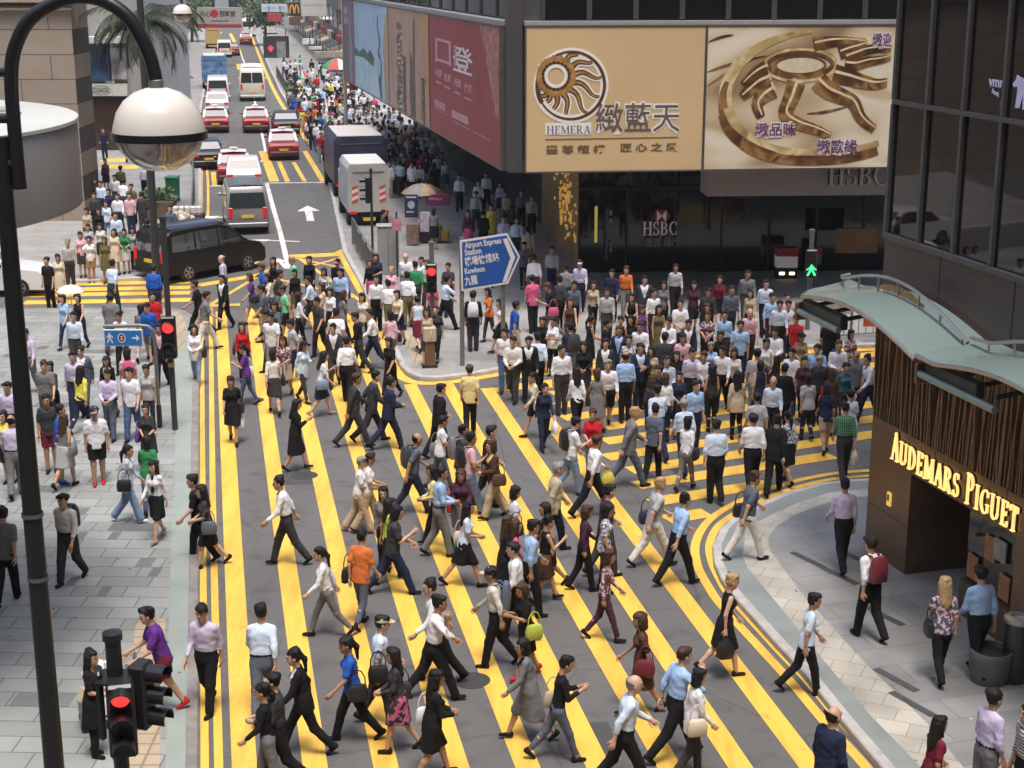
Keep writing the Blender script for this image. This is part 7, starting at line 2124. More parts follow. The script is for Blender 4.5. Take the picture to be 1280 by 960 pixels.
def hair_mesh(code, sex, var, typ):
    key = ('hair', code, sex, var, typ)
    if key in MESHC: return MESHC[key]
    J = pose(code, sex, var)
    F = Field((-.16, -.24, -.40 if typ in 'lp' else -.20), (.16, .20, .17), .0125)
    P = F.P
    d = ellip(P, (0, -.016, .026), (.086, .104, .112))
    rnd = random.Random(typ + code + str(var))
    for i in range(7):
        d = smin(d, ellip(P, (rnd.uniform(-.06, .06), rnd.uniform(-.08, .05), rnd.uniform(.05, .11)), (.045, .05, .035)), .03)
    if typ in 'lp':
        if typ == 'l':
            for x in (-.045, .045): d = smin(d, cap(P, (x, -.05, .02), (x * 1.15, -.085, -.30 + rnd.uniform(-.03, .05)), .058, .045), .03)
            d = smin(d, cap(P, (0, -.07, 0), (0, -.10, -.32), .055, .042), .03)
            for x in (-.082, .082): d = smin(d, cap(P, (x, -.01, .02), (x, 0, -.13), .024, .022), .02)
        else:
            d = smin(d, cap(P, (0, -.10, .04), (0, -.15, -.06), .034, .04), .02); d = smin(d, cap(P, (0, -.15, -.06), (0, -.14, -.26), .040, .018), .02)
    elif typ == 'b':
        d = smin(d, cap(P, (0, -.035, 0), (0, -.045, -.09), .088, .082), .03)
    zc = {'n': -.2}.get(typ, 0)
    d = d + .0045 * np.sin(70 * P[..., 0] + 25 * P[..., 1] + 4 * np.sin(33 * P[..., 2])) * np.sin(55 * P[..., 1] + 40 * P[..., 2] + var)
    face = np.maximum.reduce([-(P[..., 1] - (.028 if typ != 'b' else .034)), P[..., 2] - .066 - .012 * np.sin(60 * P[..., 0] + 2 * var), np.abs(P[..., 0]) - .078])
    d = np.maximum(d, -face)
    if typ == 's':
        d = np.maximum(d, -(P[..., 2] + .075 - np.clip(P[..., 1] + .02, 0, 1) * .9))
    if typ == 'b': d = np.maximum(d, -(P[..., 2] + .15))
    if typ == 'n':
        d = np.maximum(d, P[..., 2] - .035 + (P[..., 1] + .03) * .6); d = np.maximum(d, -(P[..., 2] + .07))
    if typ == 'c':
        d = ellip(P, (0, -.01, .035), (.090, .108, .100)); d = np.maximum(d, -(P[..., 2] - .028))
        br = np.maximum(ellip(P, (0, .115, .035), (.075, .075, .5)), np.abs(P[..., 2] - .036) - .010)
        d = np.minimum(d, br)
    if typ == 'h':
        d = ellip(P, (0, -.01, .05), (.092, .11, .095)); d = np.maximum(d, -(P[..., 2] - .03))
        d = np.minimum(d, np.maximum(ellip(P, (0, 0, .04), (.155, .17, .5)), np.abs(P[..., 2] - .042) - .011))
    v, q = F.mesh(d)
    MESHC[key] = to_mesh('hair', [(v @ (J['hrot'] * 1.06).T + J['head'], q, 0)])
    return MESHC[key]
def shoe_mesh(sex):
    key = ('shoe', sex)
    if key not in MESHC: MESHC[key] = to_mesh('shoe', [(SHOEM[sex][0], SHOEM[sex][1], 0)])
    return MESHC[key]
def tie_mesh(code, sex, var):
    key = ('tie', code, sex, var)
    if key not in MESHC:
        J = pose(code, sex, var); k = MB()
        rr = [(-.016, .535), (.016, .535), (.022, .50), (.034, .20), (0, .165), (-.034, .20), (-.022, .50)]
        pts = []
        for x, z in rr:
            y = .085 + .045 * math.sin(min(1, max(0, (.535 - z) / .2)) * 1.57)
            pts.append(J['pelvis'] + J['rot'] @ np.array([x, y, z]))
        back = [p - J['rot'] @ np.array([0, .03, 0]) for p in pts]
        v = pts + back; n = 7
        f = [tuple(range(n - 1, -1, -1)), tuple(range(n, 2 * n))] + [(i, (i + 1) % n, n + (i + 1) % n, n + i) for i in range(n)]
        MESHC[key] = to_mesh('tie', [(np.array(v), f, 0)])
        MESHC[key].polygons.foreach_set('use_smooth', [False] * len(f))
    return MESHC[key]

def belt_mesh(code, sex, var):
    key = ('belt', code, sex, var)
    if key in MESHC: return MESHC[key]
    J = pose(code, sex, var)
    c = J['pelvis']; F = Field(c + np.array([-.26, -.2, .0]), c + np.array([.26, .22, .2]), .02); Q = (F.P - c) @ J['rot']
    d = np.maximum(torso_d(F.P, J, sex == 'f', .031), np.abs(Q[..., 2] - .096) - .02)
    v, q = F.mesh(d); MESHC[key] = to_mesh('belt', [(v, q, 0)])
    return MESHC[key]
# ================================================================== THE CROWD
CLOTH = dict(white=(.74, .74, .78), offwhite=(.66, .63, .58), cream=(.62, .54, .40), beige=(.46, .38, .28), tan=(.36, .25, .15), black=(.014, .014, .016), charcoal=(.045, .045, .05),
    grey=(.17, .17, .18), lightgrey=(.40, .40, .41), navy=(.022, .028, .062), blue=(.025, .10, .42), sky=(.34, .50, .76), paleblue=(.56, .66, .80), lilac=(.54, .48, .66), purple=(.12, .035, .24),
    plum=(.075, .03, .055), pink=(.66, .40, .46), rose=(.55, .10, .20), red=(.48, .02, .03), maroon=(.16, .02, .035), orange=(.62, .17, .045), yellow=(.68, .60, .10), pastel=(.66, .54, .26),
    lime=(.42, .50, .08), mint=(.20, .58, .36), green=(.035, .22, .09), olive=(.12, .11, .05), brown=(.085, .045, .03), denim=(.06, .10, .20), faded=(.20, .28, .42), khaki=(.44, .35, .24), slate=(.10, .12, .16), teal=(.05, .16, .18))
CNAME = dict(offwhite='off white', lightgrey='light grey', sky='light blue', paleblue='pale blue', denim='dark denim', faded='faded denim', pastel='pale yellow', navy='navy blue', blue='bright blue', lime='lime green', mint='mint green', slate='blue grey', rose='deep pink')
PATT = {'floral': ((.16, .08, .10), (.62, .50, .52), 16), 'speckle': ((.62, .62, .66), (.10, .10, .14), 22), 'plaid': ((.03, .14, .07), (.20, .34, .22), 0), 'flower': ((.035, .03, .04), (.48, .12, .22), 12), 'bright': ((.08, .10, .16), (.70, .45, .48), 15), 'stripe': ((.55, .52, .5), (.12, .12, .14), -1), 'check': ((.62, .66, .74), (.20, .25, .42), 0)}
PNAME = dict(floral='floral', speckle='speckled grey', plaid='green plaid', flower='black and red flowered', bright='bright flowered', stripe='striped', check='blue checked')
def cloth(c):
    key = 'cloth ' + c
    if key in MATS: return MATS[key]
    if c in CLOTH:
        m = mat(key, CLOTH[c], 0.9, 0, 0.10, 9, 0.8, 0.15)
        return m
    a, b_, sc = PATT[c]
    m, n, l, b = new_mat(key)
    tc = n.new('ShaderNodeTexCoord'); rp = n.new('ShaderNodeValToRGB'); rp.color_ramp.interpolation = 'CONSTANT'
    rp.color_ramp.elements[0].color = (*a, 1); rp.color_ramp.elements[1].color = (*b_, 1); rp.color_ramp.elements[1].position = .52
    if sc > 0:
        t = n.new('ShaderNodeTexNoise'); t.inputs['Scale'].default_value = sc; t.inputs['Detail'].default_value = 2; l.new(tc.outputs['Object'], t.inputs['Vector']); l.new(t.outputs['Fac'], rp.inputs['Fac'])
    else:
        w1_ = n.new('ShaderNodeTexWave'); w1_.bands_direction = 'Z'; w1_.inputs['Scale'].default_value = 7; l.new(tc.outputs['Object'], w1_.inputs['Vector'])
        if sc == 0:
            w2_ = n.new('ShaderNodeTexWave'); w2_.bands_direction = 'X'; w2_.inputs['Scale'].default_value = 7; l.new(tc.outputs['Object'], w2_.inputs['Vector'])
            mx = n.new('ShaderNodeMath'); mx.operation = 'MULTIPLY'; l.new(w1_.outputs['Fac'], mx.inputs[0]); l.new(w2_.outputs['Fac'], mx.inputs[1]); l.new(mx.outputs[0], rp.inputs['Fac']); rp.color_ramp.interpolation = 'LINEAR'
        else: l.new(w1_.outputs['Fac'], rp.inputs['Fac'])
    l.new(rp.outputs['Color'], b.inputs['Base Color']); b.inputs['Roughness'].default_value = .85; b.inputs['Specular IOR Level'].default_value = .2
    MATS[key] = m
    return m
HAIRM = {c: mat('hair ' + c, v, .6, 0, .3, 40, .6, .3) for c, v in dict(black=(.012, .010, .010), brown=(.06, .030, .018), blond=(.40, .27, .13), grey=(.25, .24, .23), white=(.6, .58, .55)).items()}
LEATH = {}
# x y of the top of the head, facing (0 away, 90 to the photo's right hand, 180 to the camera), legs+arms, sex, hair, top:colour, bottom:colour, extras
HAIRK = dict(k=('s', 'black'), l=('l', 'black'), p=('p', 'black'), b=('b', 'black'), y=('l', 'blond'), z=('s', 'blond'), g=('s', 'grey'), n=('n', 'black'), c=('c', None), r=('l', 'brown'), o=('b', 'brown'), a=('s', 'brown'), H=('h', None), N=('n', 'grey'))
CROWD = """
# near crossing, far part
242 351 265 Wg m k T:black P:black
276 319 255 sg m N S:lilac P:charcoal
276 344 200 wg m k J:black:white P:black
259 365 70 Vg m k T:grey P:offwhite
242 407 170 vf f l L:white Q:faded shoe=rose bag=black
311 342 255 wg f o T:purple H:faded bag=black
326 357 265 wg m k T:slate H:beige
352 357 262 vg m a T:mint H:black shoe=white
338 392 185 wg m k T:white P:grey
302 404 185 sg f l S:red Q:black bag=black
301 431 265 vP f p T:purple Q:denim bag=white
353 421 190 wf f l T:floral K:cream
340 437 350 vg f b S:offwhite K:charcoal bag=black
381 427 120 wq f l L:paleblue Q:charcoal
401 354 250 wg f o D:cream - shoe=tan
384 346 255 Wg m k S:paleblue P:charcoal
416 405 185 wg m k J:charcoal:white P:charcoal
433 421 355 vg m k S:white P:black
407 440 80 vq f l T:white K:navy shoe=tan bag=faded
386 321 190 wg f b S:black Q:black
364 321 255 wg m z T:mint H:black
341 322 200 sg f l N:black Q:cream
326 330 255 wg m a T:blue P:denim
350 338 75 vg m k S:charcoal P:grey
334 343 255 wg f b S:offwhite Q:denim
404 335 190 wf f l S:speckle K:black
421 324 185 wg m c:rose S:black P:charcoal
425 336 180 wg m k S:sky P:navy bag=navy
420 386 350 wg m k T:white P:denim
412 361 200 wg f b S:white K:black
430 364 75 vg f o T:grey Q:navy bag=navy
331 388 250 vg m k S:navy P:charcoal
343 378 200 wg f l S:slate Q:navy
368 337 190 sg f b S:black H:olive
# by the far corner pavement
462 325 185 vg f o S:black K:rose
452 367 200 wg f l T:offwhite Q:charcoal bag=green
461 387 262 Wg m k S:white P:navy
485 350 350 wg m k S:white P:olive
509 340 355 wg m k S:white P:olive bag=white
519 327 355 wg m k S:green P:charcoal
507 317 185 wg m N S:white P:grey
526 322 190 sg f k S:white Q:black
533 325 195 wg m o S:offwhite P:charcoal
560 329 180 sf m k S:charcoal P:charcoal
560 345 65 We m k S:paleblue P:black
489 334 190 sg f z S:pink Q:beige
487 389 340 wg f b S:pink Q:grey bag=black
496 369 200 wg f b S:cream K:navy
521 370 340 wg f k N:paleblue K:maroon
533 385 185 wg f l N:beige K:charcoal
544 383 185 vg f p T:charcoal Q:black
485 423 205 wg f b T:black Q:black h1.62
646 377 75 wg m k T:blue H:lightgrey
623 374 240 Wg f l N:white K:black
609 360 240 wg f l T:orange Q:charcoal
591 364 350 sg m k S:black P:charcoal bp=white
631 411 185 wg m k S:white P:denim bp=maroon
641 421 190 vf m k S:offwhite P:charcoal
# edge of the shade
665 344 355 sg m k T:rose P:black
683 354 250 wq m a T:black P:grey bag=rose
713 373 185 wg f r N:brown Q:charcoal
678 397 180 sg f b T:black P:black
691 397 195 sx f k T:white Q:black
740 395 90 sf f p D:black - shoe=tan
760 399 80 sg m k T:black P:black
774 408 185 sg m a J:navy:sky P:navy
800 403 190 wg m a S:white P:charcoal
789 395 200 sg f b T:black K:black
776 396 170 sg f p N:black K:charcoal
790 367 170 sf f b N:black Q:black
803 382 185 sg f o D:purple -
818 367 180 sg m k S:white P:navy bp=black
824 382 175 sg f l D:olive -
661 421 185 wg m k J:black:white:navy P:black
672 416 355 wg m k S:paleblue P:black
713 404 340 wg m k S:navy P:faded bp=charcoal
720 460 340 sg f l S:white P:black bag=black
746 461 355 sg f o D:grey -
760 450 180 sg m g S:white H:black bag=grey
782 440 350 sg m n S:sky P:black
801 430 180 sx m k J:navy:paleblue P:navy
814 434 185 sg f l S:beige K:olive
681 480 165 wg f b S:navy P:navy pl=white h1.58
665 466 240 wg f p S:cream H:black bag=cream
851 375 180 sf m k T:white P:navy
836 398 190 sf m k S:white P:charcoal
885 390 180 sf f o T:floral K:black bag=white
884 380 185 sf f r S:black Q:black
906 389 185 sg m k S:sky:navy P:charcoal
926 402 185 sg m k T:sky P:navy
938 386 190 wg m N S:pink P:charcoal
861 400 180 sg m k J:navy:white P:navy
854 417 185 sg m k S:pink:charcoal P:black
831 416 5 sg m k J:charcoal:white P:charcoal
903 433 200 wg m k S:white P:black
901 415 180 sg f b S:black Q:black
889 428 180 sg f g T:sky K:beige
890 455 350 sg f l N:charcoal Q:black
922 464 355 sg f l L:beige Q:black
849 465 185 sf f b E:navy -
871 476 170 sg m k S:sky P:navy
821 481 350 sg m k S:paleblue P:navy
855 499 350 wg m g S:paleblue P:navy
820 505 15 wg m k T:slate P:black
795 510 72 Wg m z J:grey:white P:slate h1.78
861 521 20 wg f b S:white Q:grey bag=black
741 512 180 sf f a T:red Q:grey
815 471 340 sg f o S:charcoal K:black
832 467 355 sg f o S:white Q:navy
834 445 185 sf m k S:check P:charcoal
823 458 200 sg m k T:black P:charcoal
942 517 350 wg m k S:white P:black
895 525 355 sg m k S:paleblue P:black h1.76
946 491 355 sg m k T:lightgrey P:charcoal
950 451 350 sg f b N:navy K:navy
947 436 10 se m k T:lightgrey P:grey
958 424 200 wg f b S:white K:charcoal
966 367 185 sg m k S:sky P:navy
984 367 180 sg m k S:pink P:charcoal
975 376 190 wg m k S:paleblue P:black
986 376 185 wg m k S:white:navy P:navy
995 394 200 wg m k T:red P:black
969 410 185 sf m k S:white P:charcoal bp=navy
1002 416 180 sf f H:black E:tan - bag=pink
1022 431 195 wg m k T:sky P:navy
1040 396 190 wg m k T:black P:black h1.78
1049 427 190 wf m a S:white P:grey bp=navy
1065 413 180 sf f b E:floral -
1071 439 200 wg m n T:grey P:charcoal
1083 444 250 Wg m k S:white:navy P:navy
1025 445 200 sg m g T:charcoal P:black
1010 467 355 sg f b T:lightgrey Q:navy
981 455 350 sg m k J:black:white P:black
967 471 185 wg m n S:paleblue P:black
1034 480 350 sg f b T:navy H:khaki
1057 503 350 wg m k S:plaid P:charcoal shoe=white pl=cream
1063 487 345 sg f k E:white -
1040 461 340 sg f o L:brown K:brown bag=red
1058 454 170 wg f k S:teal Q:charcoal
972 519 20 Wg m k J:black:white P:black
985 514 345 wg f p S:speckle K:black
# middle of the near crossing
447 467 75 Wg m a J:charcoal:paleblue:slate P:charcoal h1.8
471 464 80 Vg m k J:charcoal:white:navy P:charcoal
490 472 75 Wf m k J:navy:white:black P:navy
552 480 70 wg m k J:black:white:black P:black
587 456 5 wg m a T:pastel P:black
453 571 85 wf f g T:white B:khaki shoe=pink h1.55
463 567 85 vf f k T:white B:khaki h1.6
523 542 75 Wg m n T:slate P:navy bp=charcoal
555 520 80 wf f k T:white Q:slate bag=grey
580 531 70 vg m k T:charcoal P:black bp=grey
590 541 72 wb m k T:pink P:faded bp=black
554 584 75 wf m k S:sky P:grey h1.76
576 587 170 wf f r S:plum K:grey bag=red
615 533 85 wg m k S:black P:charcoal
613 551 255 vf f o J:brown:pastel B:khaki bag=brown
288 471 180 vg f b E:black - shoe=black bag=black pl=white
373 499 75 vp f l C:black:black K:black
346 596 262 Wg m k S:white:black P:charcoal h1.76
397 685 262 Wg f p S:white Q:grey
239 594 262 wg m k T:black P:black
250 607 262 vf f l T:charcoal K:black bag=slate
479 609 200 sg f l S:grey Q:black
488 623 80 vg f l N:lime P:black
499 633 80 Wp m b T:charcoal P:navy
453 662 20 vg m k T:orange Q:slate bag=black
587 627 75 Wf f l T:paleblue K:black bag=cream
538 582 260 wf f l S:pastel P:black
645 608 80 sg f b T:white Q:black bag=black
680 629 255 vg f b N:black K:black
688 645 75 vp f p N:black K:brown
668 650 75 wg m k S:sky P:black
636 646 85 sg f r C:black:black K:black
647 651 80 wg f r S:rose Q:black
640 678 262 wg m k S:white P:black
735 632 85 wg f o S:plum P:black
761 630 80 sg f b T:speckle Q:charcoal bag=black
763 688 85 wg f o S:floral Q:plum
763 606 75 wg m k T:plum P:charcoal
699 579 72 wg m g J:beige:white P:black
748 544 70 Wg m a S:white P:black pl=yellow h1.76
722 522 80 wp m k T:white P:faded bp=black
858 617 70 Wg m k S:sky P:black
827 598 75 Wg m z T:lightgrey P:offwhite bag=navy
946 590 75 Wg m a T:slate P:offwhite bag=black
917 718 72 wg f z N:black K:black pl=black h1.7
612 709 265 vg m c:beige S:offwhite P:black bp=slate
650 730 250 vP f o T:black K:black bag=lime shoe=red
535 725 265 Wg m k S:white P:black h1.74
551 745 75 We m k S:white P:black
651 799 262 Wg f b C:grey:black K:grey shoe=black
711 821 80 WP f k S:black Q:slate bag=beige shoe=black
799 767 262 vg f o E:brown - bag=maroon
795 845 75 Wg m N S:paleblue P:black h1.74
857 809 70 Ve m a S:sky P:black
876 837 75 vg f b L:white P:charcoal bag=cream
479 770 85 wg m c:beige T:paleblue P:charcoal bag=black
489 810 262 vf f l S:charcoal K:flower bag=flower
547 838 75 vf f l J:black:white K:black bag=white
431 797 262 Wg f p T:blue P:black bag=black h1.64
326 755 355 Wg m k S:paleblue P:slate h1.78
365 812 262 Wg f p J:black:white P:black h1.66
338 842 255 wf m k S:charcoal P:black
325 855 262 wg f p S:black P:grey bag=black
251 757 190 vg m k S:lilac P:black shoe=black h1.74
1044 884 75 sg m n J:navy:white P:navy h1.76
# near right pavement
1020 742 75 wg f k T:paleblue P:black h1.66
1056 598 345 wg m k S:lilac P:black h1.74
1088 671 340 vg m k S:white P:black bp=maroon h1.74
1181 722 350 wg f y T:bright P:black bag=black h1.66
1226 708 350 wg m k S:sky P:black h1.78
1177 896 75 wg f l T:maroon K:black
1246 862 80 sg m k S:lilac P:grey
1285 880 250 sg m k S:stripe P:black
1101 577 20 sg f b T:black K:black bag=green
# left pavement
115 813 90 sf f l E:black P:black h1.58
181 760 250 vu m k T:purple H:maroon shoe=red h1.72
77 618 190 wg m k S:offwhite P:charcoal bp=navy bottle
3 634 350 wg m k T:grey P:black
161 557 80 wg f p L:check B:faded bag=black shoe=white
183 545 350 wg f b T:green Q:denim
190 577 200 vg f l S:white:black K:black shoe=tan
57 494 160 sg m k T:charcoal H:maroon
76 506 70 sg m k T:blue H:khaki shoe=blue
80 518 20 wg f r N:grey K:lightgrey bag=grey shoe=black
117 509 180 sg m c:grey T:white H:black shoe=red h1.7
181 506 185 wf f b E:charcoal - bag=purple
8 478 180 wg m k S:lilac P:charcoal
13 519 350 wg m n S:lilac P:grey
3 514 180 sg f b T:yellow K:black
54 451 180 wg m a T:grey P:charcoal
61 453 185 wg f b S:charcoal P:black
90 440 180 wg m k S:lilac P:navy
100 433 185 vg m k J:slate:white P:slate
101 458 20 wg f l S:yellow Q:navy
132 446 180 wf f l J:black:offwhite K:black
133 462 175 vf m k S:lilac P:slate
160 460 185 wg m k T:white P:denim
158 436 0 sg f b T:pink Q:denim bp=rose
182 457 185 sg f p T:lightgrey Q:charcoal bag=white
198 405 185 wg m k J:black:pink P:black
183 379 205 vg m k T:blue H:slate
176 381 0 wg f b T:grey H:beige
190 366 180 sg m k T:red P:navy
91 390 180 wg m k S:paleblue P:charcoal
77 369 190 wg f b T:sky Q:navy
96 368 185 wg f b N:black Q:charcoal bag=pink
138 367 0 wg m k T:grey P:charcoal
148 390 185 wg m k S:white P:black
141 325 30 wg m k S:paleblue P:charcoal
192 331 0 sg m k S:blue P:navy
31 412 190 wg m k S:lilac P:grey
# waiting at the far left kerb
84 299 180 sg m g S:lightgrey P:charcoal
100 290 185 sg f b T:pink K:charcoal
111 296 180 se f b T:white H:tan
130 297 180 sg f r E:olive - 
142 291 185 sg f l E:cream -
155 291 180 sf f b T:green K:white
166 286 185 sf f b T:stripe Q:black
184 280 350 sf m k T:white P:black
145 271 180 sg m g S:paleblue P:grey
125 281 185 sg f b S:offwhite K:charcoal
110 282 180 sg f b T:lightgrey Q:black
162 246 180 sg m k T:pink P:navy
177 245 0 sg m k S:charcoal P:charcoal
136 237 185 wg f b D:navy -
147 246 180 wf m k S:white P:navy
164 235 190 sg m k T:olive P:black
123 262 180 sf f b S:black K:charcoal
57 322 200 sg m k T:black P:black
72 318 180 sg f b E:cream -
126 230 185 wg m k S:paleblue P:navy
144 222 190 wg m k S:white P:charcoal
118 246 180 sg m n S:charcoal P:black
150 211 0 wg m k S:olive P:black
131 200 185 sg f b S:plum K:black
129 164 180 sg m k S:navy P:navy
180 209 0 wg m k S:white:navy P:black
119 224 180 wg f l S:brown K:navy
133 252 185 wg f b T:paleblue Q:denim
108 262 185 sg f o T:beige K:charcoal
153 228 5 wg m k S:white P:charcoal
113 204 180 wg f b S:rose K:black
201 290 350 wg m k T:lightgrey P:navy
213 262 185 sf m k S:slate P:black
160 168 190 wg m k S:charcoal P:black
# more of the waiting crowd
703 432 185 sg m k S:white P:charcoal
730 428 170 sf f l S:black K:charcoal
757 424 200 sg m k J:charcoal:white P:charcoal
786 420 185 wg f b S:speckle Q:black
846 440 190 sg f l T:black Q:charcoal
866 436 175 sg m k S:lilac P:black
880 440 185 wg m a S:white P:navy
918 436 180 sf f l S:offwhite K:black
990 436 180 sf m k T:white P:denim
1006 447 175 wg f p T:plum Q:black
395 372 200 wg m k T:charcoal P:black
375 366 75 vg f l S:white Q:black
443 391 260 wg m k S:black P:charcoal
362 400 255 vg m k T:lightgrey P:navy
470 345 190 sg m k S:white P:black
540 352 185 sg f b T:rose K:black
# in the shade under the overhang
718 352 180 wg m k S:slate P:black
759 360 185 wg m k S:lightgrey P:charcoal
830 352 175 wg f b T:grey K:black
886 366 180 wg m k S:charcoal P:black
938 362 190 wg f l S:beige Q:black
655 303 185 wg f b T:slate Q:black
708 330 0 wg m k S:grey P:black
700 345 0 wg m k S:charcoal P:black
742 352 185 wg f b S:beige Q:black
806 345 180 wg m k J:charcoal:white P:black
868 352 190 wg f l T:plum K:black
915 358 185 sg m k S:slate P:charcoal
958 350 180 wg m k S:paleblue P:black
690 308 185 wg m k S:lightgrey P:navy
595 243 185 wg m k S:lightgrey P:charcoal
614 257 180 sf f b D:yellow -
585 265 190 sf f l S:plum K:rose
630 274 185 wg m k S:lilac P:navy
646 276 180 wg m k S:paleblue P:charcoal
660 289 0 wg m k S:beige P:tan
667 318 350 wg m k S:white P:charcoal
665 248 185 wg m k S:lightgrey P:black
625 228 180 wg f b S:lilac K:navy
652 241 185 wg m k S:grey P:black
598 229 180 wg m k S:paleblue P:navy
633 240 190 wg f b T:beige K:charcoal
608 219 185 wg m k S:white P:black
725 325 185 wg m c:lightgrey S:lilac P:navy
574 222 180 wg m k S:white P:charcoal
640 257 0 wg f l S:charcoal K:black
604 268 0 wg m k J:black:white P:black
618 300 180 wg f b S:brown Q:navy
765 337 185 wg m k S:navy P:charcoal
783 333 180 wg m a S:orange P:grey
845 330 190 wg m k S:lightgrey P:black
900 345 185 wg f b S:maroon K:black
935 338 180 wg m k S:grey P:charcoal
470 318 180 sf f b T:navy Q:charcoal
478 268 90 sf m k S:charcoal P:black
542 262 0 sf f b S:grey K:black
"""
def ground_z(x, y):
    return PVZ if any(pip(x, y, p) for p in PAVES) else 0.0
TOPN = {'S': 'long sleeved shirt', 'T': 'short sleeved top', 'N': 'sleeveless top', 'J': 'suit jacket', 'D': 'sleeveless dress', 'E': 'short sleeved dress', 'C': 'long coat', 'L': 'loose long blouse'}
BOTN = {'P': 'trousers', 'Q': 'slim trousers', 'B': 'wide trousers', 'K': 'skirt', 'H': 'shorts'}
def cn(c): return CNAME.get(c, PNAME.get(c, c))
PEOPLE = []      # (object, spec, pixel)
def add_child(root, name, me, mats, loc=None, rot=None):
    o = bpy.data.objects.new(name, me)
    COL.objects.link(o); o.parent = root
    if loc is not None: o.location = loc
    if rot is not None: o.rotation_euler = rot
    for i, m in enumerate(mats):
        o.material_slots[i].link = 'OBJECT'; o.material_slots[i].material = m
    return o
def leather(c): return mat('bag ' + c, CLOTH.get(c, PATT.get(c, ((.1, .05, .06),))[0]), .5, 0, .12, 5, 0.1)
BAGS = {}
def bag_meshes(kind):
    if kind in BAGS: return BAGS[kind]
    k = MB()
    if kind == 'bag':
        k.loft([[(x * .15 * w_, y * .055 * w_, z) for x, y in ((-1, -.6), (-.7, -1), (.7, -1), (1, -.6), (1, .6), (.7, 1), (-.7, 1), (-1, .6))] for z, w_ in ((-.26, .86), (-.24, 1.0), (-.12, 1.06), (-.02, .9), (0, .7))])
    elif kind == 'pl':
        rnd = random.Random(5)
        k.loft([[(x * .14 * w_ * rnd.uniform(.85, 1.1), y * .07 * w_ * rnd.uniform(.85, 1.1), z) for x, y in ((-1, -.6), (-.7, -1), (.7, -1), (1, -.6), (1, .6), (.7, 1), (-.7, 1), (-1, .6))] for z, w_ in ((-.38, .7), (-.36, .95), (-.22, 1.05), (-.1, .75), (-.03, .25), (.02, .2))])
    else:
        k.loft([[(x * .155 * w_, .075 * y * d_ - .01, z) for x, y in ((-1, -.6), (-.75, -1), (.75, -1), (1, -.6), (1, .6), (.8, .8), (-.8, .8), (-1, .6))] for z, w_, d_ in ((-.22, .85, .8), (-.20, 1, 1), (-.02, 1.02, 1.15), (.14, .9, .95), (.22, .6, .5))])
    b = k.build('tmp', MATS['asphalt'], smooth=True); me = b.data; bpy.data.objects.remove(b)
    s = MB()
    if kind == 'bag': s.tube([(-.12, 0, -.02), (-.11, 0, .12), (-.06, 0, .22), (0, 0, .25), (.06, 0, .22), (.11, 0, .12), (.12, 0, -.02)], .011, 6)
    elif kind == 'pl': s.tube([(-.02, 0, 0), (0, .02, .05), (.02, 0, 0)], .012, 5)
    else:
        for x in (-.095, .095): s.tube([(x, .05, -.14), (x * 1.12, .13, -.06), (x * 1.1, .235, .04), (x * 1.05, .25, .12), (x * .95, .20, .20), (x * .9, .09, .215), (x * .9, .03, .16)], .018, 6)
    b = s.build('tmp2', MATS['asphalt'], smooth=True); me2 = b.data; bpy.data.objects.remove(b)
    BAGS[kind] = (me, me2)
    return BAGS[kind]
BAGNAME = {'bag': 'shoulder_bag', 'pl': 'carrier_bag', 'bp': 'backpack'}
BAGQ = []
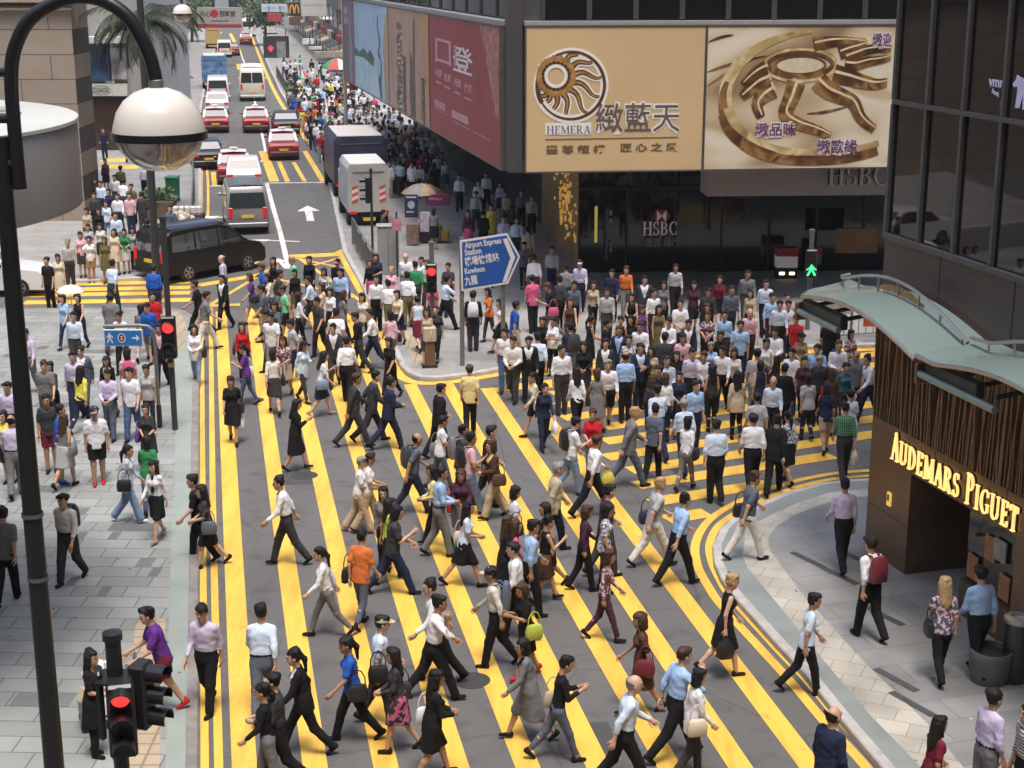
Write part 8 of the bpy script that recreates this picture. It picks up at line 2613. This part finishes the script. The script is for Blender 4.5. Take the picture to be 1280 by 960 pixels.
def person(hx, hy, F, code, sex, hair, top, bot, ex, i, lod):
    h = 1.72 if sex == 'm' else 1.61
    rnd = random.Random(i * 7 + 1)
    h *= rnd.uniform(.985, 1.02)
    for e in ex:
        if e[0] == 'h' and e[1:2].isdigit(): h = float(e[1:])
    var = rnd.randrange(3) if lod == 0 else (rnd.randrange(2) if lod == 1 else 0)
    J = pose(code, sex, var)
    s = h / 1.78
    if code == 'sg' and hx > 640 and 395 < hy < 530 and rnd.random() < .5: code = rnd.choice('wvmn') + 'g'; J = pose(code, sex, var)
    th = R(-(F + (rnd.uniform(-24, 24) if code[0] == 's' else rnd.uniform(-10, 10))))
    c_, s_ = math.cos(th), math.sin(th)
    top3 = J['top'] * s
    off = Vector((c_ * top3[0] - s_ * top3[1], s_ * top3[0] + c_ * top3[1]))
    gz = 0.0
    for it in range(3):
        p = G(hx, hy, gz + top3[2])
        x, y = p.x - off.x, p.y - off.y
        gz = ground_z(x, y)
    root = empty('person', (x, y, gz), th); wd_ = rnd.uniform(.90, 1.05); root.scale = (s * wd_, s * (wd_ * .5 + .5), s)
    tt = top.split(':'); bt = bot.split(':')
    skin = SKINS[rnd.randrange(4)]
    if hair[0] in 'yzN' : skin = SKINS[2]
    add_child(root, 'body', body_mesh(code, sex, var, lod), (skin, EYE, LIP))
    add_child(root, 'jacket' if tt[0] == 'J' else ('dress' if tt[0] in 'DE' else ('coat' if tt[0] == 'C' else 'shirt')), top_mesh(code, sex, var, tt[0]), (cloth(tt[1]),))
    if tt[0] in 'JC':
        add_child(root, 'shirt', top_mesh(code, sex, var, 'j'), (cloth(tt[2] if len(tt) > 2 else 'white'),))
        if sex == 'm' and len(tt) > 3: add_child(root, 'tie', tie_mesh(code, sex, var), (cloth(tt[3]),))
    elif tt[0] == 'S' and len(tt) > 2:
        add_child(root, 'tie', tie_mesh(code, sex, var), (cloth(tt[2]),))
    if bt[0] != '-':
        add_child(root, {'P': 'trousers', 'Q': 'trousers', 'B': 'trousers', 'K': 'skirt', 'H': 'shorts'}[bt[0]], bottom_mesh(code, sex, var, bt[0]), (cloth(bt[1]),))
    if sex == 'm' and tt[0] == 'S' and bt[0] == 'P' and lod < 2: add_child(root, 'belt', belt_mesh(code, sex, var), (cloth('black'),))
    hs = hair.split(':')
    sh, hc = HAIRK[hs[0]]
    if sh in 'ch':
        add_child(root, 'hair', hair_mesh(code, sex, var, 's' if sex == 'm' else 'b'), (HAIRM['black'],))
        add_child(root, 'hat' if sh == 'h' else 'cap', hair_mesh(code, sex, var, sh), (cloth(hs[1]),))
    else:
        add_child(root, 'hair', hair_mesh(code, sex, var, sh), (HAIRM[hc],))
    sc = 'black'
    for e in ex:
        if e.startswith('shoe='): sc = e[5:]
    for q in 'RL':
        o = add_child(root, 'shoe', shoe_mesh(sex), (cloth(sc),), Vector(J['ank' + q]), (-J['pit' + q], 0, 0))
    # things they hold: each its own object
    M = Matrix.Translation((x, y, gz)) @ Matrix.Rotation(th, 4, 'Z') @ Matrix.Scale(s, 4)
    nbag = 0
    for e in ex:
        kd = e.split('=')[0]
        if kd not in BAGNAME: continue
        col = e.split('=')[1]
        side = -1 if i % 2 else 1
        sk = 'R' if side > 0 else 'L'
        if kd == 'bp':
            loc = Vector(J['pelvis']) + Vector(J['rot'] @ np.array([0, -.185 if sex == 'm' else -.165, .34])); rz = 0
        elif kd == 'pl':
            loc = Vector(J['wr' + sk] + J['fd' + sk] * .11) + Vector((0, 0, -.01)); rz = R(90)
        else:
            loc = Vector(J['pelvis']) + Vector((side * .25, -.03, .14)); rz = R(90)
        ro_ = empty(BAGNAME[kd], (0, 0, 0)); ro_.matrix_world = M @ Matrix.Translation(loc) @ Matrix.Rotation(rz, 4, 'Z')
        me, me2 = bag_meshes(kd)
        for nm, m_ in (('body', me), ('straps' if kd == 'bp' else 'handle', me2)):
            o = bpy.data.objects.new(nm, m_); COL.objects.link(o); o.parent = ro_
            o.material_slots[0].link = 'OBJECT'; o.material_slots[0].material = leather(col if nm == 'body' or kd == 'bp' else col)
        BAGQ.append((ro_, kd, col, root))
        nbag += 1
    if 'bottle' in ex:
        ro_ = empty('bottle', (0, 0, 0)); ro_.matrix_world = M @ Matrix.Translation(Vector(J['wrL'] + J['fdL'] * .10)) @ Matrix.Rotation(R(20), 4, 'X')
        k = MB(); k.lathe([(0, -.12), (.032, -.12), (.034, -.02), (.03, .03), (.014, .06)], n=14); k.build('body', mat('amber drink', (.45, .2, .05), .2), ro_, smooth=True)
        k = MB(); k.lathe([(.015, .06), (.015, .08), (0, .08)], n=10); k.build('cap', mat('bottle cap', (.5, .3, .1), .4), ro_)
        BAGQ.append((ro_, 'bottle', 'amber', root))
    d1 = '%s %s' % (cn(tt[1]), TOPN[tt[0]])
    d2 = '' if bt[0] == '-' else '%s %s' % (cn(bt[1]), BOTN[bt[0]])
    PEOPLE.append(dict(o=root, px=PX((x, y, gz + 1.0)), top=d1, bot=d2, hair=hair, code=code, tt=tt, F=F % 360, xy=(x, y), lod=lod, bags=[(e.split('=')[0], e.split('=')[1]) for e in ex if e.split('=')[0] in BAGNAME], sex=sex))
    return root
rows = [l.split() for l in CROWD.strip().splitlines() if l.strip() and l[0] != '#']
rows.sort(key=lambda r_: -float(r_[1]))
LATE = rows[300:]; rows = rows[:300]
for i, r_ in enumerate(rows):
    hx, hy, F = float(r_[0]), float(r_[1]), float(r_[2])
    person(hx, hy, F, r_[3], r_[4], r_[5], r_[6], r_[7], r_[8:], i, 0 if hy > 430 else (1 if hy > 300 else 2))
# far pavement crowd: small figures, each one mesh with its own colours
TINYC = {}
def tiny_mesh(code, sex, typ, bt, ht):
    key = (code, sex, typ, bt, ht)
    if key not in TINYC:
        parts = []
        for src, sl_ in ((body_mesh(code, sex, 0, 2), 0), (top_mesh(code, sex, 0, typ), 1), (bottom_mesh(code, sex, 0, bt), 2), (hair_mesh(code, sex, 0, ht), 3)):
            v = np.array([p.co[:] for p in src.vertices]); f = np.array([tuple(p.vertices) for p in src.polygons if len(p.vertices) == 4])
            parts.append((v, f, sl_))
        TINYC[key] = to_mesh('person', parts, 4)
    return TINYC[key]
rnd = random.Random(77)
FARP = [(352, 92), (366, 118), (384, 146), (402, 172), (412, 198), (424, 206), (560, 208), (552, 182), (512, 150), (478, 128), (446, 106), (410, 82), (380, 68), (352, 60)]
wl_ = ['white'] * 16 + ['offwhite', 'paleblue', 'lightgrey', 'black', 'black', 'black', 'navy', 'charcoal', 'slate', 'offwhite', 'paleblue', 'paleblue', 'black', 'black', 'charcoal', 'navy', 'lightgrey', 'grey', 'pink', 'sky', 'lilac', 'red', 'blue', 'mint', 'green', 'beige', 'orange', 'slate', 'rose', 'yellow']
bl_ = ['black', 'charcoal', 'navy', 'denim', 'grey', 'black', 'khaki']
FIXED = [(424, 155, 'blue'), (412, 158, 'white'), (402, 144, 'mint'), (419, 144, 'green'), (446, 168, 'green'), (373, 122, 'blue'), (440, 118, 'pink'), (396, 96, 'red'), (398, 116, 'white'), (436, 134, 'white'), (410, 164, 'blue'), (447, 147, 'white'), (455, 140, 'white'), (480, 150, 'white'), (486, 158, 'white'), (508, 159, 'white')]
spots = []
tries = 0
for hx, hy, c in FIXED: spots.append((G(hx, hy, 1.7), c))
while len(spots) < 330 and tries < 60000:
    tries += 1
    px, py = rnd.uniform(345, 560), rnd.uniform(60, 208)
    if not pip(px, py, FARP): continue
    p = G(px, py, 1.7)
    if rnd.random() > min(1, (115 / p.y) ** 2.2): continue
    if any((p - q).xy.length < 0.5 for q, _ in spots): continue
    spots.append((p, None))
spots.sort(key=lambda t: t[0].y)
budget = 300 - len(rows)

MASS = []
for k_, (p, c) in enumerate(spots):
    sex = rnd.choice('mmf'); code = rnd.choice(['wg', 'vg', 'sg', 'wf'])
    typ = rnd.choice('SST'); bt = 'P' if sex == 'm' else rnd.choice('QK'); ht = 's' if sex == 'm' else rnd.choice('lb')
    me = tiny_mesh(code, sex, typ, bt, ht)
    h = (1.7 if sex == 'm' else 1.6) / 1.775
    F = rnd.choice([165, 175, 185, 195, 350, 0]); th = R(-F)
    tc_ = c or rnd.choice(wl_); bc = rnd.choice(bl_)
    gz = ground_z(p.x, p.y)
    if k_ < budget:
        o = bpy.data.objects.new('person', me); COL.objects.link(o)
        o.location = (p.x, p.y, gz); o.rotation_euler = (0, 0, th); o.scale = (h, h, h)
        for i_, m_ in enumerate((SKINS[rnd.randrange(4)], cloth(tc_), cloth(bc), HAIRM['black'])):
            o.material_slots[i_].link = 'OBJECT'; o.material_slots[i_].material = m_
        PEOPLE.append(dict(o=o, px=PX((p.x, p.y, 1.2)), top='%s top' % cn(tc_), bot='%s %s' % (cn(bc), BOTN[bt]), hair='k', code=code, tt=[typ, tc_], F=F, xy=(p.x, p.y), lod=3, bags=[], sex=sex))
    else:
        MASS.append((me, p, gz, th, h, tc_, bc))
# everyone past the three hundredth, one mass
for r_ in LATE:
    t_ = r_[6].split(':'); b_ = r_[7].split(':'); sex = r_[4]
    me = tiny_mesh('wg' if r_[3][0] in 'wv' else 'sg', sex, t_[0] if t_[0] in 'ST' else ('T' if sex == 'f' else 'S'), b_[0] if b_[0] in 'PQK' else ('K' if sex == 'f' else 'P'), 's' if sex == 'm' else 'b')
    p = G(float(r_[0]), float(r_[1]), 1.7)
    MASS.append((me, p, ground_z(p.x, p.y), R(-float(r_[2])), (1.7 if sex == 'm' else 1.6) / 1.775, t_[1], b_[1] if len(b_) > 1 else t_[1]))
if MASS:
    vv, ff, mi = [], [], []
    ml = []
    def mid(m_):
        if m_ not in ml: ml.append(m_)
        return ml.index(m_)
    base = 0
    for me, p, gz, th, h, tc_, bc in MASS:
        v = np.array([q.co[:] for q in me.vertices]) * h
        c_, s_ = math.cos(th), math.sin(th)
        v = np.stack([v[:, 0] * c_ - v[:, 1] * s_ + p.x, v[:, 0] * s_ + v[:, 1] * c_ + p.y, v[:, 2] + gz], 1)
        vv.append(v)
        sl4 = [mid(SKINS[0]), mid(cloth(tc_)), mid(cloth(bc)), mid(HAIRM['black'])]
        for q in me.polygons:
            ff.append(tuple(i + base for i in q.vertices)); mi.append(sl4[q.material_index])
        base += len(v)
    me = bpy.data.meshes.new('crowd'); me.from_pydata(np.concatenate(vv).tolist(), [], ff)
    for m_ in ml: me.materials.append(m_)
    me.polygons.foreach_set('material_index', mi); me.polygons.foreach_set('use_smooth', [True] * len(ff)); me.update()
    o = bpy.data.objects.new('crowd', me); COL.objects.link(o); tag(o, kind='stuff')
# trolley of bundles pushed along the left pavement
tp_ = [d for d in PEOPLE if d['tt'] == ['T', 'purple'] and d['code'] == 'vu'][0]
hx_, hy_ = tp_['xy']; fw = Vector((math.sin(R(tp_['F'])), math.cos(R(tp_['F'])), 0))
tr = empty('trolley', (hx_ + fw.x * .75, hy_ + fw.y * .75, PVZ), -R(tp_['F']), 'hand trolley heaped with white bundles pushed by the person in purple', 'trolley')
k = MB(); k.box((0, .1, .18), (.5, .75, .04), 0, .01); k.build('deck', GREYPOLE, tr)
k = MB(); k.tube([(-.22, -.25, .18), (-.22, -.38, .95), (.22, -.38, .95), (.22, -.25, .18)], .018, 8); k.build('handle', STEEL, tr)
for sx_ in (-.2, .2):
    for sy_ in (-.2, .4):
        k = MB(); k.tube([(sx_ - .02, sy_, .08), (sx_ + .02, sy_, .08)], .08, 14); k.build('wheel', TYRE, tr)
rnd2 = random.Random(8)
for i_, (x_, y_, z_, s_) in enumerate([(0, .1, .42, .25), (-.1, .3, .5, .2), (.1, 0, .72, .22), (-.05, .2, .85, .2)]):
    k = MB(); k.lathe([(0, s_), (s_ * .6, s_ * .8), (s_, s_ * .1), (s_ * .9, -s_ * .6), (s_ * .4, -s_ * .95), (0, -s_)], (x_, y_, z_), 10)
    k.v = [(a + rnd2.uniform(-.03, .03), b + rnd2.uniform(-.03, .03), c + rnd2.uniform(-.03, .03)) for a, b, c in k.v]
    k.build('bundle', cloth('white' if i_ != 1 else 'beige'), tr, smooth=True)
# ------------------------------------------------------------------ labels: look first, then company, then place
def place_of(d):
    x, y = d['px']; 
    if d['lod'] == 3: return 'in the far pavement crowd'
    X_, Y_ = d['xy']
    if pip(X_, Y_, PAVES[0]): return 'on the slab pavement'
    if pip(X_, Y_, PAVES[1]): return 'on the shop pavement'
    if pip(X_, Y_, PAVES[2]): return 'under the overhang' if (pip(X_, Y_, SHADE)) else 'on the corner pavement'
    if pip(X_, Y_, PAVES[3]): return 'behind the side street'
    return 'on the crossing'
SHADE = [(C0.x, C0.y), (CF.x, CF.y), ((CF + ld * 40).x, (CF + ld * 40).y), (CL.x, CL.y)]
HN = dict(y='blond long hair', z='fair hair', g='grey hair', n='balding head', N='bald head', p='a ponytail', c='a cap', H='a sun hat', l='long hair', r='long brown hair')
def verb(d):
    return 'walking' if d['code'][0] in 'wvWV' else 'standing'
ARMN = dict(p='looking at a phone', q='looking at a phone', P='busy with both hands', x='arms folded', e='hand raised to the head', f='hands held in front', b='hand on a strap', u='pushing a trolley')
from collections import Counter
def lab_levels(d):
    out = []
    b0 = 'person in %s' % d['top']
    b1 = b0 + (' and %s' % d['bot'] if d['bot'] else '')
    pl = place_of(d)
    arm = ARMN.get(d['code'][1], '')
    bag = ''
    if d['bags']: bag = 'with %s %s' % (cn(d['bags'][0][1]), {'bag': 'shoulder bag', 'bp': 'backpack', 'pl': 'carrier bag'}[d['bags'][0][0]])
    hr = HN.get(d['hair'][0], '')
    out.append('%s %s %s' % (b1, verb(d), pl))
    if bag: out.append('%s %s %s' % (b1, bag, pl))
    if hr: out.append('%s with %s %s' % (b1, hr, pl))
    if arm: out.append('%s %s %s' % (b1, arm, pl))
    if hr and arm: out.append('%s with %s, %s' % (b1, hr, arm))
    return out
LV = [lab_levels(d) for d in PEOPLE]
cnt = Counter(l for lv in LV for l in set(lv))
chosen = [None] * len(PEOPLE)
for i, lv in enumerate(LV):
    for l in lv:
        if cnt[l] == 1 and len(l.split()) <= 16: chosen[i] = l; break
topcnt = Counter((d['top'], place_of(d)) for d in PEOPLE)
def relation(a, b):
    dx, dy = b['px'][0] - a['px'][0], b['px'][1] - a['px'][1]
    if abs(dy) > abs(dx) * 1.2: return 'in front of' if dy < 0 else 'behind'
    return 'just left of' if dx > 0 else 'just right of'
used = set(c for c in chosen if c)
fdist = lambda a, b: math.hypot(a['px'][0] - b['px'][0], a['px'][1] - b['px'][1])
for i, d in enumerate(PEOPLE):
    if chosen[i]: continue
    near = sorted((q for q in PEOPLE if q is not d), key=lambda q: fdist(d, q))[:14]
    done = None
    for q in near:
        for base in ('person in %s' % d['top'], 'person in %s and %s' % (d['top'], d['bot']) if d['bot'] else 'person in %s' % d['top']):
            l = '%s %s one in %s' % (base, relation(d, q), q['top'])
            if len(l.split()) <= 16 and l not in used: done = l; break
        if done: break
    if not done:
        q, q2 = near[0], near[1]
        done = 'person in %s between %s and %s' % (d['top'], q['top'], q2['top'])
    used.add(done); chosen[i] = done
for d, l in zip(PEOPLE, chosen):
    tag(d['o'], l, 'person', 'pedestrians crossing and waiting')
dup = Counter(chosen)
LABOF = {d['o'].name: l for d, l in zip(PEOPLE, chosen)}
byroot = {d['o'].name: d for d in PEOPLE}
ub = set()
for ro_, kd, col, root in BAGQ:
    d = byroot[root.name]
    nm = {'bag': 'shoulder bag', 'bp': 'backpack', 'pl': 'carrier bag', 'bottle': 'drink bottle'}[kd]
    how = {'bag': 'at the side of', 'bp': 'on the back of', 'pl': 'hanging from the hand of', 'bottle': 'in the hand of'}[kd]
    opts = ['%s %s %s person in %s' % (cn(col), nm, how, d['top']), '%s %s %s person in %s and %s' % (cn(col), nm, how, d['top'], d['bot']),
            '%s %s %s person in %s %s' % (cn(col), nm, how, d['top'], place_of(d))]
    near = sorted((q for q in PEOPLE if q is not d), key=lambda q: fdist(d, q))[:6]
    opts += ['%s %s of person in %s %s one in %s' % (cn(col), nm, d['top'], relation(d, q), q['top']) for q in near]
    l = next((o_ for o_ in opts if o_ not in ub and len(o_.split()) <= 16), opts[0])
    ub.add(l)
    tag(ro_, l, {'bag': 'bag', 'bp': 'backpack', 'pl': 'bag', 'bottle': 'bottle'}[kd], {'bag': 'shoulder bags', 'bp': 'backpacks', 'pl': 'carrier bags', 'bottle': None}[kd])
print('PEOPLE', len(PEOPLE), 'rows', len(rows), 'mass', len(MASS), 'dups', [l for l, c in dup.items() if c > 1][:5], 'meshes', len(MESHC))
# ------------------------------------------------------------------ the summer haze in the street
hz = MB(); hz.box((0, 210, 44.0), (500, 600, 90.0))
hm = bpy.data.materials.new('thin street haze'); hm.use_nodes = True
hn_ = hm.node_tree.nodes; hn_.clear()
pv = hn_.new('ShaderNodeVolumePrincipled'); pv.inputs['Density'].default_value = 0.0003; pv.inputs['Color'].default_value = (0.92, 0.95, 1.0, 1); pv.inputs['Anisotropy'].default_value = 0.2
ho = hn_.new('ShaderNodeOutputMaterial'); hm.node_tree.links.new(pv.outputs[0], ho.inputs['Volume'])
tag(hz.build('haze', hm), kind='stuff')
